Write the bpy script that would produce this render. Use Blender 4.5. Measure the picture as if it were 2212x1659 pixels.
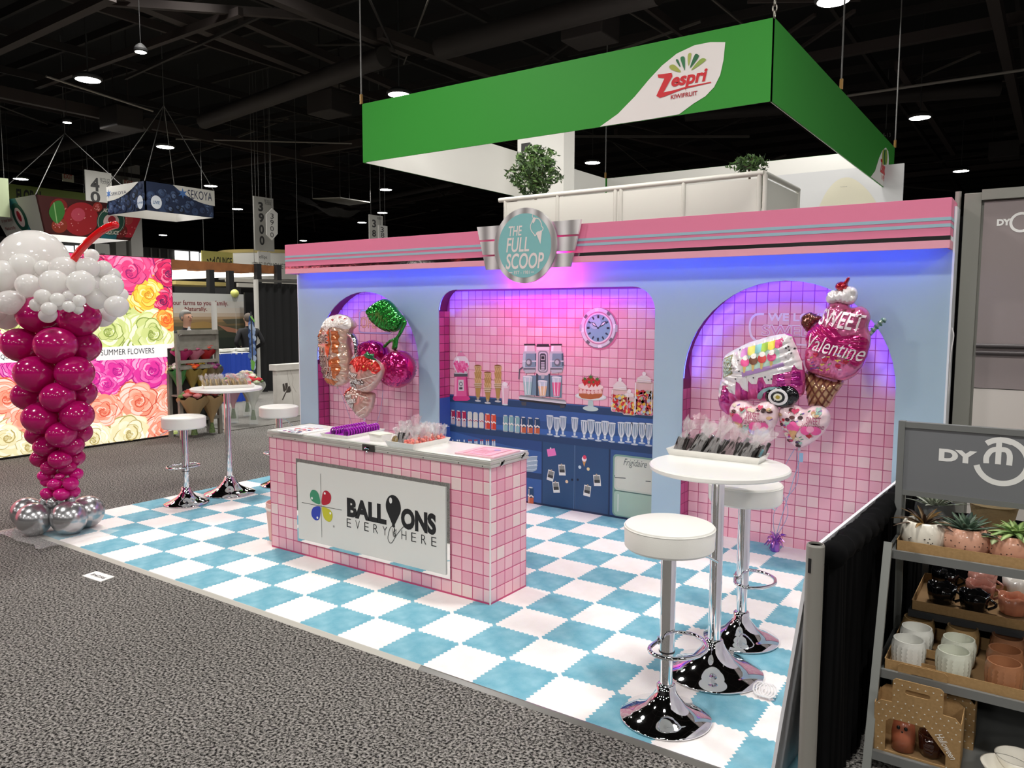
import bpy, bmesh, math, random
from mathutils import Vector, Matrix
from mathutils.geometry import tessellate_polygon, delaunay_2d_cdt
random.seed(7)
for o in list(bpy.data.objects): bpy.data.objects.remove(o)
SC = bpy.context.scene
COL = SC.collection
V3 = Vector
# ------------------------------------------------------------------ camera (x along the back wall, y away from the aisle, z up, metres)
CAM = V3((2.45118, -2.77481, 1.74845)); YAW, PITCH, ROLL, FPX = 0.604161, 0.0922289, 0.00288686, 1670.803
_f = V3((-math.sin(YAW)*math.cos(PITCH), math.cos(YAW)*math.cos(PITCH), -math.sin(PITCH)))
_r = _f.cross(V3((0,0,1))).normalized(); _u = _r.cross(_f)
_r, _u = _r*math.cos(ROLL)+_u*math.sin(ROLL), -_r*math.sin(ROLL)+_u*math.cos(ROLL)
cam = bpy.data.cameras.new('camera'); cam.sensor_width = 36; cam.sensor_fit = 'HORIZONTAL'; cam.lens = FPX/2212*36
cam.clip_start = 0.05; cam.clip_end = 300
camo = bpy.data.objects.new('camera', cam); COL.objects.link(camo)
camo.matrix_world = Matrix(((_r.x,_u.x,-_f.x,CAM.x),(_r.y,_u.y,-_f.y,CAM.y),(_r.z,_u.z,-_f.z,CAM.z),(0,0,0,1)))
SC.camera = camo
# ------------------------------------------------------------------ world and exposure
w = bpy.data.worlds.new('hall_air'); SC.world = w; w.use_nodes = True
w.node_tree.nodes['Background'].inputs[0].default_value = (0.82, 0.90, 1.0, 1); w.node_tree.nodes['Background'].inputs[1].default_value = 0.05
SC.view_settings.view_transform = 'Standard'; SC.view_settings.look = 'None'
SC.view_settings.exposure = 0.0; SC.view_settings.gamma = 1.0; SC.view_settings.use_curve_mapping = False
SC.cycles.max_bounces = 6; SC.cycles.diffuse_bounces = 3; SC.cycles.glossy_bounces = 4; SC.cycles.transparent_max_bounces = 10
BAY_POWER = 129.0     # each high-bay lamp of the hall
LED_BLUE, LED_PINK, LED_ARCH = 4.8, 15.0, 1.2
# ------------------------------------------------------------------ measuring helpers: a viewing ray cut with a plane of the place
def ray(x, y): return _f + _r*((x-1106)/FPX) + _u*((829.5-y)/FPX)
def onz(x, y, z=0.0): d = ray(x,y); return CAM + d*((z-CAM.z)/d.z)
def ony(x, y, Y): d = ray(x,y); return CAM + d*((Y-CAM.y)/d.y)
def onx(x, y, X): d = ray(x,y); return CAM + d*((X-CAM.x)/d.x)
def atd(x, y, D): return CAM + ray(x,y)*D
def depth(p): return (V3(p)-CAM).dot(_f)
# ------------------------------------------------------------------ materials
def lin(h):
    if not isinstance(h, str): return h
    h = h.lstrip('#'); c = [int(h[i:i+2],16)/255 for i in (0,2,4)]
    return tuple(x/12.92 if x <= .04045 else ((x+.055)/1.055)**2.4 for x in c)
MATS = {}
def mat(name, col='#808080', rough=.5, metal=0, emit=0, trans=0, alpha=1, coat=0, sss=0, noise=None, bump=None, spec=None, col2=None, bscale=None):
    if name in MATS: return MATS[name]
    m = bpy.data.materials.new(name); m.use_nodes = True; MATS[name] = m
    nt = m.node_tree; b = nt.nodes['Principled BSDF']; c = lin(col)
    b.inputs['Base Color'].default_value = (*c,1); b.inputs['Roughness'].default_value = rough; b.inputs['Metallic'].default_value = metal
    if emit: b.inputs['Emission Color'].default_value = (*c,1); b.inputs['Emission Strength'].default_value = emit
    if trans: b.inputs['Transmission Weight'].default_value = trans
    if alpha < 1: b.inputs['Alpha'].default_value = alpha
    if coat: b.inputs['Coat Weight'].default_value = coat; b.inputs['Coat Roughness'].default_value = .06
    if sss: b.inputs['Subsurface Weight'].default_value = sss; b.inputs['Subsurface Radius'].default_value = (.25,.25,.25)
    if spec is not None: b.inputs['Specular IOR Level'].default_value = spec
    if noise or bump:
        tc = nt.nodes.new('ShaderNodeTexCoord'); n = nt.nodes.new('ShaderNodeTexNoise'); n.inputs['Scale'].default_value = (noise or bscale or 20); n.inputs['Detail'].default_value = 5
        nt.links.new(tc.outputs['Object'], n.inputs['Vector'])
        if noise and col2:
            r = nt.nodes.new('ShaderNodeValToRGB'); r.color_ramp.elements[0].position = .35; r.color_ramp.elements[1].position = .65
            r.color_ramp.elements[0].color = (*c,1); r.color_ramp.elements[1].color = (*lin(col2),1)
            nt.links.new(n.outputs['Fac'], r.inputs['Fac']); nt.links.new(r.outputs['Color'], b.inputs['Base Color'])
            if emit: nt.links.new(r.outputs['Color'], b.inputs['Emission Color'])
        if bump:
            bp = nt.nodes.new('ShaderNodeBump'); bp.inputs['Strength'].default_value = bump; bp.inputs['Distance'].default_value = .01
            nn = n
            if bscale and noise: 
                nn = nt.nodes.new('ShaderNodeTexNoise'); nn.inputs['Scale'].default_value = bscale; nt.links.new(tc.outputs['Object'], nn.inputs['Vector'])
            nt.links.new(nn.outputs['Fac'], bp.inputs['Height']); nt.links.new(bp.outputs['Normal'], b.inputs['Normal'])
    return m
_cm = {}
def flatm(h, rough=.55):            # plain printed / painted colour
    return mat('paint_'+h.lstrip('#')+'_%d' % int(rough*100), h, rough)
# ------------------------------------------------------------------ objects
ORIG = {}
def thing(name, label, cat, loc=(0,0,0), group=None, kind=None):
    o = bpy.data.objects.new(name, None); COL.objects.link(o); o.empty_display_size = .1
    o.location = loc; ORIG[o] = V3(loc); o['label'] = label
    if kind: o['kind'] = kind
    if cat: o['category'] = cat
    if group: o['group'] = group
    return o
def tag(o, label=None, cat=None, group=None, kind=None):
    if label: o['label'] = label
    if cat: o['category'] = cat
    if group: o['group'] = group
    if kind: o['kind'] = kind
    return o
def struct(o, label=None):
    o['kind'] = 'structure'
    if label: o['label'] = label
    return o
def link(name, me, parent=None):
    o = bpy.data.objects.new(name, me); COL.objects.link(o)
    if parent is not None: o.parent = parent
    ORIG[o] = ORIG[parent] if parent is not None else V3((0,0,0))
    return o
def copy_tree(o, parent=None):
    c = o.copy(); COL.objects.link(c); c.parent = parent; ORIG[c] = ORIG.get(o, V3((0,0,0)))
    for ch in o.children: copy_tree(ch, c)
    return c
class MB:
    def __init__(s): s.v = []; s.f = []; s.mi = []; s.m = 0
    def add(s, vs, fs):
        k = len(s.v); s.v += [tuple(v) for v in vs]; s.f += [tuple(i+k for i in f) for f in fs]; s.mi += [s.m]*len(fs); return s
    def hexa(s, p):      # 8 corners: bottom 4 ccw, top 4 ccw
        return s.add(p, [(0,3,2,1),(4,5,6,7),(0,1,5,4),(1,2,6,5),(2,3,7,6),(3,0,4,7)])
    def box(s, x0, x1, y0, y1, z0, z1, M=None):
        p = [V3(q) for q in ((x0,y0,z0),(x1,y0,z0),(x1,y1,z0),(x0,y1,z0),(x0,y0,z1),(x1,y0,z1),(x1,y1,z1),(x0,y1,z1))]
        if M: p = [M@q for q in p]
        return s.hexa(p)
    def bar(s, a, b, w, h=None, up=(0,0,1)):
        a, b = V3(a), V3(b); h = h or w; d = (b-a).normalized(); up = V3(up)
        if abs(d.dot(up)) > .99: up = V3((0,1,0))
        x = d.cross(up).normalized()*w/2; y = x.normalized().cross(d)*h/2
        return s.hexa([a-x-y,a+x-y,a+x+y,a-x+y,b-x-y,b+x-y,b+x+y,b-x+y])
    def tube(s, pts, r, seg=10, closed=False, caps=True):
        pts = [V3(p) for p in pts]; n = len(pts); rs = r if isinstance(r, (list,tuple)) else [r]*n
        vs = []; prev = None
        for i, p in enumerate(pts):
            if closed: d = (pts[(i+1)%n]-pts[i-1]).normalized()
            else: d = (pts[min(i+1,n-1)]-pts[max(i-1,0)]).normalized()
            if prev is None:
                a = V3((0,0,1)) if abs(d.z) < .9 else V3((1,0,0)); x = d.cross(a).normalized()
            else: x = (prev-d*prev.dot(d)).normalized()
            prev = x; y = d.cross(x)
            for k in range(seg):
                t = 2*math.pi*k/seg; vs.append(p+(x*math.cos(t)+y*math.sin(t))*rs[i])
        fs = []
        for i in range(n if closed else n-1):
            j = (i+1)%n
            for k in range(seg): fs.append((i*seg+k, i*seg+(k+1)%seg, j*seg+(k+1)%seg, j*seg+k))
        if caps and not closed: fs += [tuple(range(seg))[::-1], tuple((n-1)*seg+k for k in range(seg))]
        return s.add(vs, fs)
    def cyl(s, a, b, r, r2=None, seg=20): return s.tube([a,b], [r, r if r2 is None else r2], seg)
    def lathe(s, prof, seg=32, c=(0,0,0), sx=1, sy=1):
        c = V3(c); vs = []; fs = []; n = len(prof)
        for (r, z) in prof:
            for k in range(seg):
                t = 2*math.pi*k/seg; vs.append(c+V3((r*math.cos(t)*sx, r*math.sin(t)*sy, z)))
        for i in range(n-1):
            for k in range(seg): fs.append((i*seg+k, i*seg+(k+1)%seg, (i+1)*seg+(k+1)%seg, (i+1)*seg+k))
        if prof[0][0] > 1e-5: fs.append(tuple(range(seg))[::-1])
        if prof[-1][0] > 1e-5: fs.append(tuple((n-1)*seg+k for k in range(seg)))
        return s.add(vs, fs)
    def prism(s, poly, fn0, fn1):   # 2D outline mapped by two functions to two parallel faces
        n = len(poly); A = [V3(fn0(*p)) for p in poly]; B = [V3(fn1(*p)) for p in poly]
        T = tessellate_polygon([[V3((p[0],p[1],0)) for p in poly]])
        fs = [tuple(t) for t in T]+[tuple(i+n for i in t[::-1]) for t in T]+[(i,(i+1)%n,(i+1)%n+n,i+n) for i in range(n)]
        return s.add(A+B, fs)
    def sphere(s, c, r, seg=16, rings=10, sc=(1,1,1)):
        c = V3(c); prof = [(max(1e-6,math.sin(math.pi*i/rings))*r, -math.cos(math.pi*i/rings)*r) for i in range(rings+1)]
        k = len(s.v); s.lathe(prof, seg)
        for i in range(k, len(s.v)): q = s.v[i]; s.v[i] = (q[0]*sc[0]+c.x, q[1]*sc[1]+c.y, q[2]*sc[2]+c.z)
        return s
    def mesh(s, name, mats, smooth=False, off=None):
        me = bpy.data.meshes.new(name); off = off or V3((0,0,0))
        me.from_pydata([(v[0]-off.x, v[1]-off.y, v[2]-off.z) for v in s.v], [], s.f)
        for m in (mats if isinstance(mats, (list,tuple)) else [mats]): me.materials.append(m)
        if s.m or any(s.mi): me.polygons.foreach_set('material_index', s.mi)
        bm = bmesh.new(); bm.from_mesh(me)
        bmesh.ops.remove_doubles(bm, verts=bm.verts, dist=1e-6)
        bmesh.ops.recalc_face_normals(bm, faces=bm.faces); bm.to_mesh(me); bm.free()
        if smooth:
            me.polygons.foreach_set('use_smooth', [True]*len(me.polygons))
            if smooth != 'all': me.set_sharp_from_angle(angle=math.radians(40))
        return me
    def build(s, name, mats, parent=None, smooth=False, bevel=0):
        o = link(name, s.mesh(name, mats, smooth, ORIG[parent] if parent is not None else None), parent)
        if bevel: b = o.modifiers.new('bevel','BEVEL'); b.width = bevel; b.segments = 2; b.limit_method = 'ANGLE'
        return o
def box_obj(name, m, parent, x0,x1,y0,y1,z0,z1, bevel=0, M=None): return MB().box(x0,x1,y0,y1,z0,z1,M).build(name, m, parent, bevel=bevel)
# ------------------------------------------------------------------ 2D shapes
def circ(x, y, r, n=28, ry=None, a0=0, a1=2*math.pi):
    ry = ry or r; full = abs(a1-a0-2*math.pi) < 1e-6
    return [(x+r*math.cos(a0+(a1-a0)*i/(n if full else n-1)), y+ry*math.sin(a0+(a1-a0)*i/(n if full else n-1))) for i in range(n)]
def rect(x0, y0, x1, y1): return [(x0,y0),(x1,y0),(x1,y1),(x0,y1)]
def rrect(x0, y0, x1, y1, r, n=6):
    x0, x1 = min(x0,x1), max(x0,x1); y0, y1 = min(y0,y1), max(y0,y1); o = []
    for cx, cy, a in ((x1-r,y1-r,0),(x0+r,y1-r,90),(x0+r,y0+r,180),(x1-r,y0+r,270)):
        for k in range(n+1): t = math.radians(a+90*k/n); o.append((cx+r*math.cos(t), cy+r*math.sin(t)))
    return o
def heart(x, y, w, n=36, rot=0):
    o = []
    for i in range(n):
        t = 2*math.pi*i/n; hx = 16*math.sin(t)**3; hy = 13*math.cos(t)-5*math.cos(2*t)-2*math.cos(3*t)-math.cos(4*t)
        hx *= w/32; hy = (hy+2.5)*w/32
        o.append((x+hx*math.cos(rot)-hy*math.sin(rot), y+hx*math.sin(rot)+hy*math.cos(rot)))
    return o
def star(x, y, r, k=5, q=.42):
    return [(x+(r if i%2==0 else r*q)*math.sin(math.pi*i/k), y+(r if i%2==0 else r*q)*math.cos(math.pi*i/k)) for i in range(2*k)]
def stroke(pts, w, closed=False):
    pts = [V3((p[0],p[1])) for p in pts]; n = len(pts); L = []; R = []
    for i, p in enumerate(pts):
        if closed: d = pts[(i+1)%n]-pts[i-1]
        else: d = pts[min(i+1,n-1)]-pts[max(i-1,0)]
        if d.length < 1e-9: d = V3((1,0))
        d.normalize(); nn = V3((-d.y,d.x)); ww = w[i] if isinstance(w,(list,tuple)) else w
        L.append(p+nn*ww/2); R.append(p-nn*ww/2)
    if closed: return [[tuple(L[i]),tuple(L[(i+1)%n]),tuple(R[(i+1)%n]),tuple(R[i])] for i in range(n)]
    return [[tuple(L[i]),tuple(L[i+1]),tuple(R[i+1]),tuple(R[i])] for i in range(n-1)]
def smoothline(pts, k=6, closed=False):
    n = len(pts); o = []
    for i in range(n if closed else n-1):
        P = [pts[(i+j)%n] if closed else pts[max(0,min(n-1,i+j))] for j in (-1,0,1,2)]
        for q in range(k):
            t = q/k
            o.append(tuple(.5*((2*P[1][a])+(P[2][a]-P[0][a])*t+(2*P[0][a]-5*P[1][a]+4*P[2][a]-P[3][a])*t*t+(3*P[1][a]-P[0][a]-3*P[2][a]+P[3][a])*t**3) for a in range(len(pts[0]))))
    if not closed: o.append(tuple(pts[-1]))
    return o
_tx = {}
def text2d(s, bold=0, shear=0, space=1.0):
    key = (s, bold, shear, space)
    if key not in _tx:
        cu = bpy.data.curves.new('t','FONT'); cu.body = s; cu.offset = bold; cu.shear = shear; cu.space_character = space; cu.resolution_u = 4
        ob = bpy.data.objects.new('t', cu); me = ob.to_mesh()
        vs = [(v.co.x, v.co.y) for v in me.vertices]; fs = [tuple(p.vertices) for p in me.polygons]
        ob.to_mesh_clear(); bpy.data.objects.remove(ob); bpy.data.curves.remove(cu)
        x0 = min(v[0] for v in vs); x1 = max(v[0] for v in vs); y0 = min(v[1] for v in vs); y1 = max(v[1] for v in vs)
        _tx[key] = ([((a-x0)/(x1-x0), (b-y0)/(y1-y0)) for a, b in vs], fs, (x1-x0)/(y1-y0))
    return _tx[key]
class Canvas:
    """flat (or softly domed) print: polygons on one surface, layer by layer"""
    def __init__(s, O, U, V, eps=.0007, h=None, maxedge=None, inc=2.5e-5):
        s.O = V3(O); s.U = V3(U).normalized(); s.V = V3(V).normalized(); s.N = s.U.cross(s.V).normalized(); s.eps = eps; s.h = h; s.maxedge = maxedge
        s.v = []; s.f = []; s.mi = []; s.mats = []; s.inc = inc; s.cnt = 0; s.lift = 0
    def P(s, px, py):
        d = ray(px, py); t = (s.O-CAM).dot(s.N)/d.dot(s.N); q = CAM+d*t-s.O; return (q.dot(s.U), q.dot(s.V))
    def PP(s, pts): return [s.P(*p) for p in pts]
    def W(s, u, v, layer=0):
        return s.O+s.U*u+s.V*v+s.N*(s.lift+layer*s.eps+min(s.cnt*s.inc,.006)+(s.h(u,v) if s.h else 0))
    def tri(s, vs, fs, m, layer):
        s.cnt += 1
        if isinstance(m, str): m = flatm(m)
        if m not in s.mats: s.mats.append(m)
        k = s.mats.index(m)
        if s.maxedge:
            vs = [tuple(v) for v in vs]; out = []; st = []
            for f in fs:
                for i in range(1, len(f)-1): st.append((vs[f[0]], vs[f[i]], vs[f[i+1]]))
            L2 = s.maxedge**2; nv = []; nf = []
            while st:
                a, b, c = st.pop(); e = [((a[0]-b[0])**2+(a[1]-b[1])**2, 0), ((b[0]-c[0])**2+(b[1]-c[1])**2, 1), ((c[0]-a[0])**2+(c[1]-a[1])**2, 2)]
                q = max(e)
                if q[0] > L2:
                    if q[1] == 1: a, b, c = b, c, a
                    elif q[1] == 2: a, b, c = c, a, b
                    m2 = ((a[0]+b[0])/2, (a[1]+b[1])/2); st += [(a,m2,c),(m2,b,c)]
                else: nf.append((len(nv),len(nv)+1,len(nv)+2)); nv += [a,b,c]
            vs, fs = nv, nf
        b0 = len(s.v); s.v += [s.W(v[0], v[1], layer) for v in vs]; s.f += [tuple(i+b0 for i in f) for f in fs]; s.mi += [k]*len(fs)
    clip = None
    def poly(s, pts, m, layer=1):
        if s.clip and not all(inside(p, s.clip) for p in pts): return s
        T = tessellate_polygon([[V3((p[0],p[1],0)) for p in pts]]); s.tri(pts, T, m, layer); return s
    def polys(s, L, m, layer=1):
        for p in L: s.poly(p, m, layer)
        return s
    def px(s, pts, m, layer=1): return s.poly(s.PP(pts), m, layer)
    def line(s, pts, w, m, layer=1, closed=False):
        Q = stroke(pts, w, closed); s.tri([p for q in Q for p in q], [(4*k,4*k+1,4*k+2,4*k+3) for k in range(len(Q))], m, layer)
        return s
    def line_in(s, pts, w, m, layer, outline, n=24):
        (x0,y0),(x1,y1) = pts[0], pts[-1]; P = [(x0+(x1-x0)*k/n, y0+(y1-y0)*k/n) for k in range(n+1)]; P = [p for p in P if inside(p, outline)]
        if len(P) > 1: s.line(P, w, m, layer)
        return s
    def text(s, t, u0, v0, u1, v1, m, layer=2, bold=0, shear=0, space=1.0, rot=0):
        vs, fs, a = text2d(t, bold, shear, space); c, sn = math.cos(rot), math.sin(rot); W = u1-u0; H = v1-v0
        s.tri([(u0+x*W*c-y*H*sn, v0+x*W*sn+y*H*c) for x, y in vs], fs, m, layer); return s
    def textpx(s, t, L, B, R, T, m, layer=2, **k):
        a = s.P(L, B); b = s.P(R, T); return s.text(t, a[0], a[1], b[0], b[1], m, layer, **k)
    def build(s, name, parent=None, both=False):
        me = bpy.data.meshes.new(name); off = ORIG[parent] if parent is not None else V3((0,0,0))
        me.from_pydata([tuple(v-off) for v in s.v], [], s.f)
        for m in s.mats: me.materials.append(m)
        me.polygons.foreach_set('material_index', s.mi)
        bm = bmesh.new(); bm.from_mesh(me)
        if s.h: bmesh.ops.remove_doubles(bm, verts=bm.verts, dist=1e-5)
        for f in bm.faces:
            if f.normal.dot(s.N) < 0: f.normal_flip()
        bm.to_mesh(me); bm.free()
        if s.h: me.polygons.foreach_set('use_smooth', [True]*len(me.polygons))
        return link(name, me, parent)
# ------------------------------------------------------------------ hall: floor, ceiling, walls
carpet = mat('carpet', '#3a3836', .95, spec=.1)
nt = carpet.node_tree; b = nt.nodes['Principled BSDF']; tc = nt.nodes.new('ShaderNodeTexCoord')
n1 = nt.nodes.new('ShaderNodeTexNoise'); n1.inputs['Scale'].default_value = 78; n1.inputs['Detail'].default_value = 3; n1.inputs['Roughness'].default_value = .65
n2 = nt.nodes.new('ShaderNodeTexNoise'); n2.inputs['Scale'].default_value = 1.1; n2.inputs['Detail'].default_value = 3
rp = nt.nodes.new('ShaderNodeValToRGB'); rp.color_ramp.elements[0].position = .41; rp.color_ramp.elements[1].position = .62
rp.color_ramp.elements[0].color = (*lin('#191817'),1); rp.color_ramp.elements[1].color = (*lin('#b3afa9'),1)
mx = nt.nodes.new('ShaderNodeMix'); mx.data_type = 'RGBA'; mx.blend_type = 'MULTIPLY'; mx.inputs[0].default_value = .35
for q in (n1, n2): nt.links.new(tc.outputs['Object'], q.inputs['Vector'])
nt.links.new(n1.outputs['Fac'], rp.inputs['Fac']); nt.links.new(rp.outputs['Color'], mx.inputs[6]); nt.links.new(n2.outputs['Fac'], mx.inputs[7]); nt.links.new(mx.outputs[2], b.inputs['Base Color'])
bp = nt.nodes.new('ShaderNodeBump'); bp.inputs['Strength'].default_value = .9; bp.inputs['Distance'].default_value = .012
nt.links.new(n1.outputs['Fac'], bp.inputs['Height']); nt.links.new(bp.outputs['Normal'], b.inputs['Normal'])
struct(MB().box(-62, 22, -22, 55, -.05, 0).build('floor', carpet), 'dark grey flecked carpet of the exhibition hall')
dark = mat('ceiling_black', '#0a0909', .9)
struct(MB().box(-62, 22, -22, 55, 10.2, 10.4).build('ceiling', dark), 'black open ceiling deck of the hall')
wm = mat('hall_wall', '#2a2829', .9)
struct(MB().box(-62.2, -62, -22, 55, 0, 10.2).build('wall_left', wm)); struct(MB().box(22, 22.2, -22, 55, 0, 10.2).build('wall_right', wm))
struct(MB().box(-62, 22, 55, 55.2, 0, 10.2).build('wall_back', wm)); struct(MB().box(-62, 22, -22.2, -22, 0, 10.2).build('wall_front', wm))
lightcarp = mat('light_carpet', '#77756f', .95, noise=60, col2='#5d5b57')
struct(MB().box(-16, -7.35, 4.15, 14, 0, .012).build('floor_light_carpet', lightcarp), 'lighter grey carpet under the flower booth')
# ------------------------------------------------------------------ high-bay lamps
bay_lens = mat('lamp_lens', '#fffdf4', .4, emit=28); bay_body = mat('lamp_body', '#3a3a3a', .6, metal=.2)
def bay_proto():
    t = thing('high_bay_lamp', 'x', 'lamp', (0,0,0))
    MB().lathe([(.29,0),(.32,.03),(.32,.07),(.2,.14),(.08,.18)], 24).build('housing', bay_body, t, True)
    MB().lathe([(.001,-.012),(.2,-.012),(.27,0),(.27,.005)], 24).build('lens', bay_lens, t, True)
    MB().cyl((0,0,.18),(0,0,2.99),.018, seg=8).build('stem', bay_body, t)
    return t
BAYS = [(190,173,'above the fire box duct'),(304,113,'small one high up left'),(145,265,'beside the grey duct'),(357,318,'over the blueberry sign'),(45,387,'above the green floral sign'),(455,402,'at the right tip of the blueberry sign'),
        (513,452,'between the blueberry sign and the 3900 sign'),(352,508,'small far one under the blueberry sign'),(862,205,'behind the left end of the green hanging sign'),(833,410,'below the left corner of the green hanging sign'),(826,460,'right above the 38 sign'),
        (782,481,'left of the 38 sign'),(655,520,'just above the left end of the pink fascia'),(1280,352,'inside the green hanging sign frame'),(1800,3,'cut by the top edge of the picture'),(1987,255,'right of the green hanging sign'),(2076,370,'low at the far right above the grey booth')]
proto = bay_proto(); first = True; ZB = 7.2
spots = [(onz(x,y,ZB), s) for x, y, s in BAYS]
def place_bay(p, label):
    global first
    o = proto if first else copy_tree(proto); first = False
    o.location = p; o['label'] = label; o['group'] = 'high-bay lamps of the hall'; return o
def bay_light(p, power, spread=math.pi):
    l = bpy.data.lights.new('bay_light','AREA'); l.shape = 'DISK'; l.size = 1.0; l.energy = power; l.color = (1.0,.965,.93); l.spread = spread
    lo = bpy.data.objects.new('bay_light', l); COL.objects.link(lo); lo.location = (p[0],p[1],p[2]-.03)
for p, s in spots:
    o = place_bay(p, 'round glowing high-bay lamp '+s); bay_light(p, BAY_POWER); k_ = .42 if 'small one' in s or 'beside the grey' in s else 1.0; o.scale = (k_,k_,1)
WHERE = {-14.0:'far left aisle',-5.0:'left aisle',1.6:'photographer\'s aisle',8.0:'right aisle',16.0:'far right aisle'}
for x in (-14.0,-5.0,1.6,8.0,16.0):          # the same lamps go on over the booth and behind the photographer
    for y in (-19.0,-11.0,-3.2,2.2) if x < 7 else (-13.0,-3.0,6.0,15.0):
        p = V3((x+.4, y, ZB)); place_bay(p, 'high-bay lamp hanging over the aisle out of the picture'); bay_light(p, BAY_POWER*(1.6 if x < 7 else 2.0))
for x, y in ((-8.2,7.6),(-12.2,6.2)):     # unseen fill lamps added above the view to brighten the flower booth
    p = V3((x,y,9.9)); o = place_bay(p, 'unseen fill lamp added close under the roof over the flower booth'); bay_light(p, BAY_POWER*1.8, math.radians(100))
    for ch in o.children:
        if ch.name.startswith('stem'): ch.scale = (1,1,.1); ch.location = (0,0,.0)
# ------------------------------------------------------------------ booth floor: foam tiles with saw-tooth edges
T = .3048
blue_t = mat('tile_blue', '#66a6ba', .9, noise=9, col2='#88bccb', bump=.25, bscale=180); white_t = mat('tile_white', '#f1ebe8', .9, noise=8, col2='#f6f2f0', bump=.25, bscale=180)
fl = thing('foam_tile_floor', 'blue and white chequered foam tile floor with saw-tooth edges', 'floor tiles', (0,0,0))
def tooth_tile(left, right, front, back):
    n = 10; a = .0065; seq = [(0,0)]
    for k in range(n): seq += [((k+.25)/n*T, a), ((k+.75)/n*T, -a)]
    seq.append((T,0))
    def edge(on): return seq if on else [(0,0),(T,0)]
    o = [(t,d) for t, d in edge(front)][:-1]+[(T+d,t) for t, d in edge(right)][:-1]+[(t,T+d) for t, d in edge(back)[::-1]][:-1]+[(d,t) for t, d in edge(left)[::-1]][:-1]
    return MB().prism(o, lambda x,y:(x,y,.001), lambda x,y:(x,y,.012))
tm = {}
for i in range(-14, 6):
    for j in range(0, 10):
        if i == -14 and False: continue
        edge = (i > -14, i < 5, j > 0, j < 9); odd = (i+j)%2 != 0
        key = (edge, odd)
        if key not in tm: tm[key] = tooth_tile(*edge).mesh('foam_tile', [blue_t if odd else white_t])
        o = link('foam_tile', tm[key], fl); x = i*T
        o.location = (x, j*T, 0)
strip = mat('edge_strip', '#b9b6ad', .5)
e = thing('floor_edge_strip', 'thin grey edging strip along the front of the chequered floor', 'edging', (-1.2,-.02,0))
MB().prism([(-.032,0),(0,0),(0,.014),(-.008,.014)], lambda a,b:(-14*T-.01,a,b), lambda a,b:(.0,a,b)).build('strip', strip, e)
MB().prism([(-.026,0),(0,0),(0,.014),(-.008,.014)], lambda a,b:(.0,a-.002,b), lambda a,b:(7*T,a,b)).build('strip', mat('edge_strip_clear', '#6a6864', .25), e)
# ------------------------------------------------------------------ back wall of the booth: blue panel with three openings, tiled alcoves behind
YF, YB = 2.867, 3.035
bluep = mat('wall_blue', '#afc8d8', .6, noise=1.3, col2='#aac4d6')
def arch(xl, xr, top, n=24):
    R = (xr-xl)/2; return [(xl,0)]+[(xl+R-R*math.cos(math.pi*k/n), top-R+R*math.sin(math.pi*k/n)) for k in range(n+1)]+[(xr,0)]
def rarch(xl, xr, top, r, n=8):
    return [(xl,0)]+[(xl+r-r*math.cos(math.pi/2*k/n), top-r+r*math.sin(math.pi/2*k/n)) for k in range(n+1)]+[(xr-r+r*math.sin(math.pi/2*k/n), top-r+r*math.cos(math.pi/2*k/n)) for k in range(n+1)]+[(xr,0)]
A1 = arch(-3.993,-2.54,1.953); A2 = rarch(-2.291,-.083,1.957,.20); A3 = arch(.158,1.646,1.979)
WL, WR, WT = -4.274, 1.937, 2.42
bd = thing('backdrop_panel', 'tall light blue exhibit wall with two arched and one wide opening', 'backdrop', (-1.17, YF, 0))
out = [(WL,0)]+A1+A2+A3+[(WR,0),(WR,WT),(WL,WT)]
MB().prism(out, lambda x,z:(x,YF,z), lambda x,z:(x,YF+.012,z)).build('front_panel', bluep, bd)
whitee = mat('white_edge', '#e9edf2', .5)
box_obj('end_board', whitee, bd, WR-.004, WR+.008, YF-.002, YB+.03, 0, WT); box_obj('end_board', whitee, bd, WL-.008, WL+.004, YF-.002, YB+.03, 0, WT)
TP = .0828
pinks = [mat('tile_pink_%d' % i, c, .32, coat=.25) for i, c in enumerate(('#f5b7c8','#f6becd','#f7c4d0','#f2adc1','#f7cad3','#f9d4d8'))]
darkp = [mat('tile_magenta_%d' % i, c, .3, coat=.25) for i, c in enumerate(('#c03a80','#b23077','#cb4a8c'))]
grout = mat('grout_pink', '#bd5078', .7); groutd = mat('grout_dark', '#7a1f52', .7)
def tile_mesh(w, h, t, bev, name='tile'):
    a, c = w/2, h/2
    vs = [(-a,0,-c),(a,0,-c),(a,0,c),(-a,0,c),(-a+bev,-t,-c+bev),(a-bev,-t,-c+bev),(a-bev,-t,c-bev),(-a+bev,-t,c-bev)]
    return vs, [(4,5,6,7),(0,1,5,4),(1,2,6,5),(2,3,7,6),(3,0,4,7)]
TM = {}
def tile_at(parent, x, y, z, w, h, m, side=False, t=.0016):
    key = (round(w,4), round(h,4), m.name, side)
    if key not in TM:
        vs, fs = tile_mesh(w, h, t, .0048)
        if side: vs = [(-q[1], q[0], q[2]) for q in vs]
        mb = MB(); mb.add(vs, fs); TM[key] = mb.mesh('tile', [m])
    o = link('tile', TM[key], parent); o.location = V3((x,y,z))-ORIG[parent]
    return o
def inside(pt, poly):
    x, y = pt; c = False; n = len(poly)
    for i in range(n):
        (x1,y1),(x2,y2) = poly[i], poly[i-1]
        if (y1 > y) != (y2 > y) and x < (x2-x1)*(y-y1)/(y2-y1)+x1: c = not c
    return c
rng = random.Random(3)
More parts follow.
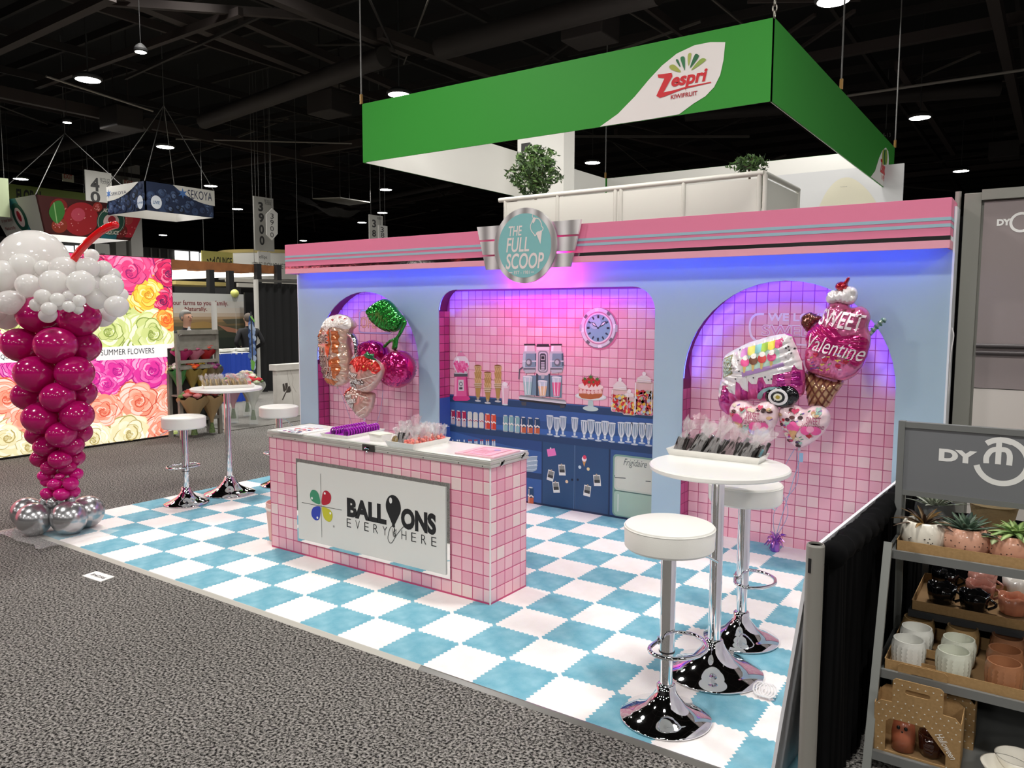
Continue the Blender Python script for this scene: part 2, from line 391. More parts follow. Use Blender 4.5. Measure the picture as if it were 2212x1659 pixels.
def alcove(name, label, A, xl, xr, top, z0, x_first, z_first, R, exclude=None, zmin=0.0, side_blue=None):
    t = thing(name, label, 'alcove', ((xl+xr)/2, YB, 0))
    MB().box(xl-.03, xr+.03, YB, YB+.02, 0, top+.04).build('back_board', grout, t)
    # lining, 3 cm wider than the opening so that a light strip hides behind the lip
    L = .03; out = []
    for k, p in enumerate(A):
        a, b = A[max(0,k-1)], A[min(len(A)-1,k+1)]; d = V3((b[0]-a[0], b[1]-a[1])).normalized(); out.append((p[0]-d.y*L, p[1]+d.x*L))
    zt = R
    mb = MB(); n = len(A)
    lin_p = [(p[0] if p[1] <= zt else q[0], p[1] if p[1] <= zt else q[1]) for p, q in zip(A, out)]
    mb.add([(p[0],YF+.012,p[1]) for p in lin_p]+[(p[0],YB,p[1]) for p in lin_p], [(i,i+1,i+1+n,i+n) for i in range(n-1)])
    mb.build('lining', groutd, t)
    cnt = 0
    nx = int((xr-x_first)/TP)+2; nz = int((top-z_first)/TP)+2
    cand = []
    for i in range(-2, nx):
        for k in range(-1, nz):
            x0 = max(xl, x_first+i*TP+.0025); x1 = min(xr, x_first+(i+1)*TP-.0025); zz0 = max(zmin, z_first+k*TP+.0025); zz1 = min(top, z_first+(k+1)*TP-.0025)
            if x1-x0 < .012 or zz1-zz0 < .012: continue
            if not any(inside((x+(0), z-.02), A) for x in (x0,x1) for z in (zz0,zz1)): continue
            if exclude and exclude((x0+x1)/2, (zz0+zz1)/2): continue
            cand.append((x0,x1,zz0,zz1))
    cand.sort(key=lambda q: -(q[0]+q[3]*.3))
    mbs = [MB() for _ in pinks]; rest = 0
    for k, (x0,x1,zz0,zz1) in enumerate(cand):
        m = rng.choices(range(6), (5,5,4,3,2,1))[0]
        if k < 285: tile_at(t, (x0+x1)/2, YB, (zz0+zz1)/2, x1-x0, zz1-zz0, pinks[m])
        else:
            vs, fs = tile_mesh(x1-x0, zz1-zz0, .0016, .0035); mbs[m].add([((x0+x1)/2+v[0], YB+v[1], (zz0+zz1)/2+v[2]) for v in vs], fs); rest += 1
    if rest:
        tot = MB()
        for m, q in enumerate(mbs): tot.m = m; tot.add(q.v, q.f)
        o = tot.build('farther_tiles', pinks, t); o['kind'] = 'stuff'
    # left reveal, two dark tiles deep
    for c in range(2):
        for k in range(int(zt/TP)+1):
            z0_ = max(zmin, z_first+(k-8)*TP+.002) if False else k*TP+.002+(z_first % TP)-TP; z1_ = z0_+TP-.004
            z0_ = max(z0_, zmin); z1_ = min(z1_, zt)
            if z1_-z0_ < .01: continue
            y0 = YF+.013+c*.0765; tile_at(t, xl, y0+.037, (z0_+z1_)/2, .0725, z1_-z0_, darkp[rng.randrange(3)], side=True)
    return t
al1 = alcove('tiled_alcove', 'narrow arched alcove of pink square tiles holding the cherry balloons', A1, -3.993,-2.54,1.953, 0, -4.017, .031, 1.2265)
def exc2(x, z): return z < .925
al2 = alcove('tiled_alcove', 'wide pink tiled alcove with printed soda fountain counter', A2, -2.291,-.083,1.957, 0, -2.225, .044, 1.757, exclude=exc2, zmin=.93)
al3 = alcove('tiled_alcove', 'arched pink tiled alcove behind the ice cream cone balloon', A3, .158,1.646,1.979, 0, .158, .086, 1.235)
# ------------------------------------------------------------------ light strips (behind the fascia and behind the lips of the openings)
led_m = mat('led_tape', '#4a5cff', .4, emit=6); ledp_m = mat('led_tape_pink', '#ff3ad0', .4, emit=8)
def area(name, loc, tgt, sx, sy, e, col, spread=math.pi):
    l = bpy.data.lights.new(name, 'AREA'); l.shape = 'RECTANGLE'; l.size = sx; l.size_y = sy; l.energy = e; l.color = col; l.spread = spread
    o = bpy.data.objects.new(name, l); COL.objects.link(o); o.location = loc
    d = (V3(tgt)-V3(loc)).normalized(); z = -d; x = V3((1,0,0)); x = (x-z*x.dot(z)).normalized(); y = z.cross(x)
    o.matrix_world = Matrix(((x.x,y.x,z.x,loc[0]),(x.y,y.y,z.y,loc[1]),(x.z,y.z,z.z,loc[2]),(0,0,0,1)))
FY, FZ0, FZ1 = 2.69, 2.15, 2.455
area('fascia_led', (-1.17, 2.715, 2.20), (-1.17, 2.86, 2.05), 6.1, .012, LED_BLUE, (.03,.09,1.0), math.radians(120))
def arch_led(A, parent, zt, e):
    pts = [p for p in A if p[1] >= zt-1e-3]
    for k in range(0, len(pts)-1, 4):
        a, b = pts[k], pts[min(k+4, len(pts)-1)]; mid = V3(((a[0]+b[0])/2, YF+.026, (a[1]+b[1])/2)); L = math.hypot(b[0]-a[0], b[1]-a[1])
        if L < .01: continue
        nrm = V3((-(b[1]-a[1])/L, 0, (b[0]-a[0])/L)); loc = mid+nrm*.016
        l = bpy.data.lights.new('arch_led','AREA'); l.shape = 'RECTANGLE'; l.size = L; l.size_y = .008; l.energy = e*L*(.25+.75*max(0,nrm.z)**.8); l.color = (.10,.05,1.0); l.spread = math.radians(105)
        o = bpy.data.objects.new('arch_led', l); COL.objects.link(o); d = (V3((0,1,0))-nrm*.35).normalized(); z = -d; x = V3(((b[0]-a[0])/L,0,(b[1]-a[1])/L)); y = z.cross(x)
        o.matrix_world = Matrix(((x.x,y.x,z.x,loc.x),(x.y,y.y,z.y,loc.y),(x.z,y.z,z.z,loc.z),(0,0,0,1)))
    mb = MB().tube([(p[0], YF+.0175, p[1]+.012) for p in pts], .004, 6); mb.build('led_tape', led_m, parent, True)
arch_led(A1, al1, 1.2265, LED_ARCH); arch_led(A2, al2, 1.757, LED_ARCH); arch_led(A3, al3, 1.235, LED_ARCH*1.2)
# ------------------------------------------------------------------ fascia and round sign
fa = thing('fascia_board', 'long pink striped header board across the top of the booth', 'header board', (-1.17, FY, FZ0))
pinkf = mat('fascia_pink', '#ec83a4', .55); 
fb_ = MB().box(-4.256, 1.93, FY, FY+.012, FZ0, FZ1).build('front_board', pinkf, fa, bevel=.001)
MB().box(-4.256, -4.244, FY+.012, YB, FZ0, FZ1).build('end_board', pinkf, fa); MB().box(1.918, 1.93, FY+.012, YB, FZ0, FZ1).build('end_board', pinkf, fa)
MB().box(-4.244, 1.918, FY+.012, YB, FZ1-.012, FZ1-.002).build('top_board', pinkf, fa)
MB().box(-4.244, 1.918, FY+.014, FY+.022, FZ0+.03, FZ0+.045).build('led_tape', led_m, fa)
lightpk = mat('fascia_light_pink', '#f2a9bb', .55); bluest = mat('fascia_stripe_blue', '#9fc0cc', .5); chromest = mat('fascia_chrome', '#d8d8d8', .08, metal=1, bump=.15, bscale=6)
for z0, z1, m, nm in ((2.278,2.2985,bluest,'stripe'),(2.318,2.3385,bluest,'stripe'),(2.199,2.226,chromest,'chrome_strip'),(FZ0,2.199,lightpk,'lower_band')):
    MB().box(-4.256, 1.93, FY-.003, FY-.0002, z0, z1).build(nm, m, fb_); MB().box(1.9302, 1.9325, FY+.0, YB, z0, z1).build(nm, m, fa)
ls = thing('round_logo_sign', 'round turquoise ice cream parlour sign with silver rim and ribbed silver wings', 'sign', (-1.14, 2.62, 2.0))
silv = mat('brushed_silver', '#c9c6c4', .4, metal=.2); 
nt = silv.node_tree; b = nt.nodes['Principled BSDF']; tc = nt.nodes.new('ShaderNodeTexCoord'); wv = nt.nodes.new('ShaderNodeTexWave'); wv.inputs['Scale'].default_value = 2.2; wv.inputs['Distortion'].default_value = 1.5; wv.bands_direction = 'X'
rp = nt.nodes.new('ShaderNodeValToRGB'); rp.color_ramp.elements[0].color = (*lin('#9d9998'),1); rp.color_ramp.elements[1].color = (*lin('#f2f0ee'),1)
nt.links.new(tc.outputs['Object'], wv.inputs['Vector']); nt.links.new(wv.outputs['Fac'], rp.inputs['Fac']); nt.links.new(rp.outputs['Color'], b.inputs['Base Color'])
teal = mat('sign_teal', '#86c4c4', .5); cream = mat('sign_cream', '#f3e6e1', .5)
cx, cz = -1.14, 2.298
mb = MB(); mb.prism(circ(cx,cz,.308,64), lambda x,z:(x,2.60,z), lambda x,z:(x,2.625,z)); rim_o = mb.build('rim', silv, ls, True)
cvs = Canvas((cx,2.5995,cz),(1,0,0),(0,0,1))
cvs.poly(circ(0,0,.262,64), teal, 1)
cvs.text('THE', -.155,.085,-.02,.165, cream, 3, bold=.015, shear=.18); cvs.text('FULL', -.18,-.05,.05,.07, cream, 3, bold=.015, shear=.18); cvs.text('SCOOP', -.185,-.19,.195,-.06, cream, 3, bold=.02, shear=.18)
cvs.text('EST - 1981', -.10,-.232,.055,-.205, cream, 3, bold=.01); cvs.line([(-.15,-.218),(-.115,-.218)],.006,cream,3); cvs.line([(.068,-.218),(.10,-.218)],.006,cream,3)
cone = smoothline([(.10,.085),(.07,.12),(.062,.155),(.075,.185),(.09,.205),(.115,.215),(.145,.205),(.165,.175),(.17,.15),(.185,.13),(.175,.112),(.16,.11)],5)
cvs.line(cone,.007,cream,3); cvs.poly([(.115,.098),(.175,.115),(.16,.005)],cream,3); cvs.line(smoothline([(.10,.085),(.107,.075),(.118,.085),(.128,.1),(.14,.105),(.15,.1),(.16,.112)],3),.008,cream,3)
cvs.poly([(.075,.19),(.09,.175),(.105,.19),(.115,.215),(.1,.225),(.085,.215)],cream,3); cvs.line(smoothline([(.09,.215),(.08,.235),(.085,.25)],3),.006,cream,3)
for s_ in cvs.f: pass
cvs.build('lettering', rim_o)
for sx in (-1,1):
    for k in range(3):
        zt = 2.482-k*.128; zb = zt-.112; w0 = .515-k*.034; w1 = .515-k*.034-.028
        pts = [(cx+sx*.2,zb),(cx+sx*w1,zb),(cx+sx*w0,zt),(cx+sx*.2,zt)]
        MB().prism(pts, lambda x,z:(x,2.632,z), lambda x,z:(x,2.655,z)).build('wing', silv, ls)
ring = mat('led_ring', '#ff2fd0', .4, emit=9)
MB().tube([(cx+.285*math.cos(t*.0982),2.634,cz+.285*math.sin(t*.0982)) for t in range(64)], .006, 6, closed=True).build('led_ring', ring, ls, True)
for ang in range(8):
    t = ang*math.pi/4-.3; l = bpy.data.lights.new('sign_led','AREA'); l.shape = 'DISK'; l.size = .05; l.energy = LED_PINK/8*(2.2 if math.sin(t)<-.2 and math.cos(t)>-.3 else .8); l.color = (1.0,.03,.55)
    o = bpy.data.objects.new('sign_led', l); COL.objects.link(o); o.location = (cx+.27*math.cos(t), 2.645, cz+.27*math.sin(t)); o.rotation_euler = (math.radians(90),0,0)
# ------------------------------------------------------------------ pictures printed on the alcove walls (flat, on the tiled board)
YP = YB-.0025
def Z6(u, v): return (930+u/3.13, 600+v/3.13)
def cv_b(): return Canvas((-1.2,YP,0),(1,0,0),(0,0,1), eps=.0004)
def zz(cv, u, v): return cv.P(*Z6(u,v))
base = cv_b()
XL, XR = -2.291+1.2, -.083+1.2
base.poly(rect(XL,0,XR,.955),'#33578c',0)
base.poly(rect(XL,.945,XR,.955),'#41669c',1); base.poly(rect(XL,.885,XR,.945),'#27466d',1); base.poly(rect(XL,.78,XR,.885),'#3a61a0',1)
base.poly([(XL,.70),(XR,.72),(XR,.665),(XL,.665)],'#3f6ab0',1)
base.poly(rect(XL,.655,XR,.665),'#3f659a',1); base.poly(rect(XL,.595,XR,.655),'#26446b',1)
base.poly(rect(XL,.30,-.03,.595),'#3a61a2',1); base.poly(rect(XL,.245,-.03,.30),'#243f66',1); base.poly(rect(XL,.02,-.03,.245),'#38609f',1); base.poly(rect(XL,0,XR,.03),'#1d2f50',1)
base.poly([(XL,.595),(-.4,.52),(-.03,.50),(-.03,.595)],'#2c4d85',2)
o = base.build('printed_counter', al2); o['label'] = 'printed dark blue back counter with shelves'
box_obj('lining_lower', mat('cab_end_blue','#3a5fb0',.6), al2, -2.2905, -2.2885, YF+.013, YB, 0, .93)
def printed(name, label, fn):
    c = cv_b(); fn(c); o = c.build(name, al2); o['label'] = label; return o
def doors(c):
    c.poly(rect(-.03,.03,.66,.595),'#2c5079',3)
    c.poly(rect(-.03,.03,-.018,.595),'#1d3a5f',4); c.poly(rect(.645,.03,.66,.595),'#1b3355',4)
    c.poly(rect(.307,.03,.310,.595),'#6c8db5',4); c.poly(rect(.312,.03,.316,.595),'#183052',4); c.poly(rect(.317,.03,.319,.595),'#6c8db5',4)
    for u in (958,996): c.poly(circ(*zz(c,u,1365),.011),'#10223c',5)
printed('printed_cabinet_doors', 'printed pair of dark blue cabinet doors', doors)
def fridge(c):
    c.poly(rrect(.685,.03,1.117,.56,.035),'#7fa79a',3); c.poly(rrect(.70,.255,1.117,.545,.03),'#c9d3c6',4); c.poly(rrect(.70,.04,1.117,.245,.03),'#a8c6b6',4)
    c.poly(rrect(.72,.27,1.117,.53,.03),'#d3dacd',5); c.poly(rect(.70,.246,1.117,.252),'#4d6a66',6)
    a = zz(c,1305,1280); b_ = zz(c,1465,1240); c.text('Frigidaire', a[0],a[1],b_[0],b_[1],'#5f6c6a',7, shear=.4)
    c.line([zz(c,1245,1335),zz(c,1247,1350),zz(c,1320,1355)],.006,'#3c4a4c',7); c.line([zz(c,1455,1375),zz(c,1490,1378)],.006,'#3c4a4c',7)
    c.poly(rect(.735,.07,.742,.22),'#e7f2ea',6)
printed('printed_refrigerator', 'printed pale green rounded refrigerator', fridge)
def note(c):
    c.poly([zz(c,787,1160),zz(c,840,1152),zz(c,852,1200),zz(c,795,1210)],'#f07fc0',6); c.poly(circ(*zz(c,813,1153),.008),'#d8d8d8',7)
printed('printed_note', 'printed pink memo note on the cabinet door', note)
for u, v, r in ((890,1300,.1),(813,1337,-.18),(850,1417,.15),(1127,1370,.12),(1060,1440,-.1)):
    def photo(c):
        x, y = zz(c,u,v); W, H = .034, .048
        R = lambda q: [(x+a*math.cos(r)-b_*math.sin(r), y+a*math.sin(r)+b_*math.cos(r)) for a, b_ in q]
        c.poly(R(rect(-W,-H,W,H)),'#e8eae6',6); c.poly(R(rect(-W*.8,-H*.45,W*.8,H*.8)),'#8c8f8a',7); c.poly(R(rect(-W*.8,-H*.45,W*.8,H*.1)),'#3d3f40',8); c.poly(circ(*R([(0,H*1.02)])[0],.009),'#b9a894',8)
    printed('printed_photo', 'printed instant photo pinned to the cabinet door', photo)
def magn(c):
    x, y = zz(c,1040,1240); c.poly([(x-.02,y+.01),(x+.02,y+.01),(x,y-.05)],'#c99456',6); c.poly(circ(x,y+.02,.024),'#f4e6ea',7); c.poly(circ(x+.004,y+.035,.018),'#e2496a',8)
    for u, v, col in ((1010,1280,'#cfe0e4'),(1067,1293,'#ead9a8'),(922,1378,'#f0d3b0')): c.poly(circ(*zz(c,u,v),.015,12),col,6)
printed('printed_magnets', 'printed fridge magnets with a small ice cream cone', magn)
def can(u, v0, v1, w, body, body2, band, k):
    def f(c):
        a = zz(c,u,v1); t = zz(c,u,v0); x = a[0]; z0, z1 = a[1], t[1]; H = z1-z0; W = w/2
        c.poly([(x-W*.8,z0),(x+W*.8,z0),(x+W,z0+.008),(x+W,z1-.016),(x+W*.75,z1),(x-W*.75,z1),(x-W,z1-.016),(x-W,z0+.008)],body,6)
        c.poly(circ(x,z1-.004,W*.74,12,.006),'#d4d8d8',8); c.poly([(x-W*.8,z0),(x+W*.8,z0),(x+W*.95,z0+.007),(x-W*.95,z0+.007)],'#b7babd',8)
        c.poly([(x-W,z0+.008),(x+W,z0+.008),(x+W,z0+H*.42),(x,z0+H*.36),(x-W,z0+H*.42)],body2,7)
        c.line([(x-W,z0+H*.5),(x-W*.4,z0+H*.42),(x+W*.2,z0+H*.5),(x+W,z0+H*.42)],.009,band,8); c.line([(x-W,z0+H*.55),(x-W*.4,z0+H*.47),(x+W*.2,z0+H*.55),(x+W,z0+H*.47)],.004,'#ffffff',9)
        c.poly(rect(x-W*.62,z0+.012,x-W*.4,z1-.018),'#ffffff',7) if False else c.poly(rect(x-W*.7,z0+.012,x-W*.52,z1-.018),'#f6e9e4',8)
    printed('printed_can', k, f)
for u, a, b_ in ((153,893,990),(190,898,1005),(227,900,1010)): can(u,a,b_,.052,'#b5234f','#c8b9bb','#e8e4e0','printed dark red soda can')
for u, a, b_ in ((267,905,1013),(305,910,1015),(345,912,1018)): can(u,a,b_,.055,'#d5d8cf','#dcdcd2','#b9445a','printed off-white soda can')
for u, a, b_ in ((386,918,1026),(427,922,1030)): can(u,a,b_,.058,'#dc4f34','#d8412e','#f2ece6','printed orange red soda can')
for u, a, b_ in ((507,928,1040),(546,931,1043),(586,936,1050)): can(u,a,b_,.055,'#86b5b8','#94bfc0','#efe8d2','printed light teal soda can')
for u, a, b_ in ((628,940,1053),(673,945,1055),(720,948,1058)): can(u,a,b_,.060,'#24476b','#c9643f','#efe8d8','printed navy and orange soda can')
can(678,1415,1530,.062,'#24476b','#c9643f','#efe8d8','printed navy and orange soda can on the lowest shelf')
def bottles(us, cap):
    for u in us:
        def f(c):
            x, z = zz(c,u,1100); c.poly([(x-.011,z-.08),(x+.011,z-.08),(x+.009,z-.03),(x+.006,z),(x-.006,z),(x-.009,z-.03)],'#cfdfe8',6); c.poly(rect(x-.007,z-.004,x+.007,z+.008),cap,7)
        printed('printed_bottle', 'printed small clear bottle on the middle shelf', f)
bottles((152,182,196,229),'#e6eef2'); bottles((261,275,302,314,341,353),'#c22f46'); bottles((380,393,421,434),'#d3602f')
def glass(u, v0, v1, w):
    def f(c):
        t = zz(c,u,v0); a = zz(c,u,v1); x = a[0]; z0, z1 = a[1], t[1]; H = z1-z0; W = w/2
        c.poly(circ(x,z0+.008,W*.85,14,.008),'#c2d2dc',6); c.poly([(x-.007,z0+.01),(x+.007,z0+.01),(x+.012,z0+H*.3),(x-.012,z0+H*.3)],'#b9ccd8',7)
        c.poly([(x-.014,z0+H*.27),(x+.014,z0+H*.27),(x+W*.8,z0+H*.5),(x+W,z1),(x-W,z1),(x-W*.8,z0+H*.5)],'#7f98ae',6)
        c.poly(circ(x,z1,W,14,.007),'#d9e5ea',8)
        for k in (-.75,-.25,.3,.72): c.line([(x+W*k,z1-.008),(x+W*k*.75,z0+H*.48),(x+W*k*.25,z0+H*.3)],.006,'#eef4f6',7)
        c.poly(circ(x,z0+H*.17,.011,10),'#dfeaf0',8)
    printed('printed_glass', 'printed footed sundae glass', f)
for u, a, b_ in ((807,933,1065),(896,940,1072),(854,948,1077),(975,948,1080),(1085,963,1092),(1040,967,1095),(1180,972,1102),(1135,978,1107),(1225,983,1114),(1338,980,1115),(1430,985,1125),(1290,980,1120),(1380,983,1133),(1475,988,1140)): glass(u,a,b_,.076)
def bowls(c):
    for v, w in ((1215,64),(1245,66),(1275,64)):
        c.poly(c.PP([Z6(650,v),Z6(660+w,v-10),Z6(655+w,v+25),Z6(690,v+38),Z6(650,v+35)]),'#9fb4c6',6); c.line(c.PP([Z6(650,v),Z6(690,v-8),Z6(660+w,v-8)]),.006,'#e4edf2',7); c.line(c.PP([Z6(650,v+20),Z6(690,v+24),Z6(655+w,v+15)]),.005,'#d4e2ea',7)
printed('printed_glass_bowls', 'printed stack of glass bowls on the cabinet shelf', bowls)
def q(c, pts, col, L): c.poly([zz(c,*p) for p in pts], col, L)
def gumball(c):
    q(c,[(150,820),(158,800),(258,800),(270,820),(250,832),(165,832)],'#d93d85',6); q(c,[(165,665),(250,665),(258,800),(158,800)],'#e9609c',6); q(c,[(165,672),(180,670),(176,800),(160,800)],'#f6a3c6',7); q(c,[(240,672),(250,672),(258,800),(246,800)],'#b92c6e',7)
    q(c,[(190,690),(225,690),(228,765),(188,765)],'#d8d4d4',8); c.poly(circ(*zz(c,207,718),.022),'#6b6b70',9); c.poly(circ(*zz(c,207,718),.014),'#d9d9dc',10); q(c,[(196,740),(218,740),(218,755),(196,755)],'#4a4a50',9)
    q(c,[(160,645),(252,645),(252,668),(160,668)],'#55565c',8); q(c,[(165,640),(248,640),(250,650),(163,650)],'#c9c9cc',9)
    x, z = zz(c,208,585); c.poly(circ(x,z,.098,26,.092),'#f0dfe6',6)
    r = random.Random(1)
    for k in range(46):
        row = k//8; px_, pz = x-.078+(k%8)*.021+(.0105 if row%2 else 0), z-.07+row*.018
        if ((px_-x)/.085)**2+((pz-z)/.08)**2 > 1: continue
        c.poly(circ(px_,pz,.014,12),r.choice(['#f06aa6','#e4508f','#f58fbd']),7+k%3)
    c.poly(circ(x-.04,z+.03,.02,12,.035),'#ffffff',7)
    q(c,[(180,530),(190,510),(205,502),(222,508),(240,530)],'#e88db2',8); c.poly(circ(*zz(c,208,500),.008,10),'#b9b9bc',9)
printed('printed_gumball_machine', 'printed pink gumball machine with glass globe', gumball)
for u, top, bot in ((322,597,838),(388,642,852),(457,597,842)):
    def cones(c):
        for k in range(3):
            v = top+ (bot-top)*.17*k; q(c,[(u-25,v),(u+25,v),(u+20,v+(bot-top)*.2),(u-18,v+(bot-top)*.2)],'#caa161' if k%2 else '#d9b47a',6+k)
            for d in (-12,0,12): c.line([zz(c,u+d-8,v+4),zz(c,u+d+6,v+(bot-top)*.19)],.004,'#9a6f35',9)
        c.poly(circ(*zz(c,u,top),.04,16,.012),'#8a5c2c',9); c.line([zz(c,u-25,top+4),zz(c,u+25,top+4)],.006,'#e9cc97',10)
        v = top+(bot-top)*.5
        q(c,[(u-22,v),(u+22,v),(u+9,v+(bot-top)*.42),(u-9,v+(bot-top)*.42)],'#b8934f',6)
        for d, w in ((0,27),(12,24),(24,20)): c.line([zz(c,u-w,v+d),zz(c,u+w,v+d)],.010,'#a58a66',9); c.line([zz(c,u-w,v+d-2),zz(c,u+w,v+d-2)],.004,'#efe2c8',10)
        q(c,[(u-4,bot-30),(u+4,bot-30),(u+5,bot-8),(u-5,bot-8)],'#b7b0a4',7); c.poly(circ(*zz(c,u,bot-6),.036,16,.009),'#c7cbcc',8)
    printed('printed_cone_stack', 'printed stack of waffle cones in a stand', cones)
def shake(c):
    q(c,[(478,735),(533,735),(522,858),(486,858)],'#eab8c6',6); q(c,[(484,740),(496,740),(498,850),(492,850)],'#f9e4ea',7); c.poly(circ(*zz(c,505,728),.042,18,.026),'#f6dfe6',7); c.poly(circ(*zz(c,503,718),.026,14,.02),'#fdf1f3',8); c.line([zz(c,522,735),zz(c,534,705)],.007,'#e26a8c',8); c.poly(circ(*zz(c,505,857),.033,14,.007),'#dfe4e6',8)
printed('printed_milkshake', 'printed pink milkshake with whipped cream', shake)
def machine(c):
    q(c,[(598,800),(918,838),(920,856),(600,818)],'#cfd2d4',6); q(c,[(600,816),(920,853),(915,868),(604,832)],'#2c2d31',7); q(c,[(610,793),(905,825),(918,838),(598,802)],'#8d9196',6); q(c,[(600,812),(918,848),(918,853),(600,818)],'#f2f3f3',8)
    for u in (632,893): q(c,[(u-17,840 if u<700 else 860),(u+17,840 if u<700 else 862),(u+15,865 if u<700 else 880),(u-15,862 if u<700 else 880)],'#4c4e54',7)
    q(c,[(640,660),(890,660),(888,812),(642,790)],'#7796a6',6); q(c,[(715,650),(810,650),(812,805),(715,798)],'#3f4a56',7); q(c,[(730,655),(800,655),(800,800),(728,795)],'#6d8799',8)
    for k, (l, r_) in enumerate(((622,722),(802,902))):
        q(c,[(l+6,510),(r_-4,508),(r_,590),(r_-8,630),(l+10,632),(l,590)],'#84a2ae',8); q(c,[(l+6,512),(l+24,511),(l+18,628),(l,590)],'#c6d6da',9); q(c,[(r_-14,510),(r_-4,510),(r_,590),(r_-12,600)],'#4c6270',9)
        q(c,[(l,560),(r_,560),(r_,567),(l,567)],'#e9eef0',9); m = (l+r_)/2
        c.poly(circ(*zz(c,m-5 if k==0 else m+8,573),.034,18),'#70777d',10); c.poly(circ(*zz(c,m-8 if k==0 else m+5,571),.02,14),'#c9cdd0',11)
        q(c,[(m-33,452),(m+33,452),(m+36,500),(m-36,500)],'#e9d9d8',9); q(c,[(m-38,447),(m+38,447),(m+38,458),(m-38,458)],'#3b3338',10); q(c,[(m-33,462),(m-18,462),(m-20,498),(m-36,498)],'#ffffff',10); q(c,[(m-40,498),(m+40,498),(m+44,512),(m-44,512)],'#c7cacd',9)
        q(c,[(m-42,605),(m+42,605),(m+38,640),(m-30,645)],'#c3c7cb',10); q(c,[(m-40,612),(m+40,612),(m+40,620),(m-40,620)],'#54575e',11)
    q(c,[(718,455),(805,455),(812,640),(790,660),(735,660),(715,640)],'#e5d0d2',10); q(c,[(722,448),(802,448),(806,466),(718,466)],'#3a3036',11); q(c,[(722,470),(802,470),(803,488),(720,488)],'#f4e9e8',11)
    a, b_ = zz(c,728,640), zz(c,797,495); c.poly(rrect(a[0],a[1],b_[0],b_[1],.03),'#8f8f96',12); a, b_ = zz(c,735,632), zz(c,790,503); c.poly(rrect(a[0],a[1],b_[0],b_[1],.025),'#d8d9dc',13); a, b_ = zz(c,741,625), zz(c,784,512); c.poly(rrect(a[0],a[1],b_[0],b_[1],.02),'#4a4d55',14)
    q(c,[(748,525),(776,525),(776,555),(748,555)],'#c8c5c6',15); q(c,[(752,530),(772,530),(772,550),(752,550)],'#26282e',16)
    for k in range(5): q(c,[(750,570+k*11),(774,570+k*11),(774,577+k*11),(750,577+k*11)],'#d9dade',15)
    q(c,[(748,655),(775,655),(770,682),(752,682)],'#b9bdc2',11); c.line([zz(c,625,605),zz(c,604,620),zz(c,600,685)],.012,'#5b5e66',11)
    for u, v0, v1, col in ((660,668,795,'#a9cfcd'),(761,698,803,'#edc79a'),(855,672,806,'#e96a96')):
        q(c,[(u-33,v0),(u+33,v0),(u+20,v1),(u-20,v1)],'#c7d8de',16); q(c,[(u-30,v0+35),(u+30,v0+35),(u+19,v1-6),(u-19,v1-6)],col,17); c.poly(circ(*zz(c,u,v0),.05,16,.008),'#eef3f4',18); c.line([zz(c,u-18,v0+8),zz(c,u-10,v1-10)],.008,'#ffffff',18); c.line([zz(c,u+12,v0+8),zz(c,u+8,v1-10)],.006,'#ffffff',18)
printed('printed_milkshake_machine', 'printed chrome and blue milkshake machine with three glasses', machine)
def cake(c):
    c.poly(circ(*zz(c,1083,803),.152,30,.032),'#dfe9e6',6); q(c,[(1068,830),(1098,830),(1104,880),(1062,880)],'#b9d3cc',6); c.poly(circ(*zz(c,1083,885),.076,24,.022),'#c4dbd4',7); c.poly(circ(*zz(c,1083,800),.135,30,.026),'#f2f6f4',7)
    q(c,[(1003,735),(1165,735),(1162,800),(1140,815),(1083,822),(1025,815),(1005,798)],'#f3b7ab',8); q(c,[(1004,782),(1163,784),(1160,800),(1140,814),(1083,821),(1025,814),(1006,798)],'#b9683c',9); q(c,[(1004,755),(1163,757),(1163,772),(1083,782),(1004,770)],'#b92732',9)
    for k in range(6): c.poly(circ(*zz(c,1018+k*26,768+ (5 if 1<k<4 else 0)),.018,12),'#f6cfc6',9)
    c.poly(circ(*zz(c,1084,735),.122,30,.03),'#fae3da',10)
    for u, v, r_ in ((1045,708,.032),(1085,700,.037),(1128,712,.033),(1075,725,.025),(1103,722,.022)):
        x, z = zz(c,u,v); c.poly(heart(x,z,r_*2,20,0) if False else [(x-r_,z+r_*.6),(x-r_*.5,z+r_),(x+r_*.5,z+r_),(x+r_,z+r_*.6),(x+r_*.6,z-r_*.4),(x,z-r_)],'#c9202b',11)
        c.poly(star(x,z+r_,r_*.8,6,.35),'#3f7a34',12)
        for a in range(5): c.poly(circ(x+r_*.5*math.cos(a*1.3),z+r_*.5*math.sin(a*1.3)-.004,.002,6),'#f3c36a',12)
    x, z = zz(c,1070,727); c.poly([(x-.02,z+.012),(x+.02,z+.012),(x+.004,z-.024)],'#f28f8a',13)
printed('printed_strawberry_cake', 'printed strawberry layer cake on a pale green stand', cake)
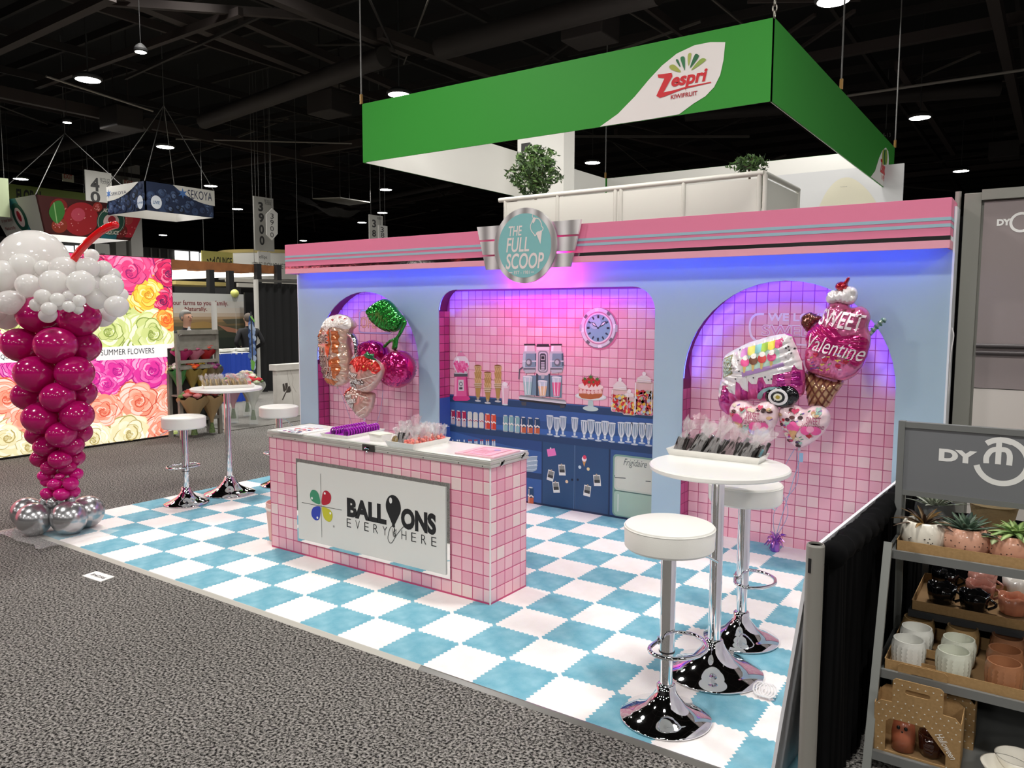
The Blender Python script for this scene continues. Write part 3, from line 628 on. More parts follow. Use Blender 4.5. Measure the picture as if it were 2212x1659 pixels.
def jar(u0, u1, v0, v1, lidv, lab):
    def f(c):
        r = random.Random(int(u0)); a, b_ = zz(c,u0,v1), zz(c,u1,v0+18); x0, z0, x1, z1 = a[0], a[1], b_[0], b_[1]
        c.poly(rrect(x0,z0,min(x1,XR),z1,.02),'#e6c3bf',7); lev = z0+(z1-z0)*.72
        for k in range(int((x1-x0)*(lev-z0)*9000)):
            x, z = r.uniform(x0+.014,x1-.014), r.uniform(z0+.014,lev)
            if x > XR-.012: continue
            c.poly(circ(x,z,.0135,10),r.choice(['#c92a35','#e0452f','#eab93d','#f0d36a','#7c2a3c','#e58ab0','#a9b8a2','#b8c7cf','#8d1f2e']),8+k%4)
        xm = (x0+x1)/2; c.poly([(min(x,XR),z) for x, z in [(x0+.02,z1-.004),(x1-.02,z1-.004),(x1-.028,z1+.03),(x0+.028,z1+.03)]],'#eddcd8',8); lz = zz(c,u0,lidv)[1]
        c.poly([(min(x,XR),z) for x, z in [(x0+.016,z1+.026),(x1-.016,z1+.026),(xm+.02,lz-.02),(xm-.02,lz-.02)]],'#f0e2de',9); c.poly(circ(min(xm,XR-.02),lz-.006,.017,12),'#f7efec',10)
        c.line([(x0+.014,z0+.02),(x0+.014,z1-.01)],.006,'#ffffff',13); c.line([(min(x1-.014,XR-.006),z0+.02),(min(x1-.014,XR-.006),z1-.01)],.004,'#ffffff',13); c.line([(x0+.018,z1+.016),(min(x1-.018,XR),z1+.016)],.004,'#ffffff',12)
    printed('printed_candy_jar', lab, f)
jar(1220,1345,740,905,680,'printed candy jar with knob lid, middle size'); jar(1378,1512,690,925,640,'printed tall candy jar at the alcove edge'); jar(1298,1393,790,925,758,'printed small candy jar in front')
def clock(c):
    x, z = zz(c,1135,340); c.poly(circ(x+.012,z-.008,.178,40),'#d9759b',1); c.poly(circ(x,z,.172,48),'#8f8a90',6); c.poly(circ(x-.004,z+.003,.166,48),'#dcdde0',7)
    for k in range(8): t = k*math.pi/4; c.poly([(x+.168*math.cos(t+.0),z+.168*math.sin(t)),(x+.168*math.cos(t+.22),z+.168*math.sin(t+.22)),(x+.142*math.cos(t+.22),z+.142*math.sin(t+.22)),(x+.142*math.cos(t),z+.142*math.sin(t))],'#6f6c74' if k%2 else '#f6f6f7',8)
    c.poly(circ(x,z,.138,48),'#c98aa4',9); c.poly(circ(x,z,.128,48),'#f3dfe6',10); c.poly(circ(x,z,.116,48),'#86b6c6',11); c.poly(circ(x-.03,z+.045,.055,24),'#a9cfd9',12)
    for k in range(12):
        t = k*math.pi/6; c.line([(x+.082*math.sin(t),z+.082*math.cos(t)),(x+.108*math.sin(t),z+.108*math.cos(t))],.014 if k%3 else .018,'#2a3a4a',13)
    for t, L in ((math.radians(-52),.085),(math.radians(52),.105)):
        c.poly([(x,z),(x+L*.6*math.sin(t)-.014*math.cos(t),z+L*.6*math.cos(t)+.014*math.sin(t)),(x+L*math.sin(t),z+L*math.cos(t)),(x+L*.6*math.sin(t)+.014*math.cos(t),z+L*.6*math.cos(t)-.014*math.sin(t))],'#33424f',14)
        c.poly([(x+L*.3*math.sin(t),z+L*.3*math.cos(t)),(x+L*.6*math.sin(t)-.008*math.cos(t),z+L*.6*math.cos(t)+.008*math.sin(t)),(x+L*.85*math.sin(t),z+L*.85*math.cos(t)),(x+L*.6*math.sin(t)+.008*math.cos(t),z+L*.6*math.cos(t)-.008*math.sin(t))],'#eef1f3',15)
    c.poly(circ(x,z,.009,10),'#33424f',16); 
    for sx in (-1,1): c.poly(rect(x+sx*.16,z-.03,x+sx*.182,z+.03),'#b9b9bf',8)
printed('printed_clock', 'printed round chrome wall clock with light blue face', clock)
# neon style signs printed in the arched alcoves
c = Canvas((-3.27,YP,0),(1,0,0),(0,0,1), eps=.0004)
def Z5(u, v): return (640+u/4.878, 600+v/4.878)
fr = [c.P(*Z5(*p)) for p in ((745,345),(690,345),(668,370),(663,550),(675,575),(720,580),(980,585),(1010,570))]
c.line(fr,.016,'#8a6fb4',1); c.line(fr,.008,'#d9c8ea',2)
a, b_ = c.P(*Z5(680,530)), c.P(*Z5(905,410)); c.text('OPEN', a[0],a[1],b_[0]+.0,b_[1],'#b8655a',1, bold=.02); c.text('OPEN', a[0]+.004,a[1]+.004,b_[0]-.004,b_[1]-.004,'#f2b79c',2)
o = c.build('printed_open_sign', al1); o['label'] = 'printed pink neon sign reading OPEN'
def Z7(u, v): return (1450+u/2.592, 580+v/2.592)
c = Canvas((.9,YP,0),(1,0,0),(0,0,1), eps=.0004)
wn = mat('neon_print', '#f6e3f2', .5)
c.line(smoothline([c.P(*Z7(*p)) for p in ((520,255),(475,258),(448,285),(440,330),(450,380),(490,410),(560,418))],4),.017,wn,2); c.line([c.P(*Z7(560,415)),c.P(*Z7(900,440))],.012,wn,2)
a, b_ = c.P(*Z7(540,295)), c.P(*Z7(870,250)); c.text('WE LOVE', a[0],a[1],b_[0],b_[1],wn,2,bold=.03)
a, b_ = c.P(*Z7(505,378)), c.P(*Z7(905,318)); c.text('SWEETS', a[0],a[1],b_[0],b_[1],wn,2,bold=.035); c.text('SWEETS', a[0]+.004,a[1]+.006,b_[0]-.004,b_[1]-.006,'#e79ac0',3,bold=-.005)
o = c.build('printed_neon_sign', al3); o['label'] = 'printed white neon lettering WE LOVE SWEETS'
# ------------------------------------------------------------------ pink tiled counter with company sign
CX0, CX1, CY0, CY1, CZ = -2.2, -.19, .83, 1.215, .835
alu = mat('aluminium', '#d4d3cc', .4, metal=.55); white_lam = mat('white_laminate', '#efeee9', .22); steel = mat('dark_steel', '#55534f', .4, metal=.8); chrome = mat('chrome', '#e6e6e8', .04, metal=1)
ct = thing('tiled_counter', 'pink tiled counter with aluminium rim and white top', 'counter', ((CX0+CX1)/2, (CY0+CY1)/2, 0))
MB().box(CX0,CX1,CY0,CY1,.012,CZ).build('body', mat('counter_grout','#c24a74',.7), ct)
rim = MB()
prof = [(0,0),(.010,.004),(.010,.018),(.005,.022),(.010,.026),(.010,.040),(.005,.044),(.008,.050),(.0,.056)]
loop = [(CX0,CY0),(CX1,CY0),(CX1,CY1),(CX0,CY1)]
for d, z in prof: rim.v += [(CX0-d,CY0-d,CZ+z),(CX1+d,CY0-d,CZ+z),(CX1+d,CY1+d,CZ+z),(CX0-d,CY1+d,CZ+z)]
for k in range(len(prof)-1):
    for q in range(4): rim.f.append((k*4+q,k*4+(q+1)%4,(k+1)*4+(q+1)%4,(k+1)*4+q)); rim.mi.append(0)
rim.build('aluminium_rim', alu, ct)
MB().box(CX0+.002,CX1-.002,CY0+.002,CY1-.002,CZ,CZ+.054).build('counter_top', white_lam, ct)
CT = CZ+.054
TC = .0815; rngc = random.Random(5)
cp = [mat('counter_tile_%d' % i, c, .35, coat=.2) for i, c in enumerate(('#e9aebb','#ebb6c1','#edbdc5','#e5a3b4','#edc6c9','#ecd1cf'))]
nx = 25; x_s = CX1-.052
for k in range(11):
    z1 = CZ-.002-k*TC; z0 = max(.014, z1-TC+.0055)
    if z1-z0 < .01: continue
    xs = [CX1-.003, CX1-.052]
    while xs[-1] > CX0+.003: xs.append(max(CX0+.003, xs[-1]-TC))
    for i in range(len(xs)-1):
        x1_, x0_ = xs[i]-.0027, xs[i+1]+.0027
        if x1_-x0_ < .012: continue
        if x0_ > -1.89 and x1_ < -.495 and z0 > .115 and z1 < .705: continue     # behind the sign
        m = cp[rngc.choices(range(6),(5,5,4,3,2,1))[0]]
        tile_at(ct, (x0_+x1_)/2, CY0, (z0+z1)/2, x1_-x0_, z1-z0, m)
    ys = [CY0+.004, CY0+.066]
    while ys[-1] < CY1-.003: ys.append(min(CY1-.003, ys[-1]+TC+.002))
    for i in range(len(ys)-1):
        a, b_ = ys[i]+.0027, ys[i+1]-.0027
        if b_-a < .012: continue
        tile_at(ct, CX1, (a+b_)/2, (z0+z1)/2, b_-a, z1-z0, cp[rngc.choices(range(6),(5,5,4,3,2,1))[0]], side=True)
MB().box(CX1-.004,CX1+.0035,CY0-.0035,CY0+.004,.012,CZ).build('corner_trim', mat('corner_white','#e8e4e0',.4), ct)
# latch on the rim
p = ony(796,968,CY0-.012)
MB().box(p.x-.055,p.x+.055,CY0-.016,CY0-.009,p.z-.022,p.z+.022).build('latch_plate', steel, ct, bevel=.002); lp_ = bpy.data.objects['latch_plate']
mb = MB().tube([(p.x-.02,CY0-.024,p.z),(p.x,CY0-.03,p.z+.006),(p.x+.02,CY0-.024,p.z)],.007,8); mb.sphere((p.x,CY0-.026,p.z-.022),.008,8,6); mb.build('latch', chrome, lp_, True)
for px_, py_ in ((1083,1001),(1128,985)):
    q_ = onx(px_,py_,CX1+.014); mb = MB().cyl((CX1+.008,q_.y,q_.z),(CX1+.02,q_.y,q_.z),.012,seg=14); mb.tube([(CX1+.022,q_.y-.022,q_.z-.012),(CX1+.024,q_.y,q_.z),(CX1+.022,q_.y+.02,q_.z+.014)],.006,8); mb.build('butterfly_latch', chrome, ct, True)
for x in (-2.15,-1.9,-1.35,-1.0,-.7,-.42,-.24): MB().sphere((x,CY0-.010,CZ+.012),.004,8,6).build('rivet', steel, ct)
# sign panel: mirror board with the white printed board in front
sg = thing('company_sign', 'white sign board with mirror border on the front of the counter', 'sign', (-1.19,CY0-.012,.11))
mirror = mat('mirror_board', '#d6d8d8', .03, metal=1)
MB().box(-1.895,-.488,CY0-.012,CY0-.003,.112,.712).build('mirror_border', mirror, sg)
wb_ = MB().box(-1.873,-.516,CY0-.020,CY0-.0125,.136,.686).build('white_board', mat('sign_white','#dedcd6',.45), sg)
c = Canvas((-1.19,CY0-.0202,.4),(1,0,0),(0,0,1), eps=.0005)
def Z4(u, v): return (560+u/3.687, 880+v/3.687)
blk = '#0d0c0d'
for t_, L_, B_, R_, T_, bo in (('BALL',700,868,1012,778,.055),('ONS',1130,962,1408,850,.055)): c.textpx(t_, *Z4(L_,B_), *Z4(R_,T_), blk, 1, bold=bo)
a = c.P(*Z4(698,950)); b_ = c.P(*Z4(1408,1037)); 
n_ = len('EVERYWHERE')
for k, ch in enumerate('EVERYWHERE'):
    W_ = (b_[0]-a[0]); x0_ = a[0]+W_*k/(n_-.55); c.text(ch, x0_, a[1], x0_+W_/(n_)*.52, b_[1], blk, 2, bold=-.012)
x, z = c.P(*Z4(1068,800)); c.poly(circ(x,z+.006,.066,30,.078,-.45,math.pi+.45)[::1]+[(x-.012,z-.108),(x-.014,z-.126),(x+.014,z-.126),(x+.012,z-.108)],blk,1)
c.poly(circ(x-.022,z+.045,.013,14,.02),'#e8e6e2',2)
c.line(smoothline([(x,z-.125),(x+.016,z-.145),(x,z-.16),(x+.014,z-.175),(x+.004,z-.19)],4),.005,blk,3)
c.line(smoothline([(x+.17,z-.075),(x+.10,z-.10),(x+.03,z-.17),(x-.02,z-.235),(x-.05,z-.21),(x-.03,z-.14),(x-.003,z-.12)],5),.004,blk,3)
x, z = c.P(*Z4(494,782)); c.line([(x,z+.225),(x,z-.225)],.0035,'#55534f',1); c.line([c.P(*Z4(340,757)),c.P(*Z4(658,818))],.0035,'#55534f',1)
def petal(ang, col):
    ca, sa = math.cos(ang), math.sin(ang)
    pts = smoothline([(.010,.010),(.012,.07),(.03,.105),(.066,.112),(.098,.09),(.100,.055),(.075,.022)],5,closed=True)
    c.poly([(x+px_*ca-pz*sa, z+px_*sa+pz*ca) for px_, pz in pts], col, 2)
    hx, hz = .04, .092; c.poly(circ(x+(hx*ca-hz*sa), z+(hx*sa+hz*ca), .009, 12), '#f4f3f0', 3)
for ang, col in ((0,'#b5132c'),(math.pi/2,'#3c8f69'),(math.pi,'#2a3fae'),(-math.pi/2,'#c7c22a')): petal(ang, col)
c.poly(circ(*c.P(*Z4(595,948)),.008,14),'#9a9892',2)
c.build('lettering', wb_)
# ------------------------------------------------------------------ things on the counter
def quad_slab(name, pts, z, h, m, parent=None, bevel=0):
    q_ = [onz(x,y,z) for x, y in pts]; mb = MB(); mb.hexa([V3((v.x,v.y,z)) for v in q_]+[V3((v.x,v.y,z+h)) for v in q_]); return mb.build(name, m, parent, bevel=bevel), q_
def R4(u, v): return (560+u/7.373, 880+v/7.373)
def R5(u, v): return (780+u/5.82, 890+v/5.82)
def orect(l, f_, r_, z):
    l, f_, r_ = onz(*l,z), onz(*f_,z), onz(*r_,z); e = r_-f_; return (l+r_)/2, e.length, abs((l-f_).dot(V3((-e.y,e.x,0)).normalized())), math.atan2(e.y,e.x)
paper = mat('paper_white', '#eeece8', .6)
mag = thing('balloon_catalogue', 'colourful printed catalogue lying at the left end of the counter', 'catalogue', (-2.05,.95,CT))
c0, L_, W_, ro = orect(R4(280,385),R4(650,440),R4(1100,365),CT); c0.z = 0; M = Matrix.Translation(c0)@Matrix.Rotation(ro,4,'Z')@Matrix.Diagonal((L_/.28,W_/.20,1,1))
pg_ = MB().box(-.14,.14,-.10,.10,CT+.0005,CT+.008,M).build('pages', paper, mag)
c = Canvas(M@V3((0,0,CT+.0082)), M.to_3x3()@V3((1,0,0)), M.to_3x3()@V3((0,1,0)), eps=.0003); r = random.Random(4)
for k in range(46): x, y = r.uniform(-.12,.12), r.uniform(-.085,.085); c.poly(circ(x,y,r.uniform(.008,.024),9,r.uniform(.006,.016)), r.choice(['#d94f6d','#e88aa0','#6d5aa0','#c7d0e0','#3d3f66','#f2c0c6','#9fb3c9','#e06a5a']), 1+k%6)
c.build('cover_print', pg_)
# purple racks on a white tray
def tray_mesh(L, W, H, t=.006, flare=.012):
    mb = MB(); a, b_ = L/2, W/2
    lo, hi = (a-flare, b_-flare), (a, b_)
    o_ = [(-lo[0],-lo[1],0),(lo[0],-lo[1],0),(lo[0],lo[1],0),(-lo[0],lo[1],0),(-hi[0],-hi[1],H),(hi[0],-hi[1],H),(hi[0],hi[1],H),(-hi[0],hi[1],H),
          (-hi[0]+t,-hi[1]+t,H),(hi[0]-t,-hi[1]+t,H),(hi[0]-t,hi[1]-t,H),(-hi[0]+t,hi[1]-t,H),(-lo[0]+t,-lo[1]+t,t),(lo[0]-t,-lo[1]+t,t),(lo[0]-t,lo[1]-t,t),(-lo[0]+t,lo[1]-t,t)]
    f_ = [(3,2,1,0),(12,13,14,15)]
    for k in range(4):
        j = (k+1)%4; f_ += [(k,j,4+j,4+k),(4+k,4+j,8+j,8+k),(8+k,8+j,12+j,12+k)]
    return mb.add(o_, f_)
wht = mat('melamine_white', '#f1efe9', .2, coat=.3)
def tray(name, label, loc, L, W, H, rot):
    o = link(name, tray_mesh(L,W,H).mesh(name,[wht])); o.location = loc; o.rotation_euler = (0,0,rot); tag(o, label, 'tray'); ORIG[o] = V3(loc); return o
c0, L_, W_, ro1 = orect(R4(985,405),R4(1388,462),R4(1990,345),CT+.022)
tr1 = tray('white_tray', 'shallow white tray carrying two purple ribbed racks', (c0.x,c0.y,CT), L_, W_, .022, ro1)
purple = mat('purple_plastic', '#a51fb2', .3); purpled = mat('purple_dark', '#5e1268', .35)
for k, yo in enumerate((-.042,.048)):
    rk = thing('purple_rack', 'purple ribbed plastic rack on the white tray, %s one' % ('front','rear')[k], 'rack', (0,0,0))
    MB().box(-.165,.165,-.012,.044,.006,.014).build('plate', purple, rk); MB().cyl((-.165,-.022,.024),(.165,-.022,.024),.011,seg=12).build('bar', purpled, rk, True)
    for q_ in range(13):
        x = -.152+q_*.0253; MB().tube([(x,-.022+.023*math.cos(t*.524),.027+.023*math.sin(t*.524)) for t in range(12)],.0052,6,closed=True).build('ring', purple, rk, True)
    rk.location = tr1.location+Matrix.Rotation(ro1,3,'Z')@V3((0,yo*W_/.2,.004)); rk.rotation_euler = (0,0,ro1); rk.scale = (L_*.94/.36,1.15,1.15)
bx_ = onz(*R4(1850,545),CT); bx_.y += .05; nb = thing('paper_box', 'small crumpled white paper box beside the candy tray', 'box', (bx_.x,bx_.y,CT)); mb = MB(); r = random.Random(8)
mb.hexa([V3((bx_.x+a*(.055 if z==0 else .065)+r.uniform(-.006,.006), bx_.y+b_*.045+r.uniform(-.006,.006), CT+.0005+z)) for z in (0,.045) for a, b_ in ((-1,-1),(1,-1),(1,1),(-1,1))]); mb.build('carton', paper, nb); 
MB().prism([(-.07,-.05),(.05,-.06),(.07,.05),(-.05,.07)], lambda x,y:(bx_.x+x,bx_.y+y,CT+.047), lambda x,y:(bx_.x+x,bx_.y+y,CT+.05)).build('lid_card', mat('card_cream','#ece9d8',.6), nb)
# candy bags --------------------------------------------------------
film = mat('cellophane', '#f7f4f4', .12, alpha=.26, spec=.9); film3 = mat('cellophane_thin', '#f4f4f2', .12, alpha=.16, spec=.9); film2 = mat('cellophane_pink', '#f3d3da', .12, alpha=.3, spec=.9)
def film_mesh(w, h, seed, fan=1.25, depth=.02, gather=.55):
    r = random.Random(seed); nu, nv = 7, 8; vs = []; fs = []
    for j in range(nv+1):
        t = j/nv; ww = w*(1-(1-gather)*math.sin(min(1,t/.62)*math.pi/2)) if t < .62 else w*(gather+(fan-gather)*((t-.62)/.38))
        for i in range(nu+1):
            s_ = i/nu-.5; n_ = r.uniform(-1,1)*depth*(.35+t)
            vs.append((s_*ww+r.uniform(-1,1)*w*.03, n_, h*t+(r.uniform(-.1,.1)*h if j == nv else r.uniform(-.02,.02)*h)))
    for j in range(nv):
        for i in range(nu): fs.append((j*(nu+1)+i,j*(nu+1)+i+1,(j+1)*(nu+1)+i+1,(j+1)*(nu+1)+i))
    return vs, fs
def bag(name, label, group, loc, rotz, tilt, kind, seed, sc=1.0, fm=None, lean=0):
    t = thing(name, label, 'treat bag', (0,0,0), group); r = random.Random(seed)
    if kind == 'dark': 
        for q_ in range(3): MB().box(-.030+q_*.021,-.012+q_*.021,-.010+q_*.004,.004+q_*.004,.004,.095+r.uniform(-.02,.015)).build('chocolate_stick', mat('choc_%d' % (q_%2), ('#221f1e','#3a3533')[q_%2], .3, coat=.3), t, bevel=.003)
        if seed%3 == 0: MB().box(-.026,.012,-.010,-.007,.018,.058).build('label_card', mat('teal_card','#8fd0e0',.5), t)
        W, H = .07, r.uniform(.14,.21)
    elif kind == 'cookie':
        o = MB(); o.prism(circ(0,.042,.040,20), lambda x,z:(x,-.006,z), lambda x,z:(x,.006,z)); o.build('cookie', mat('cookie_tan','#b59f77',.7, noise=60, col2='#a08a62'), t, True); W, H = .075, .125
    elif kind == 'brown':
        for q_ in range(2): MB().sphere((0,q_*.016-.008,.03),.032,12,8,(1,.3,1)).build('caramel_apple_slice', mat('caramel','#8b7546',.4, noise=40, col2='#6e5a33'), t, True)
        W, H = .07, .12
    elif kind == 'pink':
        for q_ in range(9): MB().sphere((r.uniform(-.024,.024),r.uniform(-.012,.012),.012+r.uniform(0,.036)),.0125,8,6).build('gummy_candy', mat('candy_%d' % (q_%3), ('#ef8074','#f49a86','#e86a68')[q_%3], .35, coat=.4), t, True)
        W, H = .07, .125
    for k, s_ in enumerate((-1,1)):
        vs, fs = film_mesh(W, H, seed*2+k); mb = MB(); mb.add([(x, y*.8+s_*(.011 if z < H*.5 else .004), z) for x, y, z in vs], fs); mb.build('cellophane_wrap', fm or (film3 if kind == 'cookie' else film2 if seed%4 == 1 else film), t, 'all')
    t.location = loc; t.rotation_euler = (tilt, lean, rotz); t.scale = (sc,sc,sc); return t
# tray with candy on the counter
c0, L_, W_, ro2 = orect(R5(290,362),R5(668,408),R5(1135,315),CT+.035)
tray('white_tray', 'white rectangular tray heaped with candy bags on the counter', (c0.x,c0.y,CT), L_, W_, .035, ro2)
RM = Matrix.Rotation(ro2,3,'Z'); TC0 = V3((c0.x,c0.y,CT+.008)); ORD = ('first','second','third','fourth','fifth','sixth','seventh','eighth','ninth','tenth','eleventh','twelfth','thirteenth','fourteenth','fifteenth','sixteenth')
for i in range(5):
    for j in range(5):
        kind = ('brown','dark','pink','pink','pink')[i]
        if kind == 'dark' and j > 2: kind = 'pink'
        row = ('front','second','third','fourth','back')[j]; cl_ = ('first','second','third','fourth','fifth')[i]; nm_ = {'brown':'round brown sweets','dark':'black liquorice','pink':'coral pink gummies'}[kind]
        bag('candy_bag', 'bag of %s in the counter tray, %s row, %s from the left' % (nm_,row,cl_), 'candy bags in the counter tray', TC0+RM@V3((-L_/2+.05+(L_-.10)*j/4, W_/2-.04-(W_-.08)*i/4, 0)), ro2+random.uniform(-2,-1), -.25+.1*(j%2), kind, 40+i*7+j, .92)
fly = thing('flyer_stack', 'stack of pink gingham bordered flyers at the right end of the counter', 'flyers', (-.42,1.02,CT))
c0, L_, W_, ro = orect(R5(1220,520),R5(1620,605),R5(1965,512),CT); c0.z = 0; M = Matrix.Translation(c0)@Matrix.Rotation(ro,4,'Z')@Matrix.Diagonal((L_/.25,W_/.20,1,1))
sht = MB().box(-.125,.125,-.10,.10,CT+.0005,CT+.010,M).build('sheets', mat('flyer_edge','#e9b9c3',.6), fly)
c = Canvas(M@V3((0,0,CT+.0102)), M.to_3x3()@V3((1,0,0)), M.to_3x3()@V3((0,1,0)), eps=.0003); c.poly(rect(-.125,-.1,.125,.1),'#f3c3d0',1); c.poly(rect(-.108,-.084,.108,.084),'#f0b4c6',2)
for k in range(20):
    for s_ in (-1,1): c.poly(rect(-.125+k*.0125,s_*.092-.006,-.119+k*.0125,s_*.092+.006),'#e88aa4',3)
for k in range(16):
    for s_ in (-1,1): c.poly(rect(s_*.117-.006,-.1+k*.0125,s_*.117+.006,-.094+k*.0125),'#e88aa4',3)
for k in range(5): c.poly(rect(-.08,.05-k*.022,.06-.02*(k%3),.054-k*.022),'#d0708e',3)
c.poly(circ(.06,-.03,.022),'#b9a2d6',3); c.build('flyer_print', sht)
bn = thing('pink_bin', 'small pale pink waste bin behind the left end of the counter', 'bin', (-2.33,1.0,.012))
MB().lathe([(.10,.012),(.118,.25),(.12,.30),(.112,.30),(.10,.03)],28,(-2.31,1.02,0)).build('bucket', mat('bin_pink','#e3b7aa',.5), bn, True)
MB().lathe([(.121,.245),(.124,.25),(.124,.262),(.121,.266)],28,(-2.31,1.02,0)).build('rim_band', mat('bin_band','#efe6dd',.5), bn, True)
# ------------------------------------------------------------------ bar stools and bar tables
leather = mat('white_leather', '#ecebe4', .35, bump=.05, bscale=200); gasket = mat('black_gasket', '#18181a', .4); darkch = mat('dark_chrome', '#9a9aa0', .07, metal=1)
def make_stool(H):
    t = thing('bar_stool', 'x', 'stool', (0,0,0), 'white round bar stools')
    MB().lathe([(.001,.020),(.193,.002),(.197,.006),(.193,.012),(.14,.03),(.085,.062),(.055,.10),(.042,.125),(.04,.15),(.03,.155)],48).build('base', chrome, t, 'all')
    MB().cyl((0,0,.15),(0,0,.30),.027,seg=24).build('lower_pole', chrome, t, True)
    MB().cyl((0,0,.295),(0,0,.301),.034,seg=24).build('gasket', gasket, t, True)
    MB().cyl((0,0,.301),(0,0,H-.10),.032,seg=24).build('pole', chrome, t, True)
    pts = [(-.035,-.06),(-.02,-.115),(.03,-.145),(.10,-.125),(.155,-.06),(.165,.0),(.155,.06),(.10,.125),(.03,.145),(-.02,.115),(-.035,.06)]
    MB().tube([(x-.0,y,.335+.0*x) for x, y in smoothline(pts,4,closed=True)],.009,8,closed=True).build('footrest', chrome, t, 'all')
    MB().cyl((-.035,0,.32),(-.035,0,.35),.012,seg=10).build('footrest_clamp', chrome, t, True)
    s_ = MB().lathe([(.001,H-.105),(.178,H-.105),(.187,H-.095),(.189,H-.018),(.184,H-.006),(.17,H-.001),(.001,H)],56); so_ = s_.build('seat', leather, t, True)
    MB().tube([(.1885*math.cos(k*.131),.1885*math.sin(k*.131),H-.014) for k in range(48)],.0022,6,closed=True).build('seat_seam', leather, so_, True)
    MB().tube([(.02,.03,H-.115),(.10,.10,H-.135),(.15,.155,H-.175)],.0055,8).build('lever', chrome, t, True)
    return t
s0 = make_stool(.855)
s0.location = (1.187,.228,.012); s0.rotation_euler = (0,0,math.radians(-5)); s0['label'] = 'white bar stool nearest the camera at the booth corner'
s1 = copy_tree(s0); s1.location = (1.19,1.215,.012); s1.rotation_euler = (0,0,math.radians(15)); s1['label'] = 'white bar stool behind the right bar table, by the arched alcove'
s2 = make_stool(.80); s2.location = (-3.905,1.23,.012); s2.rotation_euler = (0,0,math.radians(170)); s2['label'] = 'white bar stool left of the far bar table'
s3 = copy_tree(s2); q_ = onz(590,1047); s3.location = (-3.83,2.22,.012); s3.rotation_euler = (0,0,math.radians(-50)); s3['label'] = 'white bar stool half hidden behind the left end of the counter'
def make_table(H):
    t = thing('bar_table', 'x', 'table', (0,0,0), 'white round bar tables')
    MB().lathe([(.001,.022),(.233,.002),(.238,.006),(.233,.012),(.17,.032),(.10,.07),(.06,.12),(.046,.15),(.042,.165),(.03,.17)],56).build('base', chrome, t, 'all')
    MB().cyl((0,0,.165),(0,0,H-.02),.03,seg=28).build('pole', chrome, t, True)
    MB().lathe([(.001,H-.026),(.318,H-.026),(.325,H-.02),(.325,H-.006),(.319,H),(.001,H)],72).build('table_top', white_lam, t, True)
    MB().lathe([(.11,H-.034),(.11,H-.026)],24).build('top_plate', chrome, t)
    return t
HT = 1.02
t0 = make_table(HT); t0.location = (1.205,.76,.012); t0['label'] = 'round white bar table between the two right stools'
t1 = copy_tree(t0); t1.location = (-3.93,1.70,.012); t1['label'] = 'round white bar table at the far left of the booth floor'
ZT = HT+.012
def on_table(tb, name, lab, loc, L, W, rot): return tray(name, lab, (loc[0],loc[1],ZT+.0005), L, W, .03, rot)
pl = onz(1443,982,ZT); pr = onz(1637,1004,ZT); rot = math.atan2(pr.y-pl.y, pr.x-pl.x); cen = (pl+pr)/2; Lr = (pr-pl).length
nrm = V3((-math.sin(rot), math.cos(rot), 0)); cen = cen+nrm*.075
tray('white_tray', 'white tray of dark chocolate bags on the right bar table', (cen.x,cen.y,ZT+.0005), Lr+.02, .16, .032, rot)
RM = Matrix.Rotation(rot,3,'Z')
for k in range(15):
    u = -Lr/2+.035+(Lr-.07)*k/14
    bag('treat_bag', 'bag of dark chocolate sticks on the right table, %s from the left' % ORD[k], 'chocolate bags on the right table', V3((cen.x,cen.y,ZT+.008))+RM@V3((u,-.03+.05*(k%3)/2,0)), rot+random.uniform(-.5,.5), 0, 'dark', 100+k, 1.0, lean=random.uniform(.35,.65))
pl = onz(437,838,ZT); pr = onz(527,842,ZT); 
pl = V3((-4.08,1.49,ZT)); rot2 = math.radians(62)
RM = Matrix.Rotation(rot2,3,'Z'); cen2 = V3((-3.90,1.70,ZT))
tray('white_tray', 'white tray of cookie bags on the far left bar table', (cen2.x,cen2.y,ZT+.0005), .46, .17, .03, rot2)
for k in range(16):
    u = -.20+.40*k/15
    bag('treat_bag', ('bag of pink sweets at the right end of the left table tray' if k == 15 else 'clear bag with tan cookie on the far left table, %s from the left' % ORD[k]), 'cookie bags on the left table', cen2+V3((0,0,.008))+RM@V3((u,-.025+.05*(k%2),0)), rot2+random.uniform(.9,1.5), random.uniform(-.4,-.1), 'pink' if k == 15 else 'cookie', 200+k, 1.0)
# cable coil and booth number card
co = thing('cable_coil', 'small white coiled cord on the foot of the right bar table', 'cord', (1.36,.62,.02)); mb = MB()
cc = onz(1652,1488,.05)
mb.tube([(cc.x-.03+.06*k/40+.028*math.cos(k*.7), cc.y+.028*math.sin(k*.7), .045+.02*math.sin(k*.7)) for k in range(40)],.004,6); mb.build('cord', mat('cord_white','#efecec',.4), co, True)
q_ = [onz(x,y) for x, y in ((177,1245),(217,1258),(248,1247),(208,1235))]
bc = thing('booth_number_card', 'white card marked B4256 lying on the grey carpet', 'card', q_[0]); mb = MB(); mb.hexa([V3((v.x,v.y,.001)) for v in q_]+[V3((v.x,v.y,.005)) for v in q_]); mb.build('card', paper, bc)
c = Canvas(V3((q_[0].x,q_[0].y,.0052)), (q_[3]-q_[0]), (q_[0]-q_[1]), eps=.0003)
U_ = (q_[1]-q_[0]).normalized(); c = Canvas(V3((q_[0].x,q_[0].y,.0052)), U_, V3((-U_.y,U_.x,0)), eps=.0003); L_ = (q_[1]-q_[0]).length; W_ = (q_[3]-q_[0]).length
c = Canvas(V3((q_[0].x,q_[0].y,.0052)), U_, V3((-U_.y,U_.x,0)), eps=.0003)
c.text('B4256', L_*.14, W_*.36, L_*.84, W_*.64, '#2a2a2c', 1, bold=.02); c.build('number', bc)
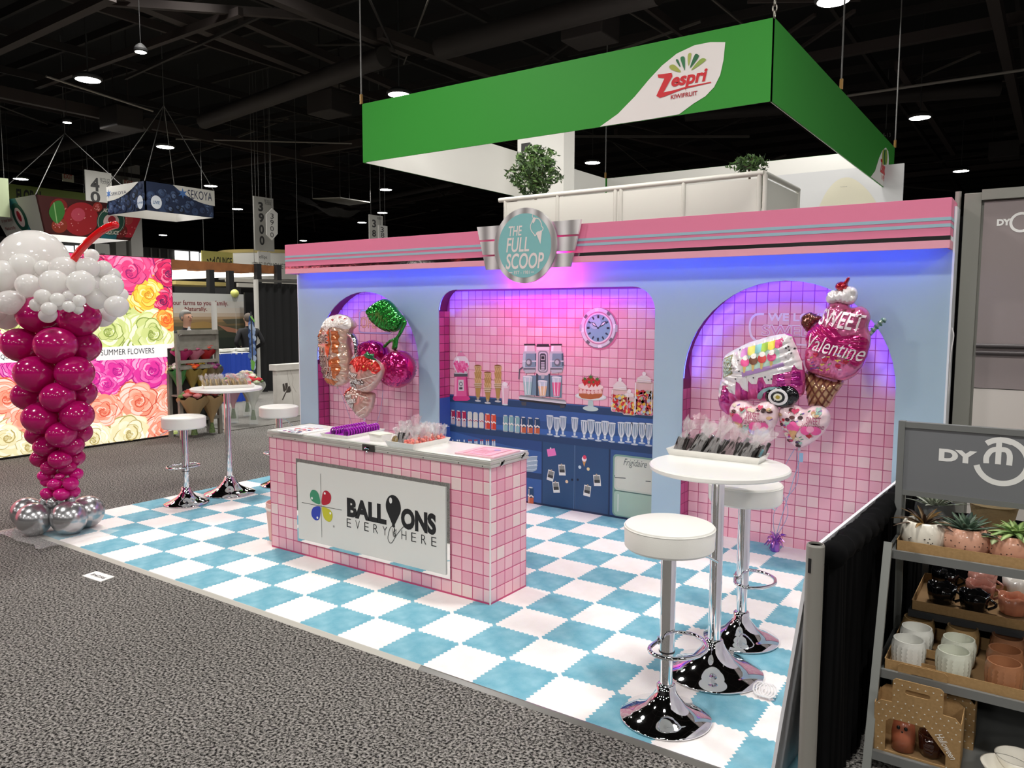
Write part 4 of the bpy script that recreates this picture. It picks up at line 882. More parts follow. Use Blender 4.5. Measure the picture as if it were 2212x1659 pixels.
# ------------------------------------------------------------------ low side wall: white panel, black drape on a pipe
white_p = mat('white_panel', '#e6e6ea', .5)
sp = thing('low_side_panel', 'low white panel leaning along the right side of the booth floor', 'panel', (1.8,1.4,0))
pa, pb, pc, pd = V3((1.70,-.04,.0)), V3((1.815,-.04,.935)), V3((1.95,2.84,.935)), V3((1.86,2.84,.0)); th = V3((.012,0,.0))
MB().hexa([pa,pa+th,pd+th,pd,pb,pb+th,pc+th,pc]).build('board', white_p, sp)
drape_m = mat('black_drape', '#0a0a0b', .95, spec=.1)
dr = thing('black_drape', 'black pleated cloth drape hanging beside the low white panel', 'drape', (1.9,1.4,0))
def drape(name, a, b_, z0, z1, parent, m, pleat=.035, amp=.018, rows=8, gather=0):
    a, b_ = V3(a), V3(b_); L = (b_-a).length; n = max(8,int(L/pleat*4)); d = (b_-a).normalized(); nn = V3((-d.y,d.x,0)); vs = []; fs = []
    for j in range(rows+1):
        t = j/rows
        for i in range(n+1):
            k = i/n; s_ = math.sin(i*math.pi/2+.6*math.sin(i*.13))*amp*(.5+.7*(1-t))+.006*math.sin(i*.37+t*3)
            p_ = a+d*(L*k)+nn*s_; vs.append((p_.x,p_.y,z0+(z1-z0)*t))
    for j in range(rows):
        for i in range(n): fs.append((j*(n+1)+i,j*(n+1)+i+1,(j+1)*(n+1)+i+1,(j+1)*(n+1)+i))
    return MB().add(vs,fs).build(name, m, parent, 'all')
drape('cloth', (1.875,.0,0), (2.0,2.85,0), .01, .90, dr, drape_m, .06, .02)
mb = MB(); n = 90
mb.tube([(1.878+.125*k/n+.004*math.sin(k*2.1), 2.85*k/n, .905+.01*math.sin(k*1.9)) for k in range(n+1)], [.042+.006*math.sin(k*1.7) for k in range(n+1)], 10); mb.build('rod_pocket', drape_m, dr, 'all')
pst = thing('drape_post', 'galvanised steel upright post holding the black drape', 'post', (1.838,-.05,0)); galv = mat('galvanised', '#98968f', .45, metal=.35)
MB().cyl((1.838,-.05,.012),(1.838,-.05,.955),.03,seg=24).build('pipe', galv, pst, True)
MB().lathe([(.03,.955),(.027,.962),(.024,.962),(.024,.90)],24,(1.838,-.05,0)).build('pipe_rim', galv, pst, True)
d_ = (V3((CAM.x,CAM.y,0))-V3((1.838,-.05,0))).normalized(); d_ = V3((-.35,-.94,0))
MB().box(-.005,.005,-.0325,-.028,.865,.915, Matrix.Translation((1.838,-.05,0))@Matrix.Rotation(math.atan2(d_.x,-d_.y)*1.0,4,'Z')).build('slot', gasket, pst)
MB().box(1.70,1.98,-.19,.09,.0,.012).build('foot_plate', galv, pst)
# ------------------------------------------------------------------ balloon column shaped like an ice cream soda
import numpy as np
latex = mat('latex_magenta', '#c0106e', .14, coat=.5); latex2 = mat('latex_pink', '#d9148a', .14, coat=.5); latexw = mat('latex_white', '#f4f3f0', .12, coat=.4); foil_s = mat('silver_latex', '#b4b4b6', .24, metal=.85); latexr = mat('latex_red', '#d40f16', .14, coat=.5)
for m_, k_, c_ in ((latex,.3,'#d81a80'),(latex2,.3,'#e8209a'),(latexw,.5,'#f6f5f2')):     # thin rubber lets light through
    nt = m_.node_tree; b = nt.nodes['Principled BSDF']; tr = nt.nodes.new('ShaderNodeBsdfTranslucent'); tr.inputs[0].default_value = (*lin(c_),1); mxs = nt.nodes.new('ShaderNodeMixShader'); mxs.inputs[0].default_value = k_
    nt.links.new(b.outputs[0], mxs.inputs[1]); nt.links.new(tr.outputs[0], mxs.inputs[2]); nt.links.new(mxs.outputs[0], nt.nodes['Material Output'].inputs['Surface'])
D0 = 6.12
bc_ = atd(128,1120,D0); col = thing('balloon_column', 'tall balloon column of magenta, white and silver balloons with red straw', 'balloon column', (bc_.x,bc_.y,0))
def ball_mesh(m):
    prof = []
    for i in range(19):
        t = math.pi*i/18; r_ = math.sin(t); z = -math.cos(t)
        if z < -.2: z = z*(1+.10*((-z-.2)/.8)**2)
        prof.append((max(r_,1e-6), z))
    return MB().lathe(prof, 28).mesh('balloon', [m], 'all')
BM = {k: ball_mesh(m) for k, m in (('m',latex),('p',latex2),('w',latexw),('s',foil_s))}
rb = random.Random(2)
def ball(px_, py_, rx, ry, off, k, minz=False):
    D = D0+off; p = atd(px_,py_,D); sx, sz = rx*D/FPX, ry*D/FPX
    if minz: p.z = max(p.z, sz*1.02+.012)
    o = link('balloon', BM[k], col); o.location = p-ORIG[col]; o.scale = (sx,sx,sz); o.rotation_euler = (rb.uniform(-.25,.25),rb.uniform(-.25,.25),rb.uniform(0,6))
    return o
S2 = 2.37
for u, v, rx, ry, off in ((200,470,110,90,-.05),(405,490,105,88,-.08),(105,625,95,82,-.05),(285,628,105,90,-.22),(425,635,88,78,.0),(180,775,102,88,-.18),(382,770,95,84,-.18),(145,885,82,72,0),(297,893,86,74,-.2),(420,872,72,64,0),(210,1000,92,78,-.15),(395,988,82,74,-.15),(195,1085,62,54,0),(315,1085,75,64,-.16),(412,1075,58,52,0),(240,1145,66,50,-.08),(370,1140,58,50,-.08),(210,1207,52,44,0),(308,1213,57,47,-.12),(385,1203,48,42,0),(255,1255,44,36,-.06),(345,1255,44,36,-.06)):
    ball(u/S2,480+v/S2,rx/S2,ry/S2,off,'m')
for v, r_ in ((480,100),(625,95),(775,95),(885,78),(1000,82),(1085,62),(1145,58),(1207,50),(1255,42)):
    for du in (-60,70): ball((300+du*r_/100)/S2,480+(v+10)/S2,r_*.95/S2,r_*.85/S2,.22*r_/100+.04,'m')
for u, v, rx, ry, off in ((232,1298,38,30,-.03),(390,1288,34,30,-.02),(308,1300,26,18,-.08),(282,1340,38,30,-.08),(362,1337,38,32,-.08),(240,1325,32,27,-.02),(242,1388,34,28,-.06),(315,1392,40,31,-.09),(375,1378,34,30,-.02),(310,1350,60,45,.06)): ball(u/S2,480+v/S2,rx/S2,ry/S2,off,'p')
for u, v, r_, off in ((175,1520,86,-.14),(353,1512,88,-.10),(447,1480,82,.10),(140,1492,78,.12),(290,1470,75,.2)): ball(u/S2,480+v/S2,r_/S2,r_/S2*.96,off,'s',True)
for u, v, r_ in ((270,1435,32),(225,1430,22),(320,1430,25),(365,1420,20)): ball(u/S2,480+v/S2,r_/S2,r_/S2,-.06,'s')
S3 = 6.913
for u, v, rx, ry, off in ((500,590,490,465,.28),(330,650,195,185,-.05),(20,790,232,225,-.12),(650,690,125,118,-.02),(950,715,212,200,-.02),(420,940,178,165,-.25),(800,890,202,172,-.3),(1210,905,200,182,-.3),(1320,680,165,150,0),(1370,500,105,100,.2),(1540,690,125,118,.1),(1650,815,145,140,.15),(1665,945,172,165,-.18),(140,1190,215,172,-.2),(1450,1135,165,150,-.18),(1740,1250,174,155,-.24),
    (640,1110,120,110,-.42),(860,1150,106,95,-.42),(1020,1100,86,82,-.35),(1185,1170,90,84,-.42),(1030,1258,92,82,-.45),(535,1230,92,92,-.4),(730,1285,112,92,-.47),(715,1385,130,108,-.38),(1165,1295,82,72,-.4),(890,1255,62,58,-.38),(1820,1080,92,95,.08),(1520,1390,190,160,.16),(1640,1385,105,95,.08),(100,1430,175,160,.12),(1180,650,115,115,.08),(-170,1000,240,220,-.05),(-130,1300,220,190,.0),(1130,1010,180,150,.05),(700,1000,260,200,.1),(1380,950,190,170,.1),(300,1150,220,180,.1),(1250,1250,200,170,.25),(560,1250,220,180,.25),(950,860,260,220,.3),(-150,720,200,190,.2),(1350,760,180,170,.4),(300,900,240,220,.45),(1000,1100,240,200,.5)):
    ball(u/S3,480+v/S3,rx/S3,ry/S3,off,'w')
pts = smoothline([(1060,700,.05),(1110,545,.02),(1250,360,0),(1440,185,-.02),(1600,80,-.04),(1765,30,-.06)],5)
MB().tube([atd(u/S3,480+v/S3,D0+o_) for u, v, o_ in pts],[.026+.004*min(1,k/8) for k in range(len(pts)-1)]+[.012],12).build('red_straw_balloon', latexr, col, 'all')
bp_ = thing('base_sheet', 'crumpled clear plastic sheet under the silver balloons', 'plastic sheet', (bc_.x,bc_.y,.012))
vs = []; r = random.Random(6)
for j in range(9):
    for i in range(11): vs.append((bc_.x-.36+.08*i+r.uniform(-.02,.02), bc_.y-.32+.07*j+r.uniform(-.02,.02), .014+r.uniform(0,.02)))
MB().add(vs,[(j*11+i,j*11+i+1,(j+1)*11+i+1,(j+1)*11+i) for j in range(8) for i in range(10)]).build('sheet', film, bp_, 'all')
# ------------------------------------------------------------------ foil balloons
class Foil:
    def __init__(s, outline, T, cap=None, step=.02, wr=.10, freq=2.2):
        s.o = outline; n = len(outline); A = np.array(outline); B = np.roll(A,-1,0); s.A = A; s.E = B-A; s.l2 = (s.E**2).sum(1)+1e-12; s.T = T; s.wr = wr; s.freq = freq
        x0, y0 = A.min(0); x1, y1 = A.max(0); pts = []
        gx = int((x1-x0)/step)+1; gy = int((y1-y0)/step)+1
        for j in range(gy+1):
            for i in range(gx+1):
                p = (x0+(i+.5*(j%2))*step, y0+j*step)
                if inside(p, outline): pts.append(p)
        d = [s.dist(p)[0] for p in pts]; s.R = min(max(d), cap or 9); pts = [p for p, q_ in zip(pts,d) if q_ > step*.35]
        vs = [V3(p) for p in list(outline)+pts]
        r_ = delaunay_2d_cdt(vs, [(i,(i+1)%n) for i in range(n)], [], 1, 1e-5)
        s.v = [(p.x,p.y) for p in r_[0]]; s.f = [tuple(f) for f in r_[2]]
    def dist(s, p):
        w = np.array(p)-s.A; t = np.clip((w*s.E).sum(1)/s.l2,0,1); q_ = w-s.E*t[:,None]; d2 = (q_**2).sum(1); k = int(d2.argmin()); return math.sqrt(d2[k]), k+float(t[k])
    def h(s, u, v):
        d, k = s.dist((u,v)); t = min(d/s.R,1)
        if not inside((u,v), s.o): return 0
        return s.T*math.sqrt(max(0,1-(1-t)**2))*(1+s.wr*math.sin(k*s.freq)*(1-t)**1.5*2*min(1,t*4))
    def build(s, cv, name, m, parent):
        H = [s.h(*p) if s.dist(p)[0] > 1e-4 else 0 for p in s.v]; n = len(s.v)
        vs = [cv.O+cv.U*p[0]+cv.V*p[1]+cv.N*h for p, h in zip(s.v,H)]+[cv.O+cv.U*p[0]+cv.V*p[1]-cv.N*h for p, h in zip(s.v,H)]
        return MB().add(vs, s.f+[tuple(i+n for i in f[::-1]) for f in s.f]).build(name, m, parent, 'all')
def foil_m(name, col_, metal=.55, rough=.16): return mat(name, col_, rough, metal=metal, coat=.6)
def fcanvas(p, foil=None, tilt=0, edge=.017):
    U = V3((math.cos(tilt),math.sin(tilt),0)); cv = Canvas(p, U, (0,0,1), eps=.0012, h=(foil.h if foil else None), maxedge=edge); return cv
def foil_balloon(name, label, center_px, Y, parts, tilt=0, ribbons=None):
    p = ony(*center_px, Y); t = thing(name, label, 'foil balloon', (p.x,p.y,p.z-.3)); out = {}
    for pn, (outl, T, m, dy, kw) in parts.items():
        cv = fcanvas(p+V3((0,dy,0)), None, tilt); o2 = smoothline([cv.P(*q_) for q_ in outl], kw.get('k',6), closed=True) if kw.get('smooth',True) else [cv.P(*q_) for q_ in outl]
        f = Foil(o2, T, kw.get('cap'), min(kw.get('step',.013),.013), kw.get('wr',.1), kw.get('freq',2.2)); cv.part = f.build(cv, pn, m, t)
        cv.h = f.h; cv.lift = .0045; out[pn] = (cv, f)
    return t, out
def knot(t, p): MB().lathe([(.012,0),(.004,.02),(.003,.03)],8,p).build('neck', mat('clear_tail','#dfe3ea',.2,alpha=.6), t)
def L5(L): return [Z5(*p) for p in L]
def L7(L): return [Z7(*p) for p in L]
# --- left alcove
mugm = foil_m('foil_mug', '#d9b8a4', .45); pinkc = foil_m('foil_cherry', '#c0136f', .7, .14); greenf = foil_m('foil_green', '#1f8f2c', .75, .14); redf = foil_m('foil_red', '#d3241f', .5); silverf = foil_m('foil_silver', '#d9d9de', .95, .1); darkgr = foil_m('foil_darkgreen','#1d6b3c',.4)
t, P_ = foil_balloon('drink_mug_balloon', 'foil mug balloon with silver handle and berry lettering', Z5(430,770), 2.60, {
  'mug_body': (L5([(300,500),(345,425),(410,392),(475,385),(545,405),(592,450),(612,520),(575,570),(560,700),(580,870),(578,1040),(540,1108),(440,1150),(362,1122),(320,1050),(285,900),(262,750),(262,620),(278,560)]), .12, mugm, 0, {}),
  'handle': (L5([(545,570),(600,585),(640,660),(655,760),(650,830),(610,860),(585,845),(612,800),(612,730),(590,650),(550,620)]), .035, silverf, -.02, {'step':.012})})
cv, f = P_['mug_body']
cream_c = mat('foil_cream', '#ece4de', .25, metal=.2, coat=.6)
cv.poly(smoothline([cv.P(*p) for p in L5([(300,505),(345,428),(410,394),(475,387),(545,407),(590,450),(606,520),(560,540),(500,520),(440,530),(410,600),(380,540),(330,520),(310,545)])],3,closed=True), cream_c, 1)
for L in ([(400,560),(440,540),(455,700),(430,860),(405,760)],[(460,560),(520,560),(515,800),(470,780)],[(300,560),(350,540),(340,620),(300,640)],[(430,870),(520,820),(540,980),(480,1060),(440,1000)],[(350,1040),(430,1060),(500,1090),(440,1130),(370,1110)]): cv.poly([cv.P(*p) for p in L5(L)], foil_m('foil_orange','#d0703c',.5), 1)
for s_, L_, B_, R_, T_ in (('LOVE',300,690,430,605),('U',330,815,385,735),('BERRY',300,935,455,825),('MUCH!',325,1045,465,945)):
    a, b_ = cv.P(*Z5(L_,B_)), cv.P(*Z5(R_,T_)); cv.text(s_, a[0]-.004,a[1]-.004,b_[0]+.004,b_[1]+.004,'#efe3dc',2,bold=.05,rot=.05); cv.text(s_, a[0],a[1],b_[0],b_[1],'#5a2a24',3,bold=.01,rot=.05)
for u, v in ((455,445),(510,415),(435,395),(420,710),(375,775),(555,430),(440,800)): cv.poly(heart(*cv.P(*Z5(u,v)),.022),'#a5282a',4)
cv.build('print', cv.part); knot(t, ony(*Z5(435,1165),2.6))
t, P_ = foil_balloon('cherry_balloon', 'pair of shiny magenta cherry foil balloons with green leaf', Z5(980,700), 2.70, {
  'cherry': (L5([(1065+158*math.cos(k*.314), 962+203*math.sin(k*.314)) for k in range(20)]), .16, pinkc, -.06, {}),
  'far_cherry': (L5([(800+142*math.cos(k*.314), 790+135*math.sin(k*.314)) for k in range(20)]), .13, pinkc, .02, {}),
  'leaf': (L5([(755,350),(795,295),(880,235),(950,225),(1012,270),(1082,360),(1135,430),(1100,520),(1050,570),(960,572),(880,532),(805,462),(770,400)]), .09, greenf, -.02, {'wr':.3}),
  'stem': (L5([(1140,450),(1160,480),(1110,590),(1075,650),(1055,755),(1012,752),(1020,680),(985,690),(935,740),(918,720),(980,655),(1050,620),(1090,560)]), .025, greenf, -.05, {'step':.012})})
ribc = mat('ribbon_lilac', '#a9a6c9', .3); rib2 = mat('ribbon_blue', '#8fb4d6', .3)
t, P_ = foil_balloon('strawberry_balloon', 'large chocolate dipped strawberry foil balloon with green leaves', Z5(745,1010), 2.46, {
  'berry': (L5([(588,900),(610,855),(660,825),(740,815),(830,850),(895,905),(922,970),(900,1050),(850,1130),(800,1190),(735,1212),(660,1190),(605,1145),(590,1050),(580,960)]), .10, foil_m('foil_peach','#d3a79a',.4), 0, {}),
  'leaves': (L5([(700,815),(735,790),(745,770),(770,800),(820,800),(815,840),(855,870),(790,868),(740,850)]), .02, darkgr, -.075, {'step':.012,'smooth':False})})
cv, f = P_['berry']
cv.poly(smoothline([cv.P(*p) for p in L5([(592,898),(612,858),(660,830),(740,820),(828,855),(892,908),(916,970),(880,1010),(840,960),(800,980),(750,960),(720,990),(690,940),(640,900),(610,920)])],3,closed=True), redf, 1)
for L in ([(640,1010),(720,1060),(800,1050),(890,1020)],[(610,1130),(700,1170),(800,1140),(860,1090)],[(600,1080),(650,1110)]): cv.line(smoothline([cv.P(*p) for p in L5(L)],4),.008,'#f1ddd2',2)
for s_, L_, B_, R_, T_ in (('Happy',600,1020,722,975),('Valentine\'s',600,1085,775,1035),('Day',615,1155,690,1085)):
    a, b_ = cv.P(*Z5(L_,B_)), cv.P(*Z5(R_,T_)); cv.text(s_,a[0]-.003,a[1]-.003,b_[0]+.003,b_[1]+.003,'#5a463f',3,bold=.06,rot=-.12); cv.text(s_,a[0],a[1],b_[0],b_[1],'#f2ebe6',4,bold=.03,rot=-.12)
for u, v in ((640,860),(700,880),(780,930),(850,900),(830,950),(870,960)): cv.poly(circ(*cv.P(*Z5(u,v)),.006,8,.010),'#f0c46a',2)
cv.build('print', cv.part)
t, P_ = foil_balloon('strawberry_balloon', 'smaller chocolate dipped strawberry foil balloon under the large one', Z5(670,1310), 2.52, {
  'berry': (L5([(527,1215),(560,1160),(610,1145),(680,1180),(770,1195),(822,1225),(812,1330),(790,1400),(722,1480),(660,1462),(600,1380),(550,1310),(524,1255)]), .075, foil_m('foil_peach','#d3a79a',.4), 0, {})})
cv, f = P_['berry']
cv.poly(smoothline([cv.P(*p) for p in L5([(529,1213),(562,1164),(600,1150),(610,1185),(580,1190),(560,1230),(535,1250)])],3,closed=True), redf, 1)
for s_, L_, B_, R_, T_ in (('Happy',575,1265,640,1225),('Valentine\'s',570,1325,690,1270),('Day',590,1390,668,1320)):
    a, b_ = cv.P(*Z5(L_,B_)), cv.P(*Z5(R_,T_)); cv.text(s_,a[0]-.003,a[1]-.003,b_[0]+.003,b_[1]+.003,'#5a463f',3,bold=.05,rot=.15); cv.text(s_,a[0],a[1],b_[0],b_[1],'#f2ebe6',4,bold=.03,rot=.15)
for L in ([(660,1440),(720,1400),(780,1350)],[(690,1465),(750,1430)],[(620,1220),(700,1230),(800,1260)]): cv.line(smoothline([cv.P(*p) for p in L5(L)],4),.008,'#f1ddd2',2)
cv.build('print', cv.part); knot(t, ony(*Z5(718,1500),2.52))
rb1 = thing('balloon_ribbon', 'thin ribbons hanging from the left balloon bouquet', 'ribbon', (-3.4,2.6,0))
for k, (u, v, u2) in enumerate(((455,1180,620),(715,1500,690),(915,1180,820))):
    a = ony(*Z5(u,v),2.56); e_ = ony(*Z5(u2,1680),2.6); MB().tube(smoothline([tuple(a),tuple(a.lerp(e_,.4)+V3((.015,0,0))),tuple(e_),(e_.x+.02,e_.y,.15)],6),.0022,5).build('ribbon', (ribc,rib2)[k%2], rb1)
# --- right alcove: truck, cone, hearts
t, P_ = foil_balloon('ice_cream_truck_balloon', 'pink and white ice cream truck foil balloon with drips and wheel', Z7(510,590), 2.60, {
  'truck_body': (L7([(296,500),(330,468),(440,412),(560,376),(640,362),(682,378),(705,440),(735,520),(750,600),(746,690),(715,722),(640,750),(545,745),(470,742),(390,745),(345,770),(328,820),(300,806),(275,775),(266,720),(276,650),(290,600),(290,545)]), .13, foil_m('foil_hotpink','#d9559f',.4), 0, {}),
  'wheel': (L7([(620+96*math.cos(k*.449), 714+64*math.sin(k*.449)) for k in range(14)]), .03, foil_m('foil_black','#17171b',.3), -.10, {'step':.015})})
cv, f = P_['truck_body']; wfo = mat('foil_white', '#efe9ea', .2, metal=.15, coat=.6)
drip = [(296,500),(330,470),(440,414),(560,378),(640,364),(682,380),(705,440),(735,520),(742,565),(722,560),(705,535),(690,570),(650,580),(600,590),(595,640),(560,640),(545,600),(520,605),(510,640),(480,640),(465,620),(455,685),(430,670),(415,640),(395,625),(385,700),(355,690),(335,650),(310,650),(295,720),(280,710),(278,655),(292,600),(292,545)]
cv.poly([cv.P(*p) for p in L7(drip)], wfo, 1)
q7 = lambda L: [cv.P(*p) for p in L7(L)]
cv.poly(q7([(312,500),(365,478),(372,585),(310,612)]),'#8f8a5c',2); cv.poly(q7([(318,506),(360,488),(366,578),(316,602)]),'#b9cfc4',3)
cv.poly(q7([(425,480),(625,430),(640,530),(432,595)]),'#c0dfd0',2); cv.poly(q7([(428,575),(655,520),(660,540),(432,600)]),'#b08ac0',4)
for k, col_ in enumerate(('#d88fd0','#e6dc6a','#8fd0d4','#a9cf4a','#ecd94f','#d94a8a')):
    u = 415+k*38; v = 448-k*10; cv.poly(q7([(u,v),(u+38,v-11),(u+40,v+32),(u+20,v+46),(u+3,v+42)]),col_,4)
for u, v, col_ in ((445,520,'#ee5a9c'),(492,510,'#7a4a34'),(540,500,'#d94a4a'),(592,490,'#e24f8a')): cv.poly(circ(*cv.P(*Z7(u,v)),.03,16),col_,5); cv.poly(q7([(u-10,v+14),(u+10,v+14),(u+4,v+56),(u-6,v+58)]),'#e3c07a',4); cv.poly(circ(*cv.P(*Z7(u,v-24)),.018,12),'#f6efe9',6)
for L in ([(300,740),(330,655),(350,690),(340,750)],[(400,735),(420,650),(450,690),(440,740)],[(505,740),(520,620),(545,640),(540,700)],[(620,650),(625,585),(660,585),(665,650)],[(690,650),(700,570),(735,575),(745,650)]): cv.poly(q7(L), foil_m('foil_magenta','#b01f86',.55), 1) if L[0][0] > 390 or True else None
r = random.Random(3)
for k in range(70):
    u, v = r.uniform(300,735), r.uniform(380,620); pz = cv.P(*Z7(u,v))
    if inside((u,v),drip) and not (420 < u < 660 and 400 < v < 600) and not (305 < u < 375 and 475 < v < 615): cv.poly(star(pz[0],pz[1],.009) if k%3 else circ(pz[0],pz[1],.006,8), r.choice(['#2a2a2e','#3a3a44','#b5b0ad']), 3)
cv.poly(smoothline(q7([(500,720),(530,675),(590,655),(650,662),(700,690),(712,718),(690,705),(650,676),(590,670),(545,690),(520,725)]),3,closed=True),'#9fc6c9',4)
cv.build('print', cv.part)
cw, fw = P_['wheel']; x, z = cw.P(*Z7(605,718)); cw.poly(circ(x,z,.066,28,.056) ,'#ece9ea',1); cw.poly(circ(x,z,.047,24,.039),'#1c1c20',2); cw.poly(circ(x,z,.030,20,.025),'#e6e3d0',3); cw.poly(circ(x,z,.015,16,.013),'#b09a3c',4); cw.build('hub_cap', cw.part)
hp = foil_m('foil_pink', '#dd6f9f', .45)
t, P_ = foil_balloon('ice_cream_cone_balloon', 'large pink ice cream cone foil balloon with cream and cherry on top', Z7(930,420), 2.70, {
  'scoop': (L7([(885,198),(930,178),(985,190),(1012,218),(1060,210),(1100,232),(1116,275),(1104,330),(1118,385),(1110,450),(1088,520),(1060,570),(1020,608),(960,630),(900,622),(830,602),(775,582),(750,540),(748,470),(760,420),(752,390),(768,350),(802,318),(845,270),(868,230)]), .14, hp, -.03, {'wr':.06}),
  'waffle_cone': (L7([(752,575),(830,602),(905,624),(967,632),(920,710),(872,780),(800,775),(765,750)]), .09, foil_m('foil_waffle','#c9a074',.3), .01, {'wr':.05}),
  'whipped_cream': (L7([(872,190),(868,150),(900,122),(950,118),(990,100),(1030,108),(1045,145),(1032,185),(1000,205),(950,198),(905,200)]), .07, mat('foil_white', '#efe9ea', .2, metal=.15, coat=.6), -.05, {'step':.014,'wr':.3}),
  'cherry': (L7([(918,110),(924,84),(948,73),(968,72),(984,52),(998,48),(1000,62),(989,85),(993,105),(978,126),(946,130)]), .05, foil_m('foil_cherry_red','#b3152c',.6), -.06, {'step':.012}),
  'cookie': (L7([(724,300),(735,265),(775,245),(820,262),(845,275),(800,318),(768,355),(745,340)]), .04, foil_m('foil_brown','#7a4436',.6), .02, {'step':.014,'wr':.6}),
  'straw': (L7([(1090,375),(1112,350),(1170,285),(1195,275),(1205,292),(1180,310),(1125,372),(1105,390)]), .022, foil_m('foil_straw','#b9cfc4',.4), .0, {'step':.012})})
cv, f = P_['scoop']; q7 = lambda L: [cv.P(*p) for p in L7(L)]
cv.poly(smoothline(q7([(770,355),(800,325),(845,300),(880,330),(930,320),(980,375),(1040,370),(1108,395),(1108,450),(1086,515),(1040,545),(990,480),(930,510),(880,470),(820,460),(762,420)]),3,closed=True), foil_m('foil_deep_pink','#c81f76',.5), 1)
scr = '#fbeef3'
for s_, L_, B_, R_, T_, ro, sh in (('SWEET',835,310,1030,262,-.06,.15),('Valentine',768,425,1030,425,-.20,.35)):
    a = cv.P(*Z7(L_,B_)); 
    if s_ == 'SWEET': cv.text(s_, a[0], a[1], a[0]+.28, a[1]+.11, scr, 3, bold=.015, rot=ro-.12, shear=sh)
    else: cv.text(s_, a[0]+.01, a[1]-.025, a[0]+.365, a[1]+.08, scr, 3, bold=.0, rot=ro-.02, shear=sh)
r = random.Random(9)
for k in range(34):
    u, v = r.uniform(775,1020), r.uniform(470,570); p_ = cv.P(*Z7(u,v))
    if k%6 == 0: cv.poly(heart(p_[0],p_[1],.035,18),r.choice(['#c81f4a','#b0203a']),2)
    else: cv.line([(p_[0]-.01,p_[1]-.006*(k%3-1)),(p_[0]+.01,p_[1]+.006*(k%3-1))],.007,r.choice(['#e6c95a','#7fae6a','#8a4fae','#f2e6ea','#c62d5a']),2)
for u, v in ((925,215),(1030,240),(985,240),(1075,270)): cv.line([(lambda p_: (p_[0]-.01,p_[1]))(cv.P(*Z7(u,v))),(lambda p_: (p_[0]+.012,p_[1]+.01))(cv.P(*Z7(u,v)))],.01,'#7a1f3a',2)
cv.build('print', cv.part)
cv, f = P_['waffle_cone']
for k in range(6):
    a = (745+k*40, 560); cv.line_in([cv.P(*p) for p in L7([a,(a[0]+130,790)])],.009,'#6e3526',2,f.o); cv.line_in([cv.P(*p) for p in L7([(800+k*36,575),(640+k*40,790)])],.009,'#6e3526',2,f.o)
cv.build('print', cv.part)
cs, fs_ = P_['straw']
for k in range(5): cs.line([cs.P(*p) for p in L7([(1100+k*20,350-k*18),(1120+k*20,375-k*18)])],.012,'#4f7a6a',1)
cs.build('print', cs.part)
for k, (u, v, w_, h_, Y, lab) in enumerate(((465,862,282,226,2.50,'pink printed heart foil balloon below the truck balloon'),(745,885,296,240,2.56,'pink printed heart foil balloon below the ice cream cone'))):
    L = [[(328,800),(345,752),(385,738),(430,745),(468,768),(505,745),(552,742),(590,765),(602,810),(592,865),(560,915),(520,952),(480,974),(445,962),(400,925),(355,870)],[(603,805),(617,770),(655,757),(700,762),(745,787),(790,770),(840,770),(880,795),(892,840),(875,890),(830,945),(780,982),(735,1004),(700,1000),(660,970),(630,920),(608,860)]][k]
    t, P_ = foil_balloon('heart_balloon', lab, Z7(u,v), Y, {'heart': (L7(L), .10, mat('foil_heart','#f3d6db',.22,coat=.7), 0, {'k':5,'wr':.10,'freq':.9,'cap':.13})})
    cv, f = P_['heart']; t['group'] = 'heart foil balloons'; r = random.Random(5+k)
    cv.clip = f.o
    cv.textpx('SWEET', *Z7(*((440,832),(775,862))[k]), *Z7(*((520,802),(855,828))[k]), '#a8456a', 4, bold=.005); cv.textpx('Valentine', *Z7(*((420,858),(752,890))[k]), *Z7(*((552,834),(868,866))[k]), '#a8456a', 4, shear=.4)
    text_box = ((410,795,560,862),(745,820,880,895))[k]
    for n_ in range(150):
        x, y = r.uniform(-w_*.5,w_*.5), r.uniform(-h_*.5,h_*.5)
        if not inside((u+x,v+y),L) or (text_box[0] < u+x < text_box[2] and text_box[1] < v+y < text_box[3]): continue
        p_ = cv.P(*Z7(u+x,v+y))
        if f.dist(p_)[0] < .02: continue
        if n_%3 == 0: cv.poly(heart(p_[0],p_[1],r.uniform(.018,.045),16),r.choice(['#b8142c','#d1426a','#e07f9a','#9fbfb4']),2)
        elif n_%3 == 1: cv.poly(circ(p_[0],p_[1],.017,12,.012),r.choice(['#3a1a20','#5a2a2a','#c9a27a','#d9cdb4']),2)
        else: cv.line([(p_[0]-.008,p_[1]),(p_[0]+.008,p_[1]+.008)],.006,r.choice(['#7a4fae','#4f8f6a','#d98a9a']),2)
    x, y = cv.P(*Z7(*((392,850),(703,895))[k]))
    for dx, dz in ((-.018,.014),(.018,.014),(0,.034)): cv.poly(circ(x+dx,y+dz,.025,14),'#e6589c',3)
    cv.poly([(x-.032,y),(x+.032,y),(x+.004,y-.075)],'#cfa070',3)
    x, y = cv.P(*Z7(*((510,900),(797,925))[k])); cv.poly(circ(x,y,.06,18,.035),'#a98ae0',3); cv.poly(circ(x-.03,y+.03,.03,12),'#ea5a9c',4); cv.poly(circ(x+.03,y+.03,.03,12),'#ea5a9c',4); cv.poly(circ(x,y+.04,.022,12),'#f2a0c0',5)
    cv.build('print', cv.part); knot(t, ony(*Z7(u-30 if k else u,v+h_*.5+14),Y))
rb2 = thing('balloon_ribbon', 'curled blue ribbons running from the heart balloons to the weight', 'ribbon', (1.0,2.5,0))
wp = onz(1678,1190)
